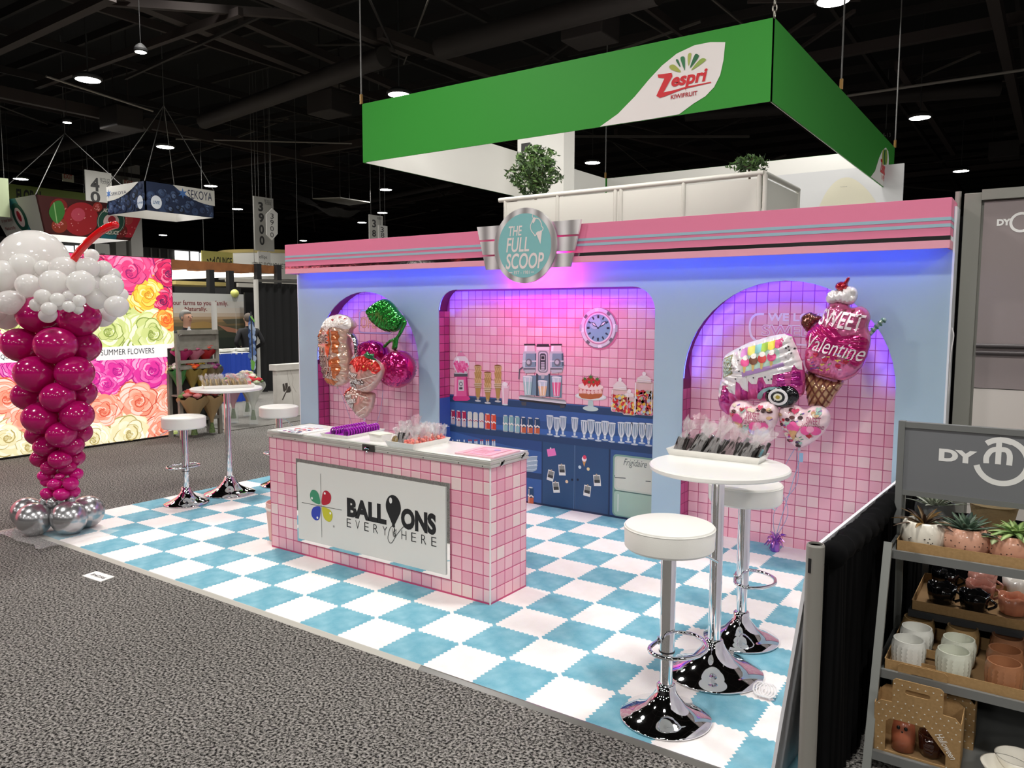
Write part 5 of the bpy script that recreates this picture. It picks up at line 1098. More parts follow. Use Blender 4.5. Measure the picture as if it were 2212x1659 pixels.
for k, (u, v) in enumerate(((690,1010),(730,1040),(705,1030))):
    a = ony(*Z7(u,v),2.54); MB().tube(smoothline([tuple(a),tuple(a.lerp(V3((wp.x,wp.y-.05,.12)),.35)+V3((.05*(k-1),0,0))),tuple(a.lerp(V3((wp.x,wp.y-.05,.12)),.7)+V3((-.05*(k-1),0,0))),(wp.x,wp.y-.05,.11)],7),.0026,5).build('ribbon', (ribc,rib2)[k%2], rb2)
MB().box(*[q_ for q_ in (ony(*Z7(728,1058),2.54).x-.012,ony(*Z7(728,1058),2.54).x+.012,2.535,2.54,ony(*Z7(728,1058),2.54).z-.03,ony(*Z7(728,1058),2.54).z+.03)]).build('ribbon_clip', rib2, rb2)
bw = thing('balloon_weight', 'purple foil fringed balloon weight on the floor by the alcove', 'balloon weight', (wp.x,wp.y-.05,.012)); r = random.Random(2); mw = foil_m('foil_violet','#a66bd0',.7)
MB().lathe([(.03,.012),(.035,.02),(.035,.07),(.02,.085),(.008,.1)],12,(wp.x,wp.y-.05,0)).build('weight_body', mw, bw, True)
for k in range(26):
    a = k*.73; e_ = V3((wp.x+math.cos(a)*r.uniform(.03,.08), wp.y-.05+math.sin(a)*.05, r.uniform(.03,.15))); s_ = V3((wp.x,wp.y-.05,.085)); MB().tube([s_, s_.lerp(e_,.6)+V3((0,0,.025)), e_],[.004,.007,.003],4).build('foil_fringe', (mw, foil_m('foil_pink_fr','#d98ad6',.7))[k%2], bw)
# ------------------------------------------------------------------ grey merchandise shelf on the right
grey_s = mat('shelf_grey', '#7b7d7b', .45, metal=.2); grey_l = mat('shelf_leg_grey', '#9a9d98', .4, metal=.4); kraft = mat('kraft_card', '#b08d5e', .8, noise=90, col2='#a58355'); kraft_in = mat('kraft_inside', '#8a6c47', .85); prn = mat('card_print', '#eee6d2', .7)
SX0, SX1 = 1.97, 2.86
sh = thing('display_shelf', 'grey metal ladder shelf with header sign, stocked with pots and mugs', 'shelf', (2.4,.7,0))
for x in (SX0, SX1):
    MB().bar((x,.60,.83),(x,.335,.0),.03,.022).build('front_leg', grey_l, sh); MB().bar((x,.88,1.285),(x,1.0,0),.028,.022).build('back_leg', grey_l, sh)
YS = .865
hp_ = MB().box(SX0-.012,SX1+.012,YS-.012,YS+.012,.985,1.285).build('header_panel', mat('header_grey','#75777a',.5), sh)
for a in ((SX0-.016,SX1+.016,1.268,1.292),(SX0-.016,SX1+.016,.978,1.0),): MB().box(a[0],a[1],YS-.02,YS+.016,a[2],a[3]).build('header_frame', grey_s, sh)
MB().box(SX0-.018,SX0+.008,YS-.022,YS+.018,.85,1.294).build('header_frame', grey_s, sh)
c = Canvas((SX0,YS-.0125,.98),(1,0,0),(0,0,1),eps=.0006)
def S1(u, v): return (1680+u/2.13, 880+v/2.13)
wl = mat('logo_white', '#eeeeea', .5)
c.textpx('DY', *S1(740,245), *S1(918,204), wl, 1, bold=.06)
x, z = c.P(*S1(1030,250)); R_ = .088
ring_pts = [(x+R_*math.cos(t),z+R_*math.sin(t)) for t in [math.radians(a) for a in range(195,490,6)]]
c.line(ring_pts,.022,wl,1); c.line([(x-.038,z-.012),(x-.038,z+.05)],.022,wl,1) if False else None
c.line(smoothline([(x-.052,z-.012),(x-.052,z+.015),(x-.036,z+.042),(x-.006,z+.052)],4),.02,wl,1); c.line([(x-.012,z+.095),(x-.012,z-.012)],.02,wl,1); c.line(smoothline([(x-.012,z+.048),(x+.014,z+.048),(x+.026,z+.028),(x+.026,z-.012)],4),.02,wl,1); c.line([(x-.012,z+.09),(x+.03,z+.08)],.02,wl,1)
c.text('NAS', x+.11, z-.035, x+.42, z+.03, wl, 1, bold=.06)
c.build('lettering', hp_)
SH = [(.775,.65,.90,'top'),(.335,.49,.96,'lower'),(.06,.36,1.2,'bottom')]
for zt, y0, y1, nm in SH:
    mb = MB().box(SX0-.01,SX1+.01,y0,y1,zt-.012,zt); mb.build('shelf_board', grey_s, sh); MB().box(SX0-.014,SX1+.014,y0-.012,y0+.004,zt-.02,zt+.014).build('shelf_lip', grey_s, sh)
    MB().bar((SX0-.006,y0,zt+.0),(SX0-.006,y1,zt),.012,.03).build('shelf_lip', grey_s, sh)
ZM = .465; q_ = onz(1962,1318,ZM); XM, YM = q_.x, q_.y
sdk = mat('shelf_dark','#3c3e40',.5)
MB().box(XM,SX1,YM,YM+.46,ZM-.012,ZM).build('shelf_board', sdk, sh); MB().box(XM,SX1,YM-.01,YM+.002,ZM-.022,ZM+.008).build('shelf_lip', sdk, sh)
for x in (XM+.01, SX1): MB().bar((x,YM+.46,0),(x,YM+.46,1.1),.025).build('rear_post', grey_s, sh)
bdp = thing('shelf_back_drape', 'black cloth hung behind the display shelf', 'drape', (2.5,YM+.56,0)); drape('cloth', (2.02,YM+.55,0),(4.2,YM+.55,0),.01,.80,bdp,drape_m,.08,.02,4)
def ktray(label, x0, x1, y0, y1, z, hf, prints=True):
    t = thing('kraft_tray', label, 'tray', ((x0+x1)/2,(y0+y1)/2,z))
    MB().box(x0,x1,y0,y1,z+.001,z+.004).build('bottom', kraft_in, t); fw_o = MB().box(x0,x1,y0,y0+.003,z+.001,z+hf).build('front_wall', kraft, t); MB().box(x0,x1,y1-.003,y1,z+.001,z+hf*1.1).build('back_wall', kraft, t)
    for xx in (x0, x1-.003): MB().box(xx,xx+.003,y0,y1,z+.001,z+hf).build('side_wall', kraft, t)
    c = Canvas((x0,y0-.0004,z),(1,0,0),(0,0,1),eps=.0004); k = 0; x = x0+.045; hz = hf*.5
    while x < x1-.03:
        if k%4 == 0: c.poly(circ(x,hz-.003,.011,14,.012),prn,1); c.poly(circ(x,hz+.008,.013,14,.006),'#b79f78',2)
        elif k%4 == 1:
            for q_ in range(4): c.line([(x-.016+q_*.008,hz-.012+q_*.004),(x-.012+q_*.009,hz+.010+q_*.002)],.004,prn,1)
            c.line([(x-.02,hz-.014),(x+.02,hz+.004)],.003,prn,1)
        elif k%4 == 2:
            for q_ in (-.008,0,.008): c.line([(x+q_+.011*math.cos(t_*.4),hz-.003+.013*math.sin(t_*.4)) for t_ in range(16)],.002,prn,1,closed=True)
            c.line([(x,hz+.01),(x+.003,hz+.017)],.004,prn,1)
        else: c.polys([star(x,hz,.017,5,.5)],prn,1)
        x += .085; k += 1
    c.build('front_print', fw_o); return t
ktray('kraft cardboard tray with plant pots on the top shelf', SX0+.02, SX1-.02, .665, .89, .775, .052)
ktray('kraft cardboard tray with ridged cups on the lower shelf', SX0+.02, SX1-.02, .503, .945, .335, .05)
ktray('kraft cardboard tray with black and pink mugs on the middle shelf', XM+.01, SX1-.02, YM+.01, YM+.43, ZM, .045)
# pumpkin pots and succulents
def pumpkin(label, p, R, H, col_, dots, group='pumpkin pots'):
    t = thing('pumpkin_pot', label, 'plant pot', p, group); p = V3(p); seg = 48; prof = [(.62,0),(.85,.10),(1.0,.42),(.97,.72),(.85,.93),(.78,1.0),(.70,.97),(.72,.80),(.72,.55)]; mb = MB(); vs = []; fs = []
    for (r_, z) in prof:
        for k in range(seg): a = 2*math.pi*k/seg; q_ = 1-.055*abs(math.sin(a*4))**.5 if False else 1-.06*(abs(math.cos(a*4.5))**8); vs.append((p.x+R*r_*q_*math.cos(a), p.y+R*r_*q_*math.sin(a), p.z+H*z))
    for i in range(len(prof)-1):
        for k in range(seg): fs.append((i*seg+k,i*seg+(k+1)%seg,(i+1)*seg+(k+1)%seg,(i+1)*seg+k))
    fs.append(tuple(range(seg))[::-1]); MB().add(vs,fs).build('pot', mat('glaze_'+col_.strip('#'),col_,.28,coat=.4), t, 'all')
    MB().lathe([(.001,.60),(.71,.60)],24).build  # soil below
    MB().lathe([(.001,0),(R*.72,0)],24,(p.x,p.y,p.z+H*.62)).build('soil', mat('soil','#2a231e',.95), t)
    r = random.Random(int(p.x*1000)); d = MB()
    for k in range(46):
        a = r.uniform(0,6.28); z = r.uniform(.18,.85); rr = R*(.86+.14*math.sin(min(1,(z-.1)/.4)*1.57) if z < .45 else 1.0-.17*((z-.45)/.48)**1.6)*1.0
        d.sphere((p.x+rr*math.cos(a),p.y+rr*math.sin(a),p.z+H*z),.0026,6,4)
    o = d.build('painted_dots', mat('dot_'+dots.strip('#'),dots,.5), t); o['kind'] = 'stuff'
    return t
LEAF = {}
def leaf_mesh(col_, w, L, curl, thick=.12):
    key = (col_,w,L,curl)
    if key not in LEAF:
        vs = []; fs = []; n = 6
        for i in range(n+1):
            t_ = i/n; ww = w*math.sin(math.pi*min(.98,t_*.86+.10))**.8; z = L*t_*math.cos(curl*t_); x = L*t_*math.sin(curl*t_)
            vs += [(x,-ww/2,z),(x+ww*thick*1.6,0,z-ww*.05),(x,ww/2,z),(x-ww*thick,0,z)]
        for i in range(n):
            for k in range(4): fs.append((i*4+k,i*4+(k+1)%4,(i+1)*4+(k+1)%4,(i+1)*4+k))
        fs.append((0,1,2,3)); fs.append(tuple(n*4+k for k in range(4)))
        LEAF[key] = MB().add(vs,fs).mesh('leaf',[mat('leaf_'+col_.strip('#'),col_,.45,coat=.15)],'all')
    return LEAF[key]
def succulent(label, p, n, w, L, cols, curl=.5, spread=(.15,1.25), group='succulents'):
    t = thing('succulent', label, 'succulent', p, group); r = random.Random(int(p[0]*997))
    for k in range(n):
        f_ = k/n; o = link('leaf', leaf_mesh(cols[k%len(cols)], w, L, curl), t); s_ = .65+.45*f_; o.scale = (s_,s_,s_); o.rotation_euler = (0, spread[0]+(spread[1]-spread[0])*f_+r.uniform(-.1,.1), k*2.4+r.uniform(-.2,.2)); o.location = (0,0,-.005)
    MB().cyl((p[0],p[1],p[2]-.03),(p[0],p[1],p[2]+.005),.006,seg=8).build('stem', mat('leaf_stem','#5f6b4a',.6), t)
    return t
z1 = .78
pots = [(2000,1158,'#ece6d6','white pumpkin pot with dark dots on the top shelf','#3c352f'),(2090,1170,'#d9a48a','salmon pumpkin pot in the middle of the top shelf','#3c2a22'),(2187,1187,'#d39a7e','salmon pumpkin pot at the right edge of the top shelf','#3c2a22')]
for k, (a, b_, col_, lab, dc) in enumerate(pots):
    q_ = onz(a, b_, z1+.035); R_ = 46*depth(q_)/FPX; q_.y += R_*.0; pumpkin(lab, (q_.x, .665+R_+.008, z1), R_, R_*1.35, col_, dc)
    pz = (q_.x, .665+R_+.008, z1+R_*1.12)
    if k == 0: succulent('bronze brown strappy succulent in the white pumpkin pot', pz, 22, .022, .135, ('#4a3826','#6b5230','#3a2a22','#8a6a3a'), .45)
    if k == 1: succulent('dark green pointed succulent in the middle pumpkin pot', pz, 28, .034, .12, ('#4f6350','#5f7560','#3f5244'), .25)
    if k == 2:
        succulent('pale green rosette succulent in the right pumpkin pot', (pz[0]+.01,pz[1],pz[2]+.02), 34, .03, .10, ('#8fae62','#a5bd78','#7a9a58'), .5)
        succulent('small pink edged rosette in the right pumpkin pot', (pz[0]-.05,pz[1]-.03,pz[2]), 16, .026, .06, ('#9aa878','#b0987a','#7f9466'), .5)
qg = onz(2008,1120,z1+.08); gp = thing('felt_pot', 'dark grey round pot with silver leaves at the back of the top shelf', 'plant pot', (qg.x,.955,z1-.08)); MB().lathe([(.05,-.09),(.07,0),(.078,.09),(.074,.12),(.066,.12),(.066,.05),(.001,.05)],32,(qg.x+.02,.955,z1+.04)).build('pot', mat('pot_grey','#5c5f5f',.6), gp, True)
MB().box(SX0,SX1,.92,1.04,z1-.07,z1-.058).build('shelf_board', grey_s, sh)
succulent('silver grey leafed plant in the dark grey pot', (qg.x+.02,.945,z1+.13), 30, .02, .13, ('#a9b19c','#b9bfae','#8f9a86'), .35, (.1,1.0))
wp2 = thing('white_pumpkin_pot', 'white dotted pot half hidden behind the salmon pumpkin pot', 'plant pot', (2.14,.86,z1)); MB().lathe([(.04,0),(.058,.03),(.06,.07),(.05,.095),(.042,.095),(.042,.06)],28,(onz(2048,1140,.83).x,.842,z1+.002)).build('pot', mat('glaze_ece6d6','#ece6d6',.28,coat=.4), wp2, True)
jb = thing('jute_basket', 'beige jute basket on the back of the top shelf', 'basket', (2.3,.98,z1)); qj = ony(2135,1088,.98); MB().lathe([(.07,-.10),(.085,-.02),(.09,.0),(.08,.01),(.075,-.02)],24,(qj.x+.02,.985,qj.z)).build('basket', mat('jute','#a5916c',.9,bump=.4,bscale=90), jb, True)
MB().tube([(qj.x-.06,.97,qj.z),(qj.x-.02,.95,qj.z+.02),(qj.x+.05,.95,qj.z+.018),(qj.x+.10,.97,qj.z)],.012,8).build('handle', mat('jute','#a5916c',.9), jb, 'all')
# mugs with wavy rims
def mug(label, p, R, H, col_, wav, group, handle=True):
    t = thing('mug', label, 'mug', p, group); p = V3(p); seg = 40; vs = []; fs = []; prof = [(.72,0,0),(.80,.05,0),(.92,.45,.0),(1.0,1.0,1),(.93,1.0,1),(.85,.5,0),(.7,.06,0)]
    for r_, z, w_ in prof:
        for k in range(seg): a = 2*math.pi*k/seg; q_ = 1+.04*math.cos(a*9); vs.append((p.x+R*r_*q_*math.cos(a),p.y+R*r_*q_*math.sin(a),p.z+.002+H*z+w_*wav*math.cos(a*5)))
    for i in range(len(prof)-1):
        for k in range(seg): fs.append((i*seg+k,i*seg+(k+1)%seg,(i+1)*seg+(k+1)%seg,(i+1)*seg+k))
    fs += [tuple(range(seg))[::-1], tuple((len(prof)-1)*seg+k for k in range(seg))]
    m = mat('glaze_'+col_.strip('#'),col_,.12,coat=.7); MB().add(vs,fs).build('bowl', m, t, 'all')
    if handle: MB().tube([(p.x+R*.9+.03*math.sin(a*.35), p.y, p.z+H*.2+H*.6*a/9) for a in range(10)],.006,8).build('handle', m, t, 'all')
for a, b_, zz_, col_, lab in ((2035,1262,.072,'#0c0c0e','black ruffled mug in the front of the middle shelf, left one'),(2105,1278,.05,'#0c0c0e','black ruffled mug in the front of the middle shelf, right one'),(2042,1230,.085,'#0c0c0e','black ruffled mug behind the left front mug'),(2122,1240,.085,'#c68d80','dusty pink ruffled mug on the middle shelf'),(2118,1257,.075,'#bd8072','dusty pink ruffled mug just behind the black one'),(2197,1248,.085,'#e9e4de','white ruffled mug at the right of the middle shelf'),(2190,1285,.06,'#c98468','terracotta mug at the right end of the middle shelf')):
    q_ = onz(a, b_, ZM+.088); mug(lab, (q_.x,q_.y,ZM+.004), .058, .08, col_, .005, 'ruffled mugs')
# ridged cups
def cup_mesh(col_):
    seg, rows = 40, 14; vs = []; fs = []; R, H = .0585, .112
    def prof(t_): return R*(.82+.20*math.sin(math.pi*(.12+.62*t_)))
    for j in range(rows+1):
        t_ = j/rows
        for k in range(seg): a = 2*math.pi*(k+.5*(j%2))/seg; r_ = prof(t_)+(.0032 if (0 < j < rows-1) and k%2 == 0 else 0); vs.append((r_*math.cos(a), r_*math.sin(a), H*t_))
    for j in range(rows):
        for k in range(seg): fs.append((j*seg+k,j*seg+(k+1)%seg,(j+1)*seg+(k+1)%seg,(j+1)*seg+k))
    b0 = len(vs)
    for r_, z in ((prof(1)-.005,H),(prof(.5)-.006,H*.5),(.038,.008)):
        for k in range(seg): a = 2*math.pi*k/seg; vs.append((r_*math.cos(a),r_*math.sin(a),z))
    for j, base_ in enumerate((rows*seg,b0,b0+seg)):
        nb_ = b0+j*seg
        for k in range(seg): fs.append((base_+k,base_+(k+1)%seg,nb_+(k+1)%seg,nb_+k))
    fs += [tuple(range(seg))[::-1], tuple(b0+2*seg+k for k in range(seg))]
    return MB().add(vs,fs).mesh('ridged_cup',[mat('glaze_'+col_.strip('#'),col_,.35,coat=.3)],True)
cm = {}
for a, b_, col_, lab in ((1964,1378,'#e2e2da','white ridged cup, front left'),(2061,1402,'#d9dccb','pale grey green ridged cup, front middle'),(2170,1427,'#a8724f','brown ridged cup, front right'),(1981,1352,'#e2e2da','white ridged cup behind the front left cup'),(2072,1376,'#d9dccb','pale grey green ridged cup behind the front middle cup'),(2172,1400,'#8a5a3c','brown ridged cup behind the front right cup'),(1985,1332,'#8f744c','olive brown ridged cup in the back row, left'),(2080,1352,'#937850','olive brown ridged cup in the back row, middle'),(2178,1372,'#7a5238','dark brown ridged cup in the back row, right')):
    q_ = onz(a,b_,.455)
    if col_ not in cm: cm[col_] = cup_mesh(col_)
    q2_ = q_
    o = link('ridged_cup', cm[col_]); o.location = (q2_.x, q2_.y, .3395); tag(o, lab+' of the lower shelf tray', 'cup', 'ridged cups')
# gift boxes with handle on the bottom shelf
def giftbox(label, x, y, z, yaw, window):
    t = thing('gift_box', label, 'gift box', (0,0,0), 'kraft gift boxes'); W, H, Dp = .145, .22, .12
    out_ = rrect(-W,0,W,H,.02,3); body = [(-W,0),(W,0),(W,H-.02),(W-.02,H),(.055,H+.02),(.055,H+.075),(.045,H+.085),(-.075,H+.085),(-.085,H+.075),(-.085,H+.02),(-W+.02,H),(-W,H-.02)]
    body = [(-W,0),(W,0),(W,H-.025),(W-.02,H-.002),(.085,H),(.085,H+.09),(.075,H+.10),(-.075,H+.10),(-.085,H+.09),(-.085,H),(-W+.02,H-.002),(-W,H-.025)]
    hole = rrect(-.042,H+.045,.042,H+.065,.009,3); win = [(-.105,.0),(-.105,.135),(-.09,.15),(.03,.15),(.10,.06),(.10,0)]
    def holed(y0, y1, holes):
        loops = [[V3((p[0],p[1],0)) for p in body]]+[[V3((p[0],p[1],0)) for p in h_] for h_ in holes]; T_ = tessellate_polygon(loops); pts_ = [p for l_ in loops for p in l_]; n_ = len(pts_)
        vs = [(p.x,y0,p.y) for p in pts_]+[(p.x,y1,p.y) for p in pts_]; fs = [tuple(q_) for q_ in T_]+[tuple(i+n_ for i in q_[::-1]) for q_ in T_]; b0 = 0
        for l_ in loops:
            m_ = len(l_); fs += [(b0+i,b0+(i+1)%m_,b0+(i+1)%m_+n_,b0+i+n_) for i in range(m_)]; b0 += m_
        return MB().add(vs,fs)
    win = [(-.105,.012),(-.105,.135),(-.09,.15),(.03,.15),(.10,.06),(.10,.012)]
    fc_ = holed(-Dp/2-.004,-Dp/2,[hole]+([win] if window else [])).build('front_card', kraft, t); holed(Dp/2,Dp/2+.003,[hole]).build('back_card', kraft, t)
    for s_ in (-1,1): MB().box(s_*W-.0015,s_*W+.0015,-Dp/2,Dp/2,0,H-.02).build('side_card', kraft, t)
    MB().box(-W,W,-Dp/2,Dp/2,0,.003).build('bottom_card', kraft_in, t)
    c = Canvas((0,-Dp/2-.0042,0),(1,0,0),(0,0,1),eps=.0003); r = random.Random(3)
    for j in range(13):
        for i in range(11):
            px_, pz = -W+.015+i*.026+(.013 if j%2 else 0), .012+j*.024
            if not inside((px_,pz),body) or inside((px_,pz),win) and window or inside((px_,pz),rrect(-.06,H+.03,.06,H+.08,.01)): continue
            if px_ > .04 and .02 < pz < .13 and window: continue
            a = r.uniform(0,6.3); c.poly([(px_+.0042*math.cos(a+k*2.094),pz+.0042*math.sin(a+k*2.094)) for k in range(3)],'#f0ead9',1)
    if window: c.text('Halloween', .062,.135,.165,.16,'#f3eee2',2,bold=.01,shear=.3,rot=-1.0)
    c.build('front_print', fc_); t.location = (x,y,z); t.rotation_euler = (.10,0,yaw); return t
qb = ony(1985,1560,.46)
giftbox('kraft gift box with window and white triangles in front on the bottom shelf', qb.x, .46, .062, 0, True); giftbox('kraft gift box with cut-out handle behind the front gift box', qb.x+.03, .66, .062, 0, False)
gh = thing('ghost_figurine', 'terracotta ghost figurine inside the gift box window', 'figurine', (qb.x-.055,.44,.066)); mb = MB(); seg = 28
mb.lathe([(.042,0),(.043,.06),(.038,.10),(.022,.128),(.001,.135)],28,(qb.x-.05,.452,.067)); mb.build('body', mat('glaze_terra','#b5674a',.25,coat=.5), gh, 'all')
for dx, dz, r_ in ((-.014,.095,.0065),(.012,.095,.0065),(0,.08,.004)): MB().sphere((qb.x-.05+dx,.452-.039,.067+dz),r_,10,8,(1,.6,1.2)).build('eye', mat('eye_black','#120f0e',.3), gh, True)
mug('brown mug inside the gift box window', (qb.x+.045,.46,.066), .045, .085, '#3a1a10', 0, 'mugs in the gift box')
for k, (a, b_, R_) in enumerate(((2180,1610,.075),(2150,1662,.08))):
    q_ = onz(a,b_,.14); t = thing('oval_bowl', ('cream oval bowl leaning at the right of the bottom shelf','white bowl at the bottom edge of the picture')[k], 'bowl', (q_.x+.01,.47-.1*k,.064), 'cream bowls'); MB().lathe([(.03,0),(.05,.02),(R_,.07),(R_-.006,.07),(.045,.026),(.001,.02)],36,(q_.x+.03,.50-.09*k,.064)).build('bowl', mat('bowl_cream','#e5e0d2',.3,coat=.4), t, 'all')
# ------------------------------------------------------------------ neighbouring grey booth behind the shelf
gb = thing('grey_booth_wall', 'grey and mauve exhibit wall with white lettering right of the booth', 'exhibit wall', (2.6,3.12,0)); gw = mat('booth_grey', '#85857d', .5); mauve = mat('booth_mauve', '#938887', .6); 
YG = 3.06; XA = ony(2083,430,YG).x; XB = ony(2121,430,YG).x
MB().box(XA,XB,YG,YG+.1,0,2.52).build('column', gw, gb, bevel=.004); MB().box(XB,4.6,YG+.02,YG+.1,0,2.52).build('wall_board', gw, gb)
XC = ony(2127,430,YG).x
MB().box(XC,4.6,YG+.004,YG+.02,1.27,2.46).build('mauve_panel', mauve, gb); MB().box(XC,4.6,YG+.006,YG+.02,.0,1.265).build('white_panel', mat('booth_cream','#d6cfc8',.6), gb)
MB().box(XB,4.6,YG-.02,YG+.06,2.47,2.535).build('top_rail', gw, gb)
for z in (1.545,1.50): MB().cyl((XC,YG-.01,z),(4.6,YG-.01,z),.014,seg=10).build('rail', mat('rail_dark','#4e4848',.5), gb, True)
c = Canvas((XC,YG+.0035,1.2),(1,0,0),(0,0,1),eps=.0006); c.textpx('DY', 2153,488, 2184,472, wl, 1, bold=.06); x, z = c.P(2206,480); c.line(circ(x,z,.055,30),.016,wl,1,closed=True); c.build('lettering', gb)
sp2 = thing('silver_pole', 'silver upright pole beside the end of the booth wall', 'pole', (1.99,3.1,0)); MB().cyl((ony(2070,420,3.09).x,3.1,0),(ony(2070,420,3.09).x,3.1,ony(2072,414,3.1).z),.018,seg=16).build('tube', galv, sp2, True)
cb = thing('white_cable', 'thin white cable hanging down the end of the booth wall', 'cable', (1.96,2.9,0)); MB().tube(smoothline([tuple(ony(*p,2.95)) for p in ((2060,560),(2059,640),(2055,700),(2060,725),(2053,770),(2050,830),(2046,868),(2041,915))],5),.004,6).build('cord', mat('cord_white','#efecec',.4), cb, True)
dk = thing('dark_back_drape', 'dark drape in the gap between the booth wall and the grey booth', 'drape', (2.0,3.3,0)); drape('cloth', (1.9,3.28,0),(4.6,3.28,0),.01,2.4,dk,drape_m,.1,.03,4)
# ------------------------------------------------------------------ flower light box along the far side of the aisle
def lightm(h): return mat('backlit_'+h.lstrip('#'), h, .5, emit=.62)
XF = -7.6
fb = thing('flower_light_box', 'large backlit wall print of bright roses with lettering', 'light box', (XF,1.0,0))
MB().box(XF-.12,XF,-3.2,3.46,.02,2.48).build('box_frame', mat('frame_dark','#2c2a2a',.5), fb)
c = Canvas((XF+.001,1.0,0),(0,1,0),(0,0,1),eps=.0009,inc=0)
c.poly(rect(-4.18,.03,2.45,2.47),lightm('#e86f80'),0)
r = random.Random(11)
YC0, YC1, ZC0, ZC1 = -4.18, 2.45, .03, 2.47
def clampp(L): return [(min(max(a,YC0),YC1),min(max(b_,ZC0),ZC1)) for a, b_ in L]
lay = [1]
def mixh(a, b_, t_=.5):
    A_ = [int(a[i:i+2],16) for i in (1,3,5)]; B_ = [int(b_[i:i+2],16) for i in (1,3,5)]; return '#%02x%02x%02x' % tuple(int(p+(q_-p)*t_) for p, q_ in zip(A_,B_))
def rose(px_, py_, rp_, cols):
    x, z = c.P(px_,py_); R_ = rp_*10.6/FPX; L0 = lay[0]; lay[0] += .25
    if isinstance(cols, str): cols = PAL[cols]
    dk1, md1, lt1, hi1 = cols
    for i in range(9):
        rr = R_*(1.15-i*.122); n_ = max(3,7-i//2); a0 = r.uniform(0,6.28); ramp = [md1,lt1,hi1,lt1,md1,lt1,md1,md1,dk1]
        for k in range(n_):
            a = a0+k*6.283/n_; pw = rr*(.60 if i < 6 else .5); cxp, czp = x+math.cos(a)*rr*.52, z+math.sin(a)*rr*.52; ph = r.uniform(0,6)
            def blob(sc_, ox=0): return [(cxp+ox*math.cos(a)+pw*sc_*(1+.10*math.sin(t_*3+ph)+.05*math.sin(t_*7+ph))*math.cos(t_), czp+ox*math.sin(a)+pw*sc_*.88*(1+.10*math.cos(t_*2+ph))*math.sin(t_)) for t_ in [q_*.3142 for q_ in range(20)]]
            L1 = L0+i*.8+k*.1
            c.poly(clampp(blob(1.0)), lightm(md1 if (i+k)%3 else dk1), L1); c.poly(clampp(blob(.93,-pw*.05)), lightm(hi1 if (i+k)%4 == 0 else ramp[i]), L1+.03); c.poly(clampp(blob(.72,-pw*.22)), lightm(mixh(ramp[i],md1)), L1+.05)
    sp = [(x+R_*.028*q_*math.cos(q_*.62), z+R_*.028*q_*math.sin(q_*.62)) for q_ in range(1,13)]
    c.line(clampp(sp), R_*.05, lightm(cols[0]), L0+8); 
PAL = {'mag':('#b01e86','#e0389c','#ef6ab4','#f7a3d0'),'crim':('#5a2050','#c41e58','#e83668','#f27c9a'),'pink':('#9a2468','#e8407c','#f3578e','#f88ab0'),'yel':('#c98a2a','#f0c040','#f6d860','#fbeaa0'),'or':('#d9542a','#f28a3a','#f8b04a','#fcd98a'),'lime':('#8a9a4a','#c9d488','#dde4a8','#f0f3d4'),'cream':('#b5a468','#ece4b8','#f6f0d4','#fffbee'),'coral':('#d05a44','#f49a80','#f9b8a2','#fdd9cc'),'white':('#b8bf8a','#eef0d8','#f8f8ea','#ffffff')}
for args in ((60,640,60,'white'),(15,700,55,'lime'),(75,560,50,'pink'),(150,580,60,'crim'),(15,600,50,'crim'),(120,720,60,'lime'),(150,860,55,'mag'),(110,930,55,'coral'),(60,850,45,'cream'),(-40,750,60,'mag'),(-60,900,70,'coral'),(-60,620,70,'pink'),(230,640,52,'white'),(205,585,45,'crim'),(362,590,40,'crim'),(350,650,38,'crim'),(280,588,60,'pink'),(318,636,46,'yel'),(358,690,42,'or'),(232,715,55,'lime'),(328,722,60,'lime'),(180,660,50,'white'),
   (250,800,48,'mag'),(200,820,50,'mag'),(328,800,56,'mag'),(375,800,35,'coral'),(230,830,34,'mag'),(298,868,52,'coral'),(222,888,50,'coral'),(368,866,38,'coral'),(280,938,58,'cream'),(352,925,46,'coral'),(200,950,45,'cream'),(40,790,32,'mag'),(12,862,42,'coral'),(52,905,42,'coral'),(15,945,45,'cream'),(60,965,40,'cream'),(90,830,40,'or'),(375,950,25,'lime')): rose(*args)
LB = lay[0]+12
bandm = lightm('#f4f2f0')
c.poly([c.P(*p) for p in ((206,751),(374,742),(375,770),(206,779))],bandm,LB); c.poly([(YC0,c.P(0,760)[1]),c.P(45,758),c.P(45,782),(YC0,c.P(0,785)[1])],bandm,LB)
c.textpx('SUMMER FLOWERS',216,768,331,751,'#2b2b3c',LB+2); c.textpx('BOUQUETS',-70,785,58,768,'#2b2b3c',LB+2) if False else c.textpx('QU',0,778,17,765,'#2b2b3c',LB+2)
c.build('rose_print', fb)
# ------------------------------------------------------------------ wooden flower stand with bouquets
gwood = mat('grey_wood', '#8f8c82', .7, noise=7, col2='#7a776e'); XS = -7.3
fs_ = thing('flower_stand', 'grey wooden chair-shaped flower stand at the aisle corner', 'flower stand', (XS,3.6,0))
def wx(px_, py_): p = onx(px_,py_,XS); return p.y, p.z
yl = wx(388,800)[0]; yr = wx(472,800)[0]; ztop = wx(430,716)[1]
for y in (yl, yr): MB().bar((XS,y,0),(XS-.04,y,ztop-.02),.05,.05).build('post', gwood, fs_); MB().bar((XS-.27,y,0),(XS-.25,y,.9),.05,.05).build('back_post', gwood, fs_)
za, zb = wx(430,722)[1], wx(430,750)[1]
MB().prism([(yl,zb),(yr,zb),(yr,za-.02)]+[(yr+(yl-yr)*k/10, za-.02+.05*math.sin(math.pi*k/10)) for k in range(1,10)]+[(yl,za-.02)], lambda y,z:(XS-.02,y,z), lambda y,z:(XS-.05,y,z)).build('head_panel', gwood, fs_)
MB().bar((XS-.0,yl,za+.03),(XS,yr,za+.03),.05,.06).build('top_rail', gwood, fs_)
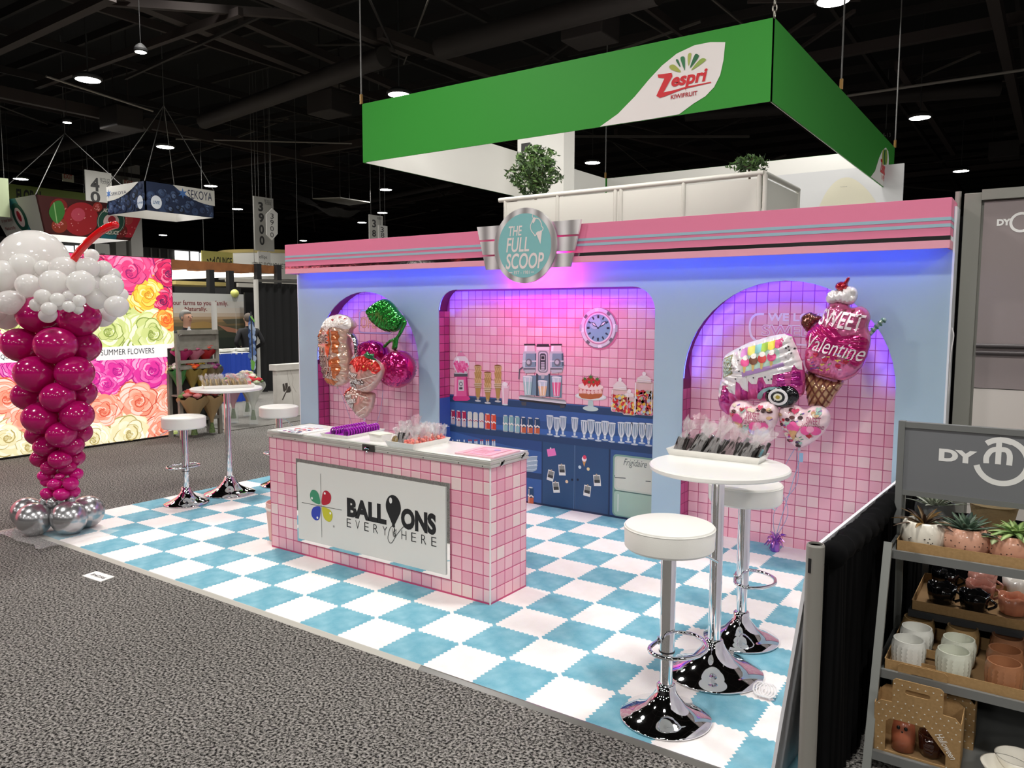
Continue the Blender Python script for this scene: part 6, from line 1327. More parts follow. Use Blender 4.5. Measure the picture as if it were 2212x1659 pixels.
rows = [(752,'rail'),(780,'rail'),(793,'rail'),(848,'rail'),(858,'rail'),(905,'rail')]
for py_, nm in rows: z = wx(430,py_)[1]; MB().bar((XS,yl,z),(XS,yr,z),.03,.045).build('rail', gwood, fs_)
for py_ in (786,850,905): z = wx(430,py_)[1]; MB().box(XS-.26,XS-.01,yl,yr,z-.03,z-.01).build('shelf_board', gwood, fs_)
MB().box(XS-.285,XS-.275,yl,yr,.12,wx(430,752)[1]).build('dark_interior_fill', flatm('#3a3936'), fs_)  # dark board added to stand in for the dark shelf interior
for k in range(4):
    y = yl+(yr-yl)*(k)/3; z0, z1 = wx(430,793)[1], wx(430,780)[1]; MB().bar((XS,y,z0),(XS,y,z1),.02).build('baluster', gwood, fs_)
def bouquet(label, p, R, H, wrap, cols, lean=0, stems=True, group='flower bouquets'):
    t = thing('bouquet', label, 'bouquet', p, group); p = V3(p); r = random.Random(int(abs(p.y*1000))+len(label)); n = 22; vs = []; prof = [(.10,0),(.16,.18),(.55,.55),(1.0,.86),(1.06,.95)]
    for r_, z in prof:
        for k in range(n): a = 2*math.pi*k/n; q_ = r_*(1+.10*math.sin(k*2.3)+.05*math.sin(k*5)); vs.append((p.x+R*q_*math.cos(a),p.y+R*q_*math.sin(a)+lean*z,p.z+H*(z+(.07*math.sin(k*1.7) if z > .8 else 0))))
    MB().add(vs,[(i*n+k,i*n+(k+1)%n,(i+1)*n+(k+1)%n,(i+1)*n+k) for i in range(len(prof)-1) for k in range(n)]).build('wrapping', wrap, t, 'all')
    for k in range(16):
        a = k*2.4; rr = R*.9*math.sqrt(k/16); q_ = V3((p.x+rr*math.cos(a),p.y+rr*math.sin(a)+lean,p.z+H*(1.12-.22*(rr/R)**2+.08*r.random()))); mb = MB()
        if k%4 == 3: mb.sphere(q_,R*.26,7,5,(1,1,.6)); mb.build('leaf_tuft', mat('foliage_%d' % (k%2),('#4c6a3c','#6a8a4e')[k%2],.7), t)
        else:
            for j, s_ in enumerate((1,.7,.4)): mb.lathe([(R*.32*s_*.4,-R*.16),(R*.32*s_,0),(R*.32*s_*1.02,R*.10+j*R*.05)],9,q_)
            mb.build('flower', flatm(cols[k%len(cols)],.6), t)
    if stems: MB().lathe([(R*.26,-H*.3),(R*.18,-H*.1),(R*.12,.02)],10,p).build('stems', mat('stems_green','#5a6e3a',.7,noise=80,col2='#3c4c28'), t)
    return t
mk = lambda n_, h_, a_=1: mat('wrap_'+n_, h_, .5, alpha=a_)
z_ = wx(430,782)[1]
for k, (nm, h_, cl) in enumerate((('magenta','#b52a6a',('#c83a7a','#a01f56')),('pink','#c97a92',('#e0a0b0','#c86a8a')),('red','#b01c28',('#c8202c','#e05a4a')))):
    y = yl+(yr-yl)*(.2+.3*k); bouquet(nm+' wrapped bouquet on the upper shelf of the flower stand', (XS-.12,y,z_-.06), .135, .24, mk(nm,h_), cl, stems=False)
z_ = wx(430,850)[1]
for k, (nm, cl, h_) in enumerate((('white and green',('#e6e8da','#4aa04a'),'#3f8f4a'),('red and orange',('#d6402c','#e8702a'),'#8a7a3a'),('yellow',('#d9b83a','#e6cf5a'),'#b59a3a'),('purple',('#7a2f6a','#a04a80'),'#6a5a3a'))):
    y = yl+(yr-yl)*(.12+.27*k); bouquet(nm+' bouquet on the middle shelf of the flower stand', (XS-.14+.06*(k%2),y,z_+.02), .13, .34, mk('mid%d' % k,h_,.8), cl, stems=False)
bouquet('brown paper bouquet on the lowest shelf of the flower stand, left', (XS+.08,wx(410,860)[0],.17), .19, .42, mk('kraft','#a58a60'), ('#efe6d8','#d98a8a','#c8564a'))
bouquet('brown paper bouquet on the lowest shelf of the flower stand, right', (XS+.10,wx(447,860)[0],.17), .17, .42, mk('kraft','#a58a60'), ('#e8e0cc','#7a2a2a','#efe6d8'))
for px_, py_, nm, h_, cl in ((505,915,'pink paper bouquet standing in a glass right of the flower stand','#c99aa0',('#e88a9a','#f0b8b8','#d84a5a')),(535,900,'tan paper bouquet behind the bar table pole','#a5916e',('#d9cfc0','#c8403a')),(548,918,'clear wrapped white bouquet beside the marble plinth','#d6d9d2',('#f2f0e6','#cfd9b8','#d8404a'))):
    q_ = onz(px_,py_); bouquet(nm, (q_.x,q_.y,.22), .17, .45, mk('b'+h_[1:],h_,.75), cl); MB().lathe([(.07,.012),(.075,.25),(.072,.25),(.068,.02)],16,(q_.x,q_.y,0)).build('vase', mat('glass_vase','#dfe6e2',.05,alpha=.25), bpy.data.objects[-1] if False else None) if False else None
    v_ = MB().lathe([(.072,.0125),(.078,.26),(.074,.26),(.069,.02)],18,(q_.x,q_.y,0)).build('glass_vase', mat('glass_clear','#e3eae6',.05,alpha=.13), None, True); tag(v_, 'clear glass vase holding the '+nm.split(' bouquet')[0]+' bouquet', 'vase', 'glass vases')
# ------------------------------------------------------------------ marble plinth
mb_ = mat('marble', '#e2dfd8', .35, noise=3.5, col2='#d3cfc7'); q_ = onz(600,905); ztp = onx(594,788,q_.x).z
pd_ = thing('marble_plinth', 'white marble reception plinth with dark tulip emblem', 'plinth', (q_.x-.05,q_.y+.4,0))
MB().box(q_.x-.10,q_.x,q_.y,q_.y+.9,0,ztp-.10).build('body', mb_, pd_); MB().box(q_.x-.14,q_.x+.04,q_.y-.04,q_.y+.94,ztp-.10,ztp).build('top_slab', mb_, pd_, bevel=.004)
c = Canvas((q_.x+.0008,q_.y,0),(0,1,0),(0,0,1),eps=.0008)
tu = lambda L: [c.P(600+a/7.373*1.0, 880+b_/7.373) for a, b_ in L]
T6 = lambda L: [c.P(340+a/4.88, 780+b_/4.88) for a, b_ in L]
c.poly(T6([(1318,245),(1335,235),(1350,300),(1345,325),(1328,320)]),'#4a443f',1); c.poly(T6([(1345,235),(1372,228),(1375,265),(1355,320),(1350,300)]),'#4a443f',1); c.poly(T6([(1378,268),(1395,262),(1408,310),(1400,330),(1350,335),(1362,310)]),'#4a443f',1); c.line(T6([(1352,332),(1338,365),(1318,410)]),.022,'#4a443f',1)
for L in ([(1365,90),(1380,200),(1420,330),(1440,480)],[(1400,95),(1430,180),(1420,250),(1464,330)]): c.line(T6(L),.008,'#b8b3aa',1)
c.build('tulip_emblem', pd_)
# ------------------------------------------------------------------ farm backdrop, table, people, drapes behind
XP = atd(450,700,17).x
pn = thing('farm_backdrop', 'wide printed backdrop of a sunset farm field with red handwriting', 'backdrop', (XP,8,0)); y0 = onx(330,640,XP).y; y1 = onx(529,640,XP).y; zt = onx(450,634,XP).z
MB().box(XP-.05,XP,y0,y1,0,zt).build('panel', flatm('#2f3328'), pn)
c = Canvas((XP+.001,y1,0),(0,1,0),(0,0,1),eps=.0015); Wd = y0-y1; H_ = lambda py_: c.P(450,py_)[1]
sky = ['#cfd0cc','#d6d2ca','#d8cfc2','#cdbba6','#b59a78','#9a7e58','#7d6b4c','#5a5844','#3d4336','#30382f','#2a332b']
edges = [634,650,665,676,684,690,696,704,714,730,750,845]
for k, col_ in enumerate(sky): c.poly([(Wd,max(0,H_(edges[k+1]))),(0,max(0,H_(edges[k+1]))),(0,H_(edges[k])),(Wd,H_(edges[k]))],col_,1)
c.poly([c.P(*p) for p in ((470,702),(500,708),(528,716),(528,722),(490,716))],'#b07a60',2); c.poly([c.P(*p) for p in ((480,690),(525,688),(528,698),(490,700))],'#5c5a4a',2); c.poly([c.P(*p) for p in ((395,700),(440,694),(470,700),(468,708),(400,710))],'#a5854f',2)
c.textpx('our farms to your family.',374,662,492,650,'#7e1f2a',3,bold=.01); c.textpx('Naturally.',399,674,447,663,'#7e1f2a',3,bold=.01)
c.build('field_print', pn)
XT = atd(510,780,14.9).x; tb = thing('skirted_table', 'table with royal blue pleated skirt in front of the farm backdrop', 'table', (XT-.3,9,0)); ty0, ty1 = onx(473,770,XT).y, onx(541,770,XT).y; tz = onx(510,762,XT).z
MB().box(XT-.6,XT,ty0,ty1,tz-.03,tz).build('table_top', flatm('#d9d9d6'), tb); drape('skirt', (XT+.01,ty0,0),(XT+.01,ty1,0),.01,tz-.01,tb,mat('skirt_blue','#1f46b4',.7),.12,.025,5)
for k, px_ in enumerate((485,497,523,534)): p = onx(px_,758,XT-.2); tag(MB().lathe([(.03,0),(.11,.02),(.13,.07),(.10,.07)],14,(XT-.25,p.y,tz)).build('product_bowl', flatm('#dcdcd4'), None, True), ('white bowl at the left end of the blue skirted table','second white bowl on the blue skirted table','third white bowl on the blue skirted table','white bowl near the right end of the blue skirted table')[k], 'bowl', 'bowls on the blue table')
def person(name, label, px_, py_head, D, yaw, hair, jacket):
    h = atd(px_,py_head,D); H = h.z+.02; s_ = H/1.75; t = thing(name, label, 'person', (h.x,h.y,0))
    V = {'pel':(0,0,.95),'wst':(0,0,1.08),'chest':(0,.02,1.30),'nk0':(0,0,1.46),'nk1':(0,-.01,1.54),'hd0':(0,-.02,1.61),'hd1':(0,-.02,1.68),'hd2':(0,-.01,1.735)}
    R_ = {'pel':.16,'wst':.15,'chest':.165,'nk0':.075,'nk1':.058,'hd0':.082,'hd1':.092,'hd2':.062}; E_ = [('pel','wst'),('wst','chest'),('chest','nk0'),('nk0','nk1'),('nk1','hd0'),('hd0','hd1'),('hd1','hd2')]
    for sd, nm in ((-1,'l'),(1,'r')):
        V.update({nm+'sh':(sd*.19,.01,1.40),nm+'el':(sd*.30,.08,1.14),nm+'wr':(sd*.17,-.10,1.02),nm+'ha':(sd*.11,-.15,1.03),nm+'hip':(sd*.09,0,.90),nm+'kn':(sd*.10,-.02,.50),nm+'an':(sd*.10,.02,.09),nm+'to':(sd*.12,-.14,.04)})
        R_.update({nm+'sh':.075,nm+'el':.055,nm+'wr':.04,nm+'ha':.035,nm+'hip':.11,nm+'kn':.075,nm+'an':.055,nm+'to':.04}); E_ += [('chest',nm+'sh'),(nm+'sh',nm+'el'),(nm+'el',nm+'wr'),(nm+'wr',nm+'ha'),('pel',nm+'hip'),(nm+'hip',nm+'kn'),(nm+'kn',nm+'an'),(nm+'an',nm+'to')]
    ks = list(V); me = bpy.data.meshes.new('body'); me.from_pydata([V[k] for k in ks],[(ks.index(a),ks.index(b_)) for a, b_ in E_],[]); o = bpy.data.objects.new('body', me); COL.objects.link(o)
    o.modifiers.new('s','SKIN'); bm = bmesh.new(); bm.from_mesh(me); bm.verts.layers.skin.verify(); bm.to_mesh(me); bm.free()
    for i, k in enumerate(ks): me.skin_vertices[0].data[i].radius = (R_[k],R_[k]*.85); me.skin_vertices[0].data[i].use_root = (k == 'pel')
    su = o.modifiers.new('d','SUBSURF'); su.levels = 2; dg = bpy.context.evaluated_depsgraph_get(); me2 = bpy.data.meshes.new_from_object(o.evaluated_get(dg)); bpy.data.objects.remove(o)
    for m in (mat('cloth_'+jacket.strip('#'),jacket,.8), mat('skin_tone','#c99a80',.5), mat('trousers','#2c2e36',.8), mat('shirt_white','#e6e6e8',.7)): me2.materials.append(m)
    for p_ in me2.polygons:
        c_ = p_.center; p_.use_smooth = True
        p_.material_index = 1 if c_.z > 1.505 or (abs(c_.x) < .145 and c_.y < -.115 and .9 < c_.z < 1.15) else (2 if c_.z < .93 else (3 if c_.z > 1.30 and abs(c_.x) < .05 and c_.y < -.05 else 0))
    b = link('body', me2, t); b.scale = (s_,)*3; b.rotation_euler = (0,0,yaw)
    def sub(nm, mb, m): o_ = link(nm, mb.mesh(nm,[m],'all'), t); o_.scale = (s_,)*3; o_.rotation_euler = (0,0,yaw); return o_
    mb = MB().sphere((0,.015,1.69),.105,18,12,(.9,1.0,.98)); mb.v = [v if not (v[1] < -.035 and v[2] < 1.725) else (v[0],max(v[1],-.02),v[2]) for v in mb.v]; mb.v = [(v[0],v[1],max(v[2],1.60)) for v in mb.v]; sub('hair', mb, mat('hair_'+hair.strip('#'),hair,.8))
    sub('nose', MB().sphere((0,-.108,1.655),.018,8,6,(.8,1,1.3)), mat('skin_tone','#c99a80',.5))
    for sd in (-1,1): sub('ear', MB().sphere((sd*.088,0,1.655),.026,8,6,(.4,.7,1.2)), mat('skin_tone','#c99a80',.5)); sub('eye', MB().sphere((sd*.033,-.092,1.675),.010,8,6), flatm('#2a2422'))
    sub('mouth', MB().box(-.025,.025,-.098,-.09,1.608,1.618), flatm('#9a5a50'))
    for sd in (-1,1):
        for k in range(4): sub('finger', MB().tube([(sd*.10,-.15-.006*k,1.045-.016*k),(sd*.06,-.185-.004*k,1.04-.016*k),(sd*.03,-.17,1.03-.016*k)],.009,6), mat('skin_tone','#c99a80',.5))
        sub('thumb', MB().tube([(sd*.115,-.145,1.06),(sd*.09,-.165,1.085)],.010,6), mat('skin_tone','#c99a80',.5))
    return t
person('person', 'grey haired person in black jacket facing right before the farm backdrop', 402, 677, 12.6, math.radians(100), '#8f8d88', '#17171b')
person('person', 'person in black jacket with hands in front, partly behind the blueberry banner', 536, 682, 16.2, math.radians(250), '#5a5048', '#141418')
bb = thing('blueberry_banner', 'narrow upright banner printed with blueberries and a green edge', 'banner', atd(546,850,13.6)); XB_ = atd(546,740,13.6).x; c = Canvas((XB_,atd(546,740,13.6).y,0),(0,1,0),(0,0,1),eps=.002)
ol = smoothline([c.P(*p) for p in ((538,690),(541,682),(547,692),(551,720),(550,770),(551,800),(545,806),(541,780),(538,730))],4,closed=True); pb_ = c.P(545,850)
MB().prism(ol, lambda u,v:tuple(c.W(u,v,-6)), lambda u,v:tuple(c.W(u,v,0))).build('cloth', flatm('#26406e'), bb); r = random.Random(1)
for k in range(16):
    p_ = c.P(540.5+r.uniform(0,8),700+k*6.2)
    c.poly(circ(p_[0],p_[1],.055,14),r.choice(['#5a78b0','#8fa6cc','#33508a','#a9bcd8']),1+k*.2)
c.poly([c.P(*p) for p in ((541,776),(550,782),(547,800),(542,798))],'#6fae4a',8); c.line([c.P(540,683),c.P(549,695)],.03,'#7fc25a',8); c.build('berry_print', bb)
q_ = atd(546,740,13.6); MB().cyl((q_.x,q_.y-.02,0),(q_.x,q_.y-.02,1.75),.015,seg=8).build('mast', flatm('#3a3a3c'), bb)
dp = thing('black_back_drape', 'tall black pleated drape hanging on a white pole', 'drape', atd(600,840,17)); XD = atd(600,700,17).x; ya, yb = onx(557,700,XD).y, onx(760,700,XD).y; zt = onx(600,614,XD).z
drape('cloth', (XD,ya,0),(XD,yb,0),.02,zt,dp,mat('back_drape','#1b1b1c',.9),.22,.06,4); MB().cyl((XD+.05,ya-.06,0),(XD+.05,ya-.06,zt+.08),.05,seg=10).build('white_pole', flatm('#cfcdc6'), dp, True); MB().bar((XD+.05,ya-.1,zt+.06),(XD+.05,yb,zt+.06),.05,.05).build('top_bar', flatm('#55534f'), dp)
d2 = thing('black_side_panel', 'narrow black panel left of the white drape pole', 'panel', atd(540,840,17.6)); XD2 = atd(540,700,17.6).x; MB().box(XD2-.05,XD2,onx(531,700,XD2).y,onx(548,700,XD2).y,0,onx(540,632,XD2).z).build('panel', flatm('#161617'), d2)
ybb = thing('yellow_balloon', 'round pale yellow balloon peeking over the farm backdrop', 'balloon', atd(507,633,17.4)); q_ = atd(507,634,17.5); MB().sphere(q_,.095,18,12).build('balloon', mat('latex_yellow','#d9dc7a',.2,coat=.4), ybb, 'all'); MB().tube([(q_.x,q_.y,q_.z-.09),(q_.x+.02,q_.y,q_.z-.5),(q_.x,q_.y,.6)],.004,5).build('string', flatm('#d9d9d0'), ybb)
wp_ = thing('white_flag_pole', 'thin white flag pole standing before the farm backdrop', 'pole', atd(464,790,13)); q_ = atd(464,720,13.0); MB().cyl((q_.x,q_.y,0),(q_.x,q_.y,atd(464,652,13).z),.045,seg=10).build('pole', flatm('#d3d2cc'), wp_, True)
# ------------------------------------------------------------------ timber pergola with light lines (lounge) behind
wood = mat('pergola_wood', '#9a6236', .6, noise=4, col2='#86532c'); XW = atd(440,570,19).x
pg = thing('timber_pergola', 'timber lounge pergola with black posts and white light lines', 'pergola', (XW,10,0)); ledw = mat('led_white','#fff6e6',.4,emit=2.2)
def yz(px_, py_, X=None): p = onx(px_,py_,X or XW); return p.y, p.z
y0, zt0 = yz(365,560); y1 = yz(602,575)[0]; zb0 = yz(440,583)[1]
MB().box(XW-.12,XW,y0-2,y1,zb0,zt0).build('front_beam', wood, pg)
for X in (XW-2.6,XW-5.2): MB().box(X-.1,X,y0-2,y1+1,zb0+.05,zt0-.05).build('cross_beam', wood, pg)
for px_ in (455,497,557,600): p = yz(px_,700)[0]; MB().box(XW-.02,XW+.12,p-.07,p+.07,0,zt0+(.02 if px_ > 520 else -.2)).build('post', flatm('#1c1d1f'), pg)
for k in range(5):
    X = XW-.4-1.1*k; MB().box(X-.05,X,y0-2,y1-.2,zb0-.06,zb0-.02).build('light_line', ledw, pg)
for k in range(5):
    y = y0+.5+(y1-y0-.6)*k/4; MB().box(XW-5.2,XW-.12,y-.03,y+.03,zb0-.05,zb0-.01).build('light_line', ledw, pg)
yt = thing('yellow_ceiling_raft', 'pale yellow horizontal panel hanging under the lounge pergola', 'ceiling panel', (XW-3,10,2)); q_ = yz(430,612,XW-3); MB().box(XW-4.6,XW-3,yz(380,610,XW-3)[0],yz(505,610,XW-3)[0],yz(430,612,XW-3)[1]-.05,yz(430,608,XW-3)[1]).build('raft', flatm('#d9c880'), yt)
for k, (pxa, pxb, pya, pyb, D, col_, lab) in enumerate(((490,660,600,608,24,'#e6e2d6','upper long white strip wall behind the drape pole'),(515,660,611,620,23,'#d9d6cc','lower long white strip wall behind the drape pole'),(380,520,618,626,26,'#5a5a5c','grey distant booth wall under the pergola'))):
    X = atd(pxa,pya,D).x; t = thing('distant_wall_strip', lab, 'booth wall', atd(pxa,pya,D)); MB().box(X-.1,X,onx(pxa,pya,X).y,onx(pxb,pya,X).y,(0 if k == 2 else onx(pxa,pyb,X).z),onx(pxa,pya,X).z).build('strip', flatm(col_), t)
dbw = thing('distant_dark_booth', 'dark distant booth walls behind the lounge', 'booth wall', atd(450,640,30)); X = atd(450,640,30).x; MB().box(X-.1,X,onx(380,640,X).y,onx(760,640,X).y,0,onx(450,622,X).z).build('wall', flatm('#2c2c2e'), dbw)
# ------------------------------------------------------------------ hanging signs
wire_m = mat('wire', '#6a6a68', .6, metal=.2); offw = mat('sign_fabric', '#dad9d2', .7)
def xsign(name, label, D, L, T, R_, B, m, texts=(), cat='sign', th=.05, extra=None, z_top=10.195):
    p = atd(L,T,D); X = p.x; t = thing(name, label, cat, (X,p.y,onx(L,B,X).z)); c = Canvas((X+.001,p.y,0),(0,1,0),(0,0,1),eps=.002)
    a = c.P(L,B); b_ = c.P(R_,T if False else T+(R_-L)*.13*(1 if T < 660 else 0)); v0, v1 = a[1], c.P(L,T)[1]; u0, u1 = c.P(L,T)[0], c.P(R_,T)[0]
    MB().box(X-th,X,p.y+u0,p.y+u1,v0,v1).build('board', m, t)
    for s_, l, bb_, rr, tt, col_, kw in texts: c.textpx(s_, l,bb_,rr,tt,col_,1,**kw)
    if extra: extra(c)
    if c.f: c.build('print', t)
    if z_top:
        for u in (u0+.1,u1-.1): MB().cyl((X-th/2,p.y+u,v1),(X-th/2,p.y+u,z_top),.008,seg=5).build('wire', wire_m, t)
    return t
dk_ = '#3f3f3f'
xsign('aisle_number_sign', 'tall white aisle sign left of the blueberry sign, reading 40', 27, 183, 366, 240, 470, offw, [('4',196,412,214,385,dk_,{'bold':.03}),('0',196,437,216,415,dk_,{'bold':.03}),('PRODUCE',216,392,237,387,dk_,{}),('FLORAL',218,397,237,393,dk_,{})])
xsign('aisle_number_sign', 'tall grey white aisle sign above the lounge, reading 3900', 26, 548, 423, 590, 540, mat('sign_grey_white','#b9b8b2',.7), [('3',558,456,568,437,dk_,{'bold':.04}),('9',559,480,570,461,dk_,{'bold':.04}),('0',560,505,570,486,dk_,{'bold':.04}),('0',561,529,571,510,dk_,{'bold':.04}),('PRODUCE',571,437,587,433,dk_,{}),('FLORAL',573,442,587,439,dk_,{})])
p = atd(588,485,25.6); t = thing('hexagon_number_sign', 'small white hexagonal sign numbered 3900 beside the tall aisle sign', 'sign', p); c = Canvas(p,(0,1,0),(0,0,1),eps=.002); hx = [c.P(*q_) for q_ in ((575,463),(588,450),(600,461),(600,505),(588,519),(576,507))]; MB().prism(hx, lambda u,v:tuple(c.W(u,v,-15)), lambda u,v:tuple(c.W(u,v,0))).build('board', flatm('#ecebe6'), t)
for k, ch in enumerate('3900'): c.textpx(ch,584,472+k*13.5,591,462+k*13.5,dk_,1)
c.build('print', t); MB().cyl((p.x,p.y,c.W(*hx[1]).z),(p.x,p.y,10.195),.008,seg=5).build('wire', wire_m, t)
xsign('aisle_number_sign', 'white hanging aisle sign numbered 38 above the pink fascia', 27, 798, 463, 827, 530, offw, [('3',804,491,812,475,dk_,{'bold':.03}),('8',804,511,812,497,dk_,{'bold':.03}),('PRODUCE',815,474,824,470,dk_,{})])
xsign('small_aisle_sign', 'small white overlapping aisle sign with a second 38', 26.8, 818, 486, 837, 530, flatm('#e9e8e3'), [('3',822,501,829,491,dk_,{}),('8',823,513,830,503,dk_,{})])
xsign('floral_sign', 'long olive green hanging sign reading FLORAL', 30, 14, 396, 186, 450, mat('olive_sign','#77883f',.7), [('FLORAL',36,434,93,414,'#20241a',{'bold':.04})])
xsign('pale_green_sign', 'pale green hanging panel cut by the left edge of the picture', 22, -60, 376, 17, 462, mat('pale_green_sign','#b9c7a0',.7))
def lounge(c):
    x, z = c.P(455,572)
    for k in range(5):
        a = math.radians(20+k*35); c.poly([(x+.19*math.cos(a)+.055*math.cos(t_)*math.cos(a)-.028*math.sin(t_)*math.sin(a), z+.19*math.sin(a)+.055*math.cos(t_)*math.sin(a)+.028*math.sin(t_)*math.cos(a)) for t_ in [q_*.6 for q_ in range(10)]],'#2a2a20',1)
xsign('lounge_sign', 'yellow hanging sign reading LOUNGE', 27, 436, 541, 512, 580, mat('lounge_yellow','#d6cd74',.7), [('LOUNGE',463,573,501,557,'#2a2a20',{'bold':.02})], extra=lounge)
# ring shaped white sign
q_ = atd(585,575,29); t = thing('ring_sign', 'large round white hanging ring sign with grey lettering', 'sign', q_); Rr = 2.0; cx_, cy_ = q_.x-.6, q_.y+.6; zb_, zt_ = atd(585,605,29).z, atd(585,545,29).z
MB().lathe([(Rr,zb_),(Rr,zt_),(Rr-.05,zt_),(Rr-.05,zb_),(Rr,zb_)],48,(cx_,cy_,0)).build('ring', mat('ring_white','#e2e1da',.6), t, True); MB().lathe([(Rr+.01,zt_-.1),(Rr+.01,zt_+.02),(Rr-.06,zt_+.02)],48,(cx_,cy_,0)).build('gold_rim', flatm('#b9a768'), t, True)
xsign('ellips_sign', 'small white tapered banner with the word ellips', 26.3, 558, 543, 584, 584, flatm('#eceae6'), [('ellips',560,560,577,552,'#4a4a44',{}),('3800',569,574,580,570,'#3a3a3a',{})]); xsign('bouquet_sign', 'white sign panel lettered BOUQUET at the left end of the fascia', 25.5, 545, 566, 650, 598, flatm('#d9d8d0'), [('THE BOUQUET',548,580,618,570,'#6a6a64',{})])
def boxsign(name, label, H, nc, lft, rgt, Htop_px, m_out, m_in, flare=0):
    n_ = onz(*nc,H); r_ = onx(*rgt,n_.x); l_ = ony(*lft,n_.y); zt = ony(*Htop_px,n_.y).z if not flare else H+flare[1]; t = thing(name, label, 'hanging sign', (l_.x/2+n_.x/2,(n_.y+r_.y)/2,H)); f_ = flare[0] if flare else 0
    x0, x1, y0, y1 = l_.x, n_.x, n_.y, r_.y; e_ = .04
    B0 = [(x0,y0),(x1,y0),(x1,y1),(x0,y1)]; T0 = [(x0-f_,y0-f_),(x1+f_,y0-f_),(x1+f_,y1+f_),(x0-f_,y1+f_)]
    nm = ('front_face','right_face','back_face','left_face')
    for k in range(4):
        j = (k+1)%4; a, b_, c_, d_ = V3((*B0[k],H)), V3((*B0[j],H)), V3((*T0[j],zt)), V3((*T0[k],zt)); ctr = V3(((x0+x1)/2,(y0+y1)/2,0)); nrm = V3(((0,-1,0),(1,0,0),(0,1,0),(-1,0,0))[k])*e_
        mb = MB(); mb.hexa([a,b_,b_-nrm,a-nrm,d_,c_,c_-nrm,d_-nrm]); o = mb.build(nm[k], [m_out, m_in], t)
        for p_ in o.data.polygons:
            if p_.normal.dot(nrm) < -.01*e_ : p_.material_index = 1
    return t, (x0,x1,y0,y1,H,zt)
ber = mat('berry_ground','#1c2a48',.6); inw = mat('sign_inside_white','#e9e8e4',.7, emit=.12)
t, G = boxsign('blueberry_sign', 'square hanging sign with blueberries and the word SEKOYA', 4.6, (315,453.6), (233.6,467), (464,468.6), (315,390), ber, inw); x0,x1,y0,y1,H,zt = G
r = random.Random(4)
for side in (0,1):
    c = Canvas((x1+.002,y0,H),(0,1,0),(0,0,1),eps=.002) if side else Canvas((x0,y0-.002,H),(1,0,0),(0,0,1),eps=.002); W_ = (y1-y0) if side else (x1-x0); Hh = zt-H
    for k in range(70):
        u, v, rr = r.uniform(.08,W_-.08), r.uniform(.08,Hh-.08), r.uniform(.06,.11)*1.3
        rr = min(rr,u,v,W_-u,Hh-v); c.poly(circ(u,v,rr,16),r.choice(['#22304e','#2f4265','#1a2642','#101829']),1+k*.05); c.poly(circ(u-rr*.2,v+rr*.2,rr*.62,12),r.choice(['#44587c','#5a6e92','#2d3f62']),1.02+k*.05); c.poly(star(u+rr*.1,v+rr*.05,rr*.3),'#18203a',1.04+k*.05)
    if side:
        c.poly([(W_,Hh),(W_,Hh*.44)]+[(W_*(1-.62*k/8),Hh*(.44+.56*(k/8)**2.2)) for k in range(1,9)],offw,6); c.textpx('SEKOYA',405,428,457,417,'#2b3550',7) ; c.poly(star(*c.P(394,418),.16,6,.4),'#4a74b4',7)
        c.poly(circ(*c.P(337,437),.165,24,.19),'#dfe6ee',7); c.textpx('LIVIE',330,440,344,435,'#3c6a9a',8,bold=.02)
    else:
        c.poly([(0,Hh),(0,Hh*.48)]+[(W_*.86*k/8,Hh*(.48+.52*(k/8)**2.2)) for k in range(1,9)],offw,6); c.textpx('SEKOYA',242,423,274,411,'#2b3550',7); c.poly(star(*c.P(236,419),.14,6,.4),'#4a74b4',7)
        c.poly(circ(*c.P(304,437),.15,24,.19),'#dfe6ee',7); c.textpx('LIVIE',299,441,310,435,'#3c6a9a',8,bold=.02)
    c.build('berry_print', t)
apex = V3(((x0+x1)/2+.3,(y0+y1)/2,zt+2.4))
for q_ in ((x0,y0),(x1,y0),(x1,y1),(x0,y1)): MB().cyl((*q_,zt),apex,.012,seg=5).build('wire', wire_m, t)
MB().cyl(apex,(apex.x,apex.y,10.195),.012,seg=5).build('wire', wire_m, t)
t, G = boxsign('apple_sign', 'flared hanging sign printed with red apples and a green emblem', 4.0, (96.4,504.8), (16.6,512), (281.8,523), (84,428), mat('apple_dark','#4a1618',.6), inw, (.35,1.05)); x0,x1,y0,y1,H,zt = G; Hh = zt-H; f_ = .35
vv = V3((f_,0,Hh)).normalized(); c = Canvas((x1+.003,y0,H),(0,1,0),vv,eps=.003); W_ = y1-y0; SL = math.hypot(f_,Hh)
def ins(u, v, rr): k = v/SL*f_; return u-rr > -k-.0 and u+rr < W_+k and v-rr > 0 and v+rr < SL
for u, v, rr, col_ in ((W_*.38,SL*.48,SL*.46,'#b5202e'),(W_*.12,SL*.75,SL*.22,'#8e1a1c'),(W_*.72,SL*.8,SL*.18,'#c43a3c'),(W_*.15,SL*.25,SL*.2,'#a33a26'),(W_*.96,SL*.5,SL*.42,'#c4223a'),(W_*.86,SL*.25,SL*.2,'#7c1c20'),(W_*.55,SL*.86,SL*.13,'#a8342c')):
    c.poly([(min(max(a,-.0-b_/SL*f_),W_+b_/SL*f_),b_) for a, b_ in circ(u,v,rr,26)],col_,1); c.poly(circ(u-rr*.2,v+rr*.25,rr*.4,16),{'#b5202e':'#d9506a'}.get(col_,'#c8484a'),1.5)
    for k in range(14): a = r.uniform(0,6.28); q_ = rr*.8*math.sqrt(r.random()); c.poly(circ(u+q_*math.cos(a),v+q_*math.sin(a),.018,6),'#f0a0a0',2)
c.poly(smoothline([(W_*.02,SL*.55),(W_*.06,SL*.85),(W_*.14,SL*.9),(W_*.19,SL*.6),(W_*.12,SL*.3)],4,closed=True),'#3f8a3a',3); c.line([(W_*.12,SL*.3),(W_*.06,SL*.85)],.03,'#9ccf8a',4)
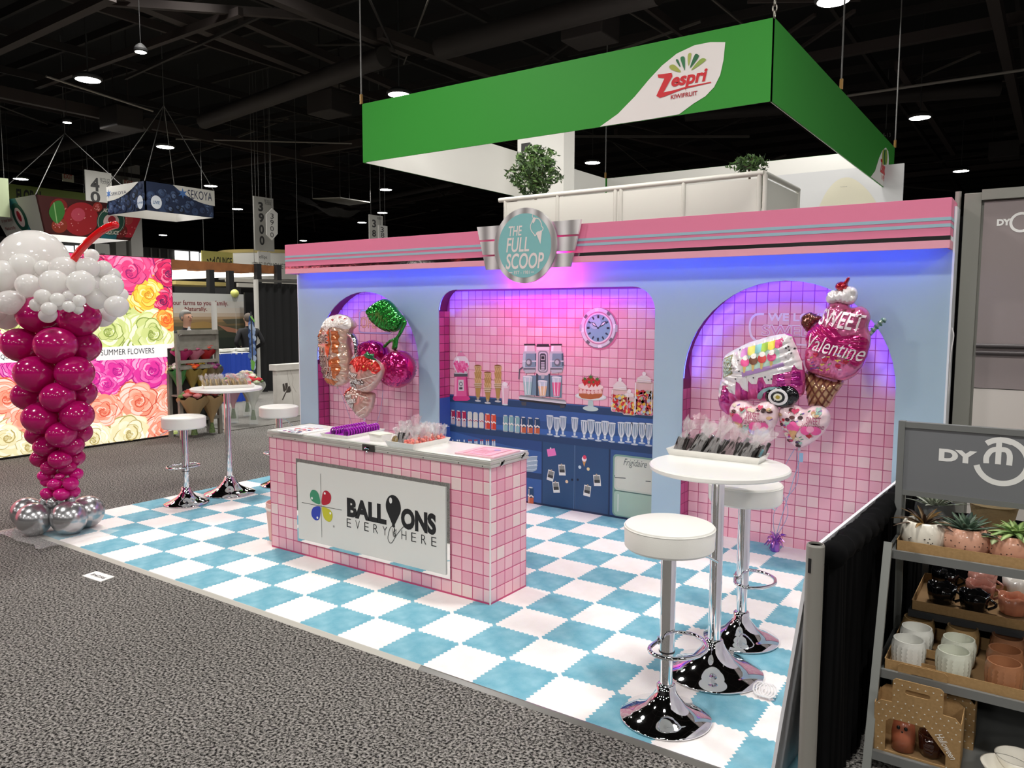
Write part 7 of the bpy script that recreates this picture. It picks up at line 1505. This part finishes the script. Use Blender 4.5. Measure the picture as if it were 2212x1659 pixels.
c.poly([(W_*.63,0),(W_*.82,0),(W_*.82,SL),(W_*.66,SL)],'#1f7080',2); c.poly(circ(W_*.73,SL*.5,SL*.40,30),'#20584a',4); c.poly(circ(W_*.73,SL*.5,SL*.37,30),'#e9e9e2',4.3) ; c.poly(circ(W_*.73,SL*.5,SL*.36,30),'#20584a',4.6); c.poly(circ(W_*.73,SL*.5,SL*.22,26),'#f0d8d8',5); c.poly(circ(W_*.735,SL*.55,SL*.11,12),'#b5263a',5.4); c.poly(circ(W_*.75,SL*.40,SL*.08,12),'#b5263a',5.4)
for s_, zz0 in (('NORTH BAY',.74),('PRODUCE',.14)): c.text(s_, W_*.73-SL*.25, SL*zz0, W_*.73+SL*.25, SL*(zz0+.11), '#f0efe8', 6, bold=.02)
c.build('apple_print', t)
vv = V3((0,-f_,Hh)).normalized(); c = Canvas((x0,y0-.003,H),(1,0,0),vv,eps=.003); W_ = x1-x0; c.poly([(-.0,0),(W_,0),(W_+f_,SL),(-f_,SL)],offw,1); c.poly([(W_*.5,0),(W_*.72,0),(W_*.62,SL),(W_*.36,SL)],'#2c7a80',2); c.poly(circ(W_*.55,SL*.5,W_*.17,24,SL*.38),'#20584a',3); c.poly(circ(W_*.55,SL*.5,W_*.10,20,SL*.26),'#f0d8d8',4); c.poly(circ(W_*.55,SL*.53,W_*.05,12,SL*.15),'#b5263a',5)
for k, s_ in enumerate(('From our farms','to your family.','Naturally.')): c.text(s_, W_*.02+.02*k, SL*(.62-.22*k), W_*.34, SL*(.74-.22*k), '#9a2a2e', 3, shear=.3)
c.build('emblem_print', t)
for q_ in ((x1+f_,y0-f_),(x1+f_,y1+f_),(x0-f_,y0-f_)): MB().cyl((*q_,zt),((x0+x1)/2,(y0+y1)/2,zt+2.2),.012,seg=5).build('wire', wire_m, t)
MB().cyl(((x0+x1)/2,(y0+y1)/2,zt+2.2),((x0+x1)/2,(y0+y1)/2,10.195),.012,seg=5).build('wire', wire_m, t)
# ------------------------------------------------------------------ big green square hanging sign
green = mat('fabric_green','#2a9428',.65, bump=.03, bscale=3)
gx0, gx1, gy0, gy1, gz0, gz1 = -6.22, -.10, 5.78, 13.6, 4.0, 4.86
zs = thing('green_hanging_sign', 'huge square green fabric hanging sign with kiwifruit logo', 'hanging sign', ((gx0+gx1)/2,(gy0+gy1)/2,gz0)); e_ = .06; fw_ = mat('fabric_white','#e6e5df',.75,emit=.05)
for nm, o_, i_ in (('front_face',(gx0,gx1,gy0,gy0+.015,gz0,gz1),(gx0+e_,gx1-e_,gy0+.016,gy0+.03,gz0+.005,gz1-.005)),('right_face',(gx1-.015,gx1,gy0,gy1,gz0,gz1),(gx1-.03,gx1-.016,gy0+e_,gy1-e_,gz0+.005,gz1-.005)),('back_face',(gx0,gx1,gy1-.015,gy1,gz0,gz1),(gx0+e_,gx1-e_,gy1-.03,gy1-.016,gz0,gz1-.005)),('left_face',(gx0,gx0+.015,gy0,gy1,gz0,gz1),(gx0+.016,gx0+.03,gy0+e_,gy1-e_,gz0,gz1-.005))):
    o = MB().box(*o_).build(nm, green, zs); MB().box(*i_).build(nm.replace('face','lining'), fw_, zs)
def zlogo(c, P):
    leafp = smoothline([P(*p) for p in ((1296,280),(1330,250),(1380,205),(1420,165),(1450,130),(1490,106),(1530,94),(1567,90),(1563,130),(1554,165),(1540,195),(1520,215),(1495,228),(1467,247),(1400,262))],4,closed=True) if False else None
    L = [(1296,280),(1335,246),(1372,208),(1402,172),(1430,142),(1462,116),(1500,98),(1535,91),(1567,91),(1563,130),(1556,162),(1543,188),(1524,208),(1498,224),(1467,247),(1410,259),(1350,270)]
    return L
c = Canvas(((gx0+gx1)/2,gy0-.002,gz0),(1,0,0),(0,0,1),eps=.003); L = zlogo(c, c.P)
PLc = [c.P(*p) for p in L]; PLc = [(a,max(b_,.002)) for a, b_ in PLc]; c.poly(PLc, fw_, 1)
def zl(pts): return [c.P(1400+a/2.7241, b_/2.7241) for a, b_ in pts]
redz = '#d01a26'
c.poly(zl([(58,440),(140,430),(145,450),(92,545),(160,530),(220,512),(372,482),(372,488),(222,522),(225,540),(218,522),(170,540),(95,570),(70,577),(50,565),(98,462),(62,458)]),redz,3)
a_, b2_ = c.P(1400+138/2.7241,520/2.7241), c.P(1400+352/2.7241,402/2.7241); c.text('espri', a_[0],a_[1]-.03,b2_[0],b2_[1],redz,3,bold=.035,shear=.2,rot=0)
a_, b2_ = c.P(1400+135/2.7241,586/2.7241), c.P(1400+292/2.7241,534/2.7241); c.text('KIWIFRUIT', a_[0],a_[1],b2_[0],b2_[1],'#b0202c',3,bold=.02,rot=0)
for pts, col_ in (([(127,390),(155,382),(195,425),(140,412)],'#a5b04a'),([(165,355),(178,352),(192,392),(185,390)],'#1f6a3c'),([(192,345),(205,333),(218,345),(218,412),(210,400)],'#2c7a48'),([(235,330),(247,312),(256,325),(240,390)],'#a9b858'),([(275,325),(295,322),(298,340),(248,402)],'#1f6a3c'),([(305,352),(335,345),(335,362),(255,415)],'#8fae4a')): c.poly(smoothline(zl(pts),4,closed=True),col_,3)
c.build('logo_print', zs)
c = Canvas((gx1+.002,gy0,gz0),(0,1,0),(0,0,1),eps=.003); P2 = lambda a, b_: c.P(1400+a/2.7241,b_/2.7241)
Lr = [(1308,1072),(1335,1005),(1358,930),(1378,885),(1398,868),(1412,890),(1416,940),(1412,1000),(1400,1060),(1385,1105),(1376,1120)]
c.poly([(min(u,gy1-gy0-.01),max(v,.003)) for u, v in [P2(*p) for p in Lr]],fw_,1); c.text('Zespri', *P2(1362,1035), *P2(1402,965), redz, 3, bold=.04); c.text('KIWIFRUIT', *P2(1370,1055), *P2(1390,1042), redz, 3)
for k, col_ in enumerate(('#a5b04a','#1f6a3c','#8fae4a')): c.poly(circ(*P2(1382+k*8,925),.12,12,.14),col_,3)
c.build('logo_print', zs)
chm = mat('chain_steel','#9a968c',.35,metal=.9)
for (x, y), far in (((gx0,gy0),1),((gx1,gy0),0),((gx1,gy1),1),((gx0,gy1),1),((gx1,gy0+3.2),1)):
    if far: MB().cyl((x,y,gz1),(x,y,10.195),.012,seg=6).build('cable', wire_m, zs); MB().cyl((x,y,gz1),(x,y,gz1+.14),.025,seg=8).build('turnbuckle', mat('brass_b','#8a6a3a',.4,metal=.7), zs)
    else:
        for k in range(14): z = gz1+.03+k*.062; MB().tube([(x+(.022*math.cos(t_) if k%2 else 0), y+(0 if k%2 else .022*math.cos(t_)), z+.04*math.sin(t_)) for t_ in [q_*.628 for q_ in range(10)]],.008,6,closed=True).build('chain_link', chm, zs)
# ------------------------------------------------------------------ two-storey booth with frosted balustrade behind the backdrop
YR = 7.0; frost = mat('frosted_glass','#e6e6dd',.45,alpha=.84); railw = mat('rail_white','#d4d3ca',.4)
dkb = thing('deck_balustrade', 'white frosted glass balustrade of the two-storey stand behind the booth', 'balustrade', (-2.5,YR,2.4)); za = ony(1088,432,YR).z; xa = ony(1088,430,YR).x; xb = ony(1650,368,YR).x; zd = za-1.05
MB().cyl((xa-.08,YR,za),(xb,YR,za+.02),.035,seg=14).build('top_rail', railw, dkb, True); yb2 = YR+1.6
MB().cyl((xb,YR,za+.02),(xb,yb2,za+.02),.035,seg=14).build('top_rail', railw, dkb, True)
for px_ in (1092,1205,1330,1342,1477,1640,1652): x = ony(px_,420,YR).x; MB().cyl((x,YR,zd),(x,YR,za),.03,seg=10).build('post', railw, dkb, True)
cuts = [1092,1205,1330,1342,1477,1640]
for k in range(5): x0, x1 = ony(cuts[k],420,YR).x+.03, ony(cuts[k+1],420,YR).x-.03; MB().box(x0,x1,YR-.008,YR+.008,zd,za-.04).build('frosted_panel', frost, dkb)
MB().box(xb-.008,xb+.008,YR+.05,yb2,zd,za-.04).build('frosted_panel', frost, dkb); MB().cyl((xb,yb2,zd),(xb,yb2,za),.03,seg=10).build('post', railw, dkb, True)
lt_ = thing('added_fill_tube', 'unseen fill tube added inside the front of the green square sign', 'fill light', (-3.1,6.05,4.74)); MB().cyl((-5.6,6.05,4.74),(-.7,6.05,4.74),.02,seg=8).build('tube', mat('fill_tube_glow','#fff8ee',.4,emit=6), lt_, True); MB().box(-5.7,-.6,6.03,6.07,4.765,4.79).build('batten', flatm('#d6d6d2'), lt_)  # unseen tube, added to brighten the balustrade and the sign linings
for x in (-5.5,-.8): MB().bar((x,5.81,4.78),(x,6.05,4.78),.03).build('bracket', flatm('#8a8a88'), lt_)
area('stand_fill_light', (-3.1,6.05,4.71), (-3.1,8.0,3.0), 4.8, .05, 70, (1,.97,.93))  # fill light of the added tube
sw = thing('stand_upper_floor', 'white upper floor walls of the two-storey stand', 'exhibit stand', (-2.5,YR+.5,0)); MB().box(xa-.1,xb+.1,YR-.1,13,2.3,zd).build('deck_slab', fw_, sw)
for x in (xa,xb): MB().box(x-.1,x+.1,YR,YR+.2,0,2.3).build('column', fw_, sw); MB().box(x-.1,x+.1,12.6,12.8,0,2.3).build('column', fw_, sw)
twx0, twx1 = ony(1118,310,10).x, ony(1218,310,10).x; MB().box(twx0,twx1,10,10.4,zd,ony(1118,302,10).z+.6).build('tower_panel', fw_, sw); MB().box(twx0+.1,twx0+.3,9.98,10,ony(1118,330,10).z,ony(1118,312,10).z).build('tower_label', flatm('#3a3a3a'), sw)
YK = 12.6; kb = thing('cream_hill_wall', 'white back wall with a cream hill graphic on the upper floor', 'exhibit wall', (0,YK,zd)); kx0, kx1 = ony(1640,420,YK).x, ony(1950,420,YK).x
MB().box(kx0,kx1,YK,YK+.05,zd-.4,ony(1750,372,YK).z).build('wall', mat('wall_white_k','#dedfe0',.6,emit=.05), kb); c = Canvas((kx0,YK-.002,0),(1,0,0),(0,0,1),eps=.002); c.poly(smoothline([c.P(*p) for p in ((1770,445),(1785,415),(1805,392),(1828,383),(1850,390),(1875,412),(1895,440))],4),'#e6e2cc',1); c.textpx('The goodness inside',1815,405,1830,402,dk_,2); c.build('hill_print', kb)
ch_ = thing('grey_chair_back', 'grey chair back seen through the frosted balustrade', 'chair', (-3.5,YR+.6,zd)); q_ = ony(1228,470,YR+.5); MB().box(q_.x-.25,q_.x+.25,YR+.5,YR+.56,zd+.35,zd+.9).build('backrest', flatm('#b9b7ae'), ch_, bevel=.02); MB().box(q_.x-.25,q_.x+.25,YR+.5,YR+.95,zd+.40,zd+.46).build('seat', flatm('#b9b7ae'), ch_)
for dx in (-.22,.22):
    for dy in (.52,.92): MB().cyl((q_.x+dx,YR+dy,zd),(q_.x+dx,YR+dy,zd+.42),.018,seg=8).build('leg', railw, ch_)
def tree(label, px_, py_top, py_bot, wpx, Y, n, seed, cols):
    D = depth(ony(px_,py_bot,Y)); b0 = ony(px_,py_bot,Y); tp = ony(px_,py_top,Y); R_ = wpx/2*D/FPX; t = thing('potted_tree', label, 'tree', (b0.x,b0.y,zd)); r = random.Random(seed); mid = (b0.z+tp.z)/2; hh = (tp.z-b0.z)/2; mbs = [MB() for _ in cols]
    for k in range(n):
        while True:
            q_ = V3((r.uniform(-1,1),r.uniform(-1,1),r.uniform(-1,1)))
            if q_.length < 1: break
        s_ = .6+.5*r.random(); wv = 1-.45*math.sin(q_.z*6+q_.x*5)*math.cos(q_.y*4+q_.x*3); p = V3((b0.x+q_.x*R_*wv*(1-.35*max(0,q_.z)), b0.y+q_.y*R_*.8, mid+q_.z*hh)); d = V3((r.uniform(-1,1),r.uniform(-1,1),r.uniform(-1.1,.5))).normalized(); u_ = d.cross(V3((r.uniform(-1,1),r.uniform(-1,1),.3))).normalized(); L_ = .055*s_; W_ = .019*s_
        mbs[k%len(cols)].add([p-d*L_, p+u_*W_, p+d*L_, p-u_*W_],[(0,1,2,3)])
    for m_, col_ in zip(mbs, cols): pass
    tot = MB()
    for i, q_ in enumerate(mbs): tot.m = i; tot.add(q_.v,q_.f)
    o = tot.build('foliage', [mat('tree_leaf_'+col_.strip('#'),col_,.5) for col_ in cols], t); o['kind'] = 'stuff'
    MB().tube([(b0.x,b0.y,zd),(b0.x+.03,b0.y,(zd+mid)/2),(b0.x,b0.y,mid+hh*.4)],[.035,.028,.012],8).build('trunk', flatm('#4a3c2c'), t, 'all'); MB().lathe([(.12,0),(.17,.32),(.15,.32),(.13,.05)],16,(b0.x,b0.y,zd)).build('planter', flatm('#4a4844'), t, True)
    for k in range(6):
        a = k*1.05; MB().tube([(b0.x,b0.y,mid-hh*.6),(b0.x+R_*.4*math.cos(a),b0.y+R_*.4*math.sin(a),mid),(b0.x+R_*.7*math.cos(a),b0.y+R_*.7*math.sin(a),mid+hh*.4)],[.012,.008,.004],5).build('branch', flatm('#4a3c2c'), t)
    return t
tree('leafy green potted tree at the corner of the balustrade', 1155, 312, 425, 116, YR+.45, 1700, 3, ('#3d5a2a','#55743a','#2a421f'))
tree('thin green plant behind the right end of the balustrade', 1618, 335, 372, 85, YR+1.2, 260, 8, ('#4a6a34','#36502a'))
tree('narrow dark climbing plant at the balustrade corner', 1646, 362, 450, 14, YR+.25, 400, 9, ('#2f4a26','#3f5c30'))
fr = thing('palm_plant', 'palm plant behind the left frosted panel', 'plant', (xa+.4,YR+.3,zd)); q_ = ony(1165,480,YR+.25)
for k in range(14): a = -1.3+k*.2; MB().tube([(q_.x,YR+.25,zd+.3),(q_.x+.25*math.sin(a),YR+.25,za-.35+.15*math.cos(a)),(q_.x+.45*math.sin(a),YR+.25,za-.42+.35*math.cos(a))],[.006,.016,.003],4).build('frond', flatm('#4a5c3a'), fr)
# ------------------------------------------------------------------ open ceiling: beams, joists, ducts, pipes, far windows
beam_m = mat('beam_brown','#332a27',.75); joist_m = mat('joist_dark','#241f1d',.8); duct_m = mat('duct_dark','#2b2523',.7); pipe_m = mat('pipe_white','#8d8880',.5)
def beam(name, label, a, b_, z, w, h, m, round_=False, z2=None):
    p, q_ = onz(*a,z), onz(*b_,z2 or z); t = (MB().cyl(p,q_,w/2,seg=14) if round_ else MB().bar(p,q_,w,h)).build(name, m, None, bool(round_)); t['kind'] = 'structure'; t['label'] = label
BE = [((-100,150),(240,-10),8.0,.35,.3),((-50,188),(720,352),7.7,.30,.45),((130,-60),(740,180),8.4,.45,.3),((215,2),(690,36),8.3,.2,.25),((560,-20),(880,110),8.0,.35,.35),((80,185),(520,25),8.2,.22,.25),((350,382),(830,300),7.8,.3,.35),((520,40),(1040,270),8.6,.3,.3),((820,70),(1100,172),8.0,.35,.35),((1700,135),(2260,28),8.2,.3,.35),((2140,-40),(2212,300),7.8,.35,.4),((1330,285),(1700,372),8.2,.3,.35),((1940,140),(2060,330),8.3,.3,.3),((0,355),(230,405),8.0,.25,.3),((300,400),(760,470),8.2,.3,.3),((640,480),(1000,410),8.4,.3,.3),((1950,380),(2230,350),8.0,.25,.3)]
for k, (a, b_, z, w_, h_) in enumerate(BE): beam('roof_beam', 'brown steel roof beam', a, b_, z, w_*.6, h_*.7, beam_m)
for a, b_, z, w_ in (((440,262),(830,122),7.6,.75),((40,338),(320,268),7.6,.6),((950,105),(1420,-20),7.8,.85),((1830,215),(2160,190),8.0,.7),((620,470),(980,395),8.2,.5),((1480,250),(1690,235),8.2,.6)): beam('air_duct', 'dark round air duct', a, b_, z, w_*.62, w_, duct_m, True)
beam('ceiling_pipe', 'white painted pipe', (1830,207),(2230,148),7.4,.07,.07,pipe_m,True); beam('ceiling_pipe', 'thin conduit pipe', (100,165),(330,240),7.3,.05,.05,pipe_m,True); beam('ceiling_pipe', 'thin conduit pipe', (380,300),(760,310),7.6,.05,.05,pipe_m,True)
r = random.Random(12)
for k in range(28):
    y = -6+k*2.1; t = MB().bar((-60,y,9.2),(20,y,9.2),.09,.22).build('roof_joist', joist_m); t['kind'] = 'structure'
for k in range(22):
    x = -58+k*3.5; t = MB().bar((x,-20,8.75),(x,54,8.75),.09,.20).build('roof_joist', beam_m if k%3 == 0 else joist_m); t['kind'] = 'structure'
for k in range(150):
    x, y = r.uniform(-45,15), r.uniform(4,45); a = r.choice((0,1.571,.6,2.4,r.uniform(0,3.14))); L = r.uniform(2,9); t = MB().bar((x,y,r.uniform(7.8,9)),(x+L*math.cos(a),y+L*math.sin(a),r.uniform(7.8,9.4)),r.choice((.03,.04,.05,.07))).build('roof_brace', (beam_m, joist_m, mat('conduit_grey','#55504a',.6))[k%3]); t['kind'] = 'structure'
for k, (px_, py_, z) in enumerate(((262,258,7.4),(712,225,7.6),(1275,60,7.8),(2170,325,7.8))):
    p = onz(px_,py_,z); t = thing('ceiling_unit', ('dark fire duct box on the roof beam at upper left','dark heater box hanging above the left hall','grey speaker box on the roof above the green sign','small grey box under the roof at the far right')[k], 'ceiling unit', p); MB().box(p.x-.5,p.x+.5,p.y-.4,p.y+.4,p.z-.3,p.z+.3).build('box', duct_m, t, bevel=.03)
    for dx in (-.4,.4): MB().cyl((p.x+dx,p.y,p.z+.3),(p.x+dx,p.y,10.195),.02,seg=6).build('rod', duct_m, t)
p = onz(698,425,6.6); t = thing('black_rigging_cloth', 'sagging black cloth and pale panel hanging from the roof', 'rigging', p); pts_ = [onz(*q_,6.6) for q_ in ((675,430),(735,428),(800,438),(755,444))]
for v in pts_: MB().cyl((v.x,v.y,6.62),(v.x,v.y,10.195),.01,seg=5).build('wire', wire_m, t)
mb = MB(); mb.hexa([V3((v.x,v.y,6.6)) for v in pts_]+[V3((v.x,v.y,6.64)) for v in pts_]); mb.build('pale_panel', flatm('#b9b7ae'), t); vs = []; A_, B_ = atd(618,418,depth(pts_[0])), atd(735,450,depth(pts_[0]))
for j in range(6):
    for i in range(13): t_ = i/12; q_ = A_.lerp(B_,t_); vs.append((q_.x,q_.y+j*.25,q_.z-.55*math.sin(math.pi*t_)*(.35+.13*j)+.05*math.sin(i*1.3+j)))
MB().add(vs,[(j*13+i,j*13+i+1,(j+1)*13+i+1,(j+1)*13+i) for j in range(5) for i in range(12)]).build('cloth', mat('rig_cloth','#23211f',.6), t, 'all')
# far end: upper gallery windows and columns of the hall
XG = -44; wn_m = mat('window_glow','#f4f6f6',.5,emit=1.6)
def gz(px_, py_): q_ = onx(px_,py_,XG); return q_.y, q_.z
for k, (a, b_, c_, d_) in enumerate(((138,530,160,556),(163,530,190,556),(240,535,252,556),(378,541,408,564),(412,543,430,566),(432,546,445,568))):
    y0, z1 = gz(a,b_); y1, z0 = gz(c_,d_); t = MB().box(XG-.05,XG,y0,y1,z0,z1).build('window_%d' % (k+1), wn_m); t['kind'] = 'structure'; t['label'] = 'bright gallery window at the far end of the hall'
y0, y1 = gz(-80,540)[0], gz(760,580)[0]; t = MB().box(XG-.4,XG-.15,y0,y1,0,gz(380,538)[1]).build('wall_gallery', mat('gallery_grey','#4a4846',.8)); t['kind'] = 'structure'
for a, b_, col_ in ((250,272,'#8f8d86'),(283,308,'#c4c2bb')):
    y0, y1 = onx(a,520,-38).y, onx(b_,520,-38).y; t = MB().box(-38.6,-38,y0,y1,0,9.6).build('hall_column', flatm(col_)); t['kind'] = 'structure'; t['label'] = 'white square hall column'
for k in range(8): y = gz(310+k*18,560)[0]; t = MB().box(XG-.1,XG-.02,y-.05,y+.05,gz(380,570)[1],gz(380,540)[1]).build('trim_%d' % k, flatm('#8a8882')); t['kind'] = 'structure'
t = xsign('entrance_sign', 'small grey sign panel numbered 4000 under the apple sign', 34, 206, 525, 236, 560, flatm('#b5b4ae'), [('4000',216,553,227,547,dk_,{'bold':.03})])
for k, (px_, py_) in enumerate(((147,384),(278,397))): t = xsign('exit_sign', ('small red and white exit sign left of the 40 sign','small red and white exit sign behind the blueberry sign')[k], 32, px_-12, py_-9, px_+12, py_+7, flatm('#d6cfc4'), [('EXIT',px_-9,py_+1,px_+9,py_-6,'#b0302a',{'bold':.02})])
p = onz(1905,295,7.9); mk_ = thing('bay_marker', 'small dark plate marked 4-13 hanging in the dark roof', 'marker', p); Ud = V3((.82,.57,0)); c = Canvas(p,Ud,(0,0,1),eps=.002); c.textpx('4-13',1906,296,1924,287,'#a5a39e',1); c.build('lettering', mk_)
ctr_ = c.W(*c.P(1915,292),-1)
MB().box(-.35,.35,.01,.03,-.2,.2,Matrix.Translation(ctr_)@Matrix.Rotation(math.atan2(Ud.y,Ud.x),4,'Z')).build('plate', flatm('#1c1a19'), mk_); MB().cyl(ctr_+V3((-.03,.02,.15)),V3((ctr_.x-.03,ctr_.y+.02,10.195)),.015,seg=6).build('rod', wire_m, mk_)
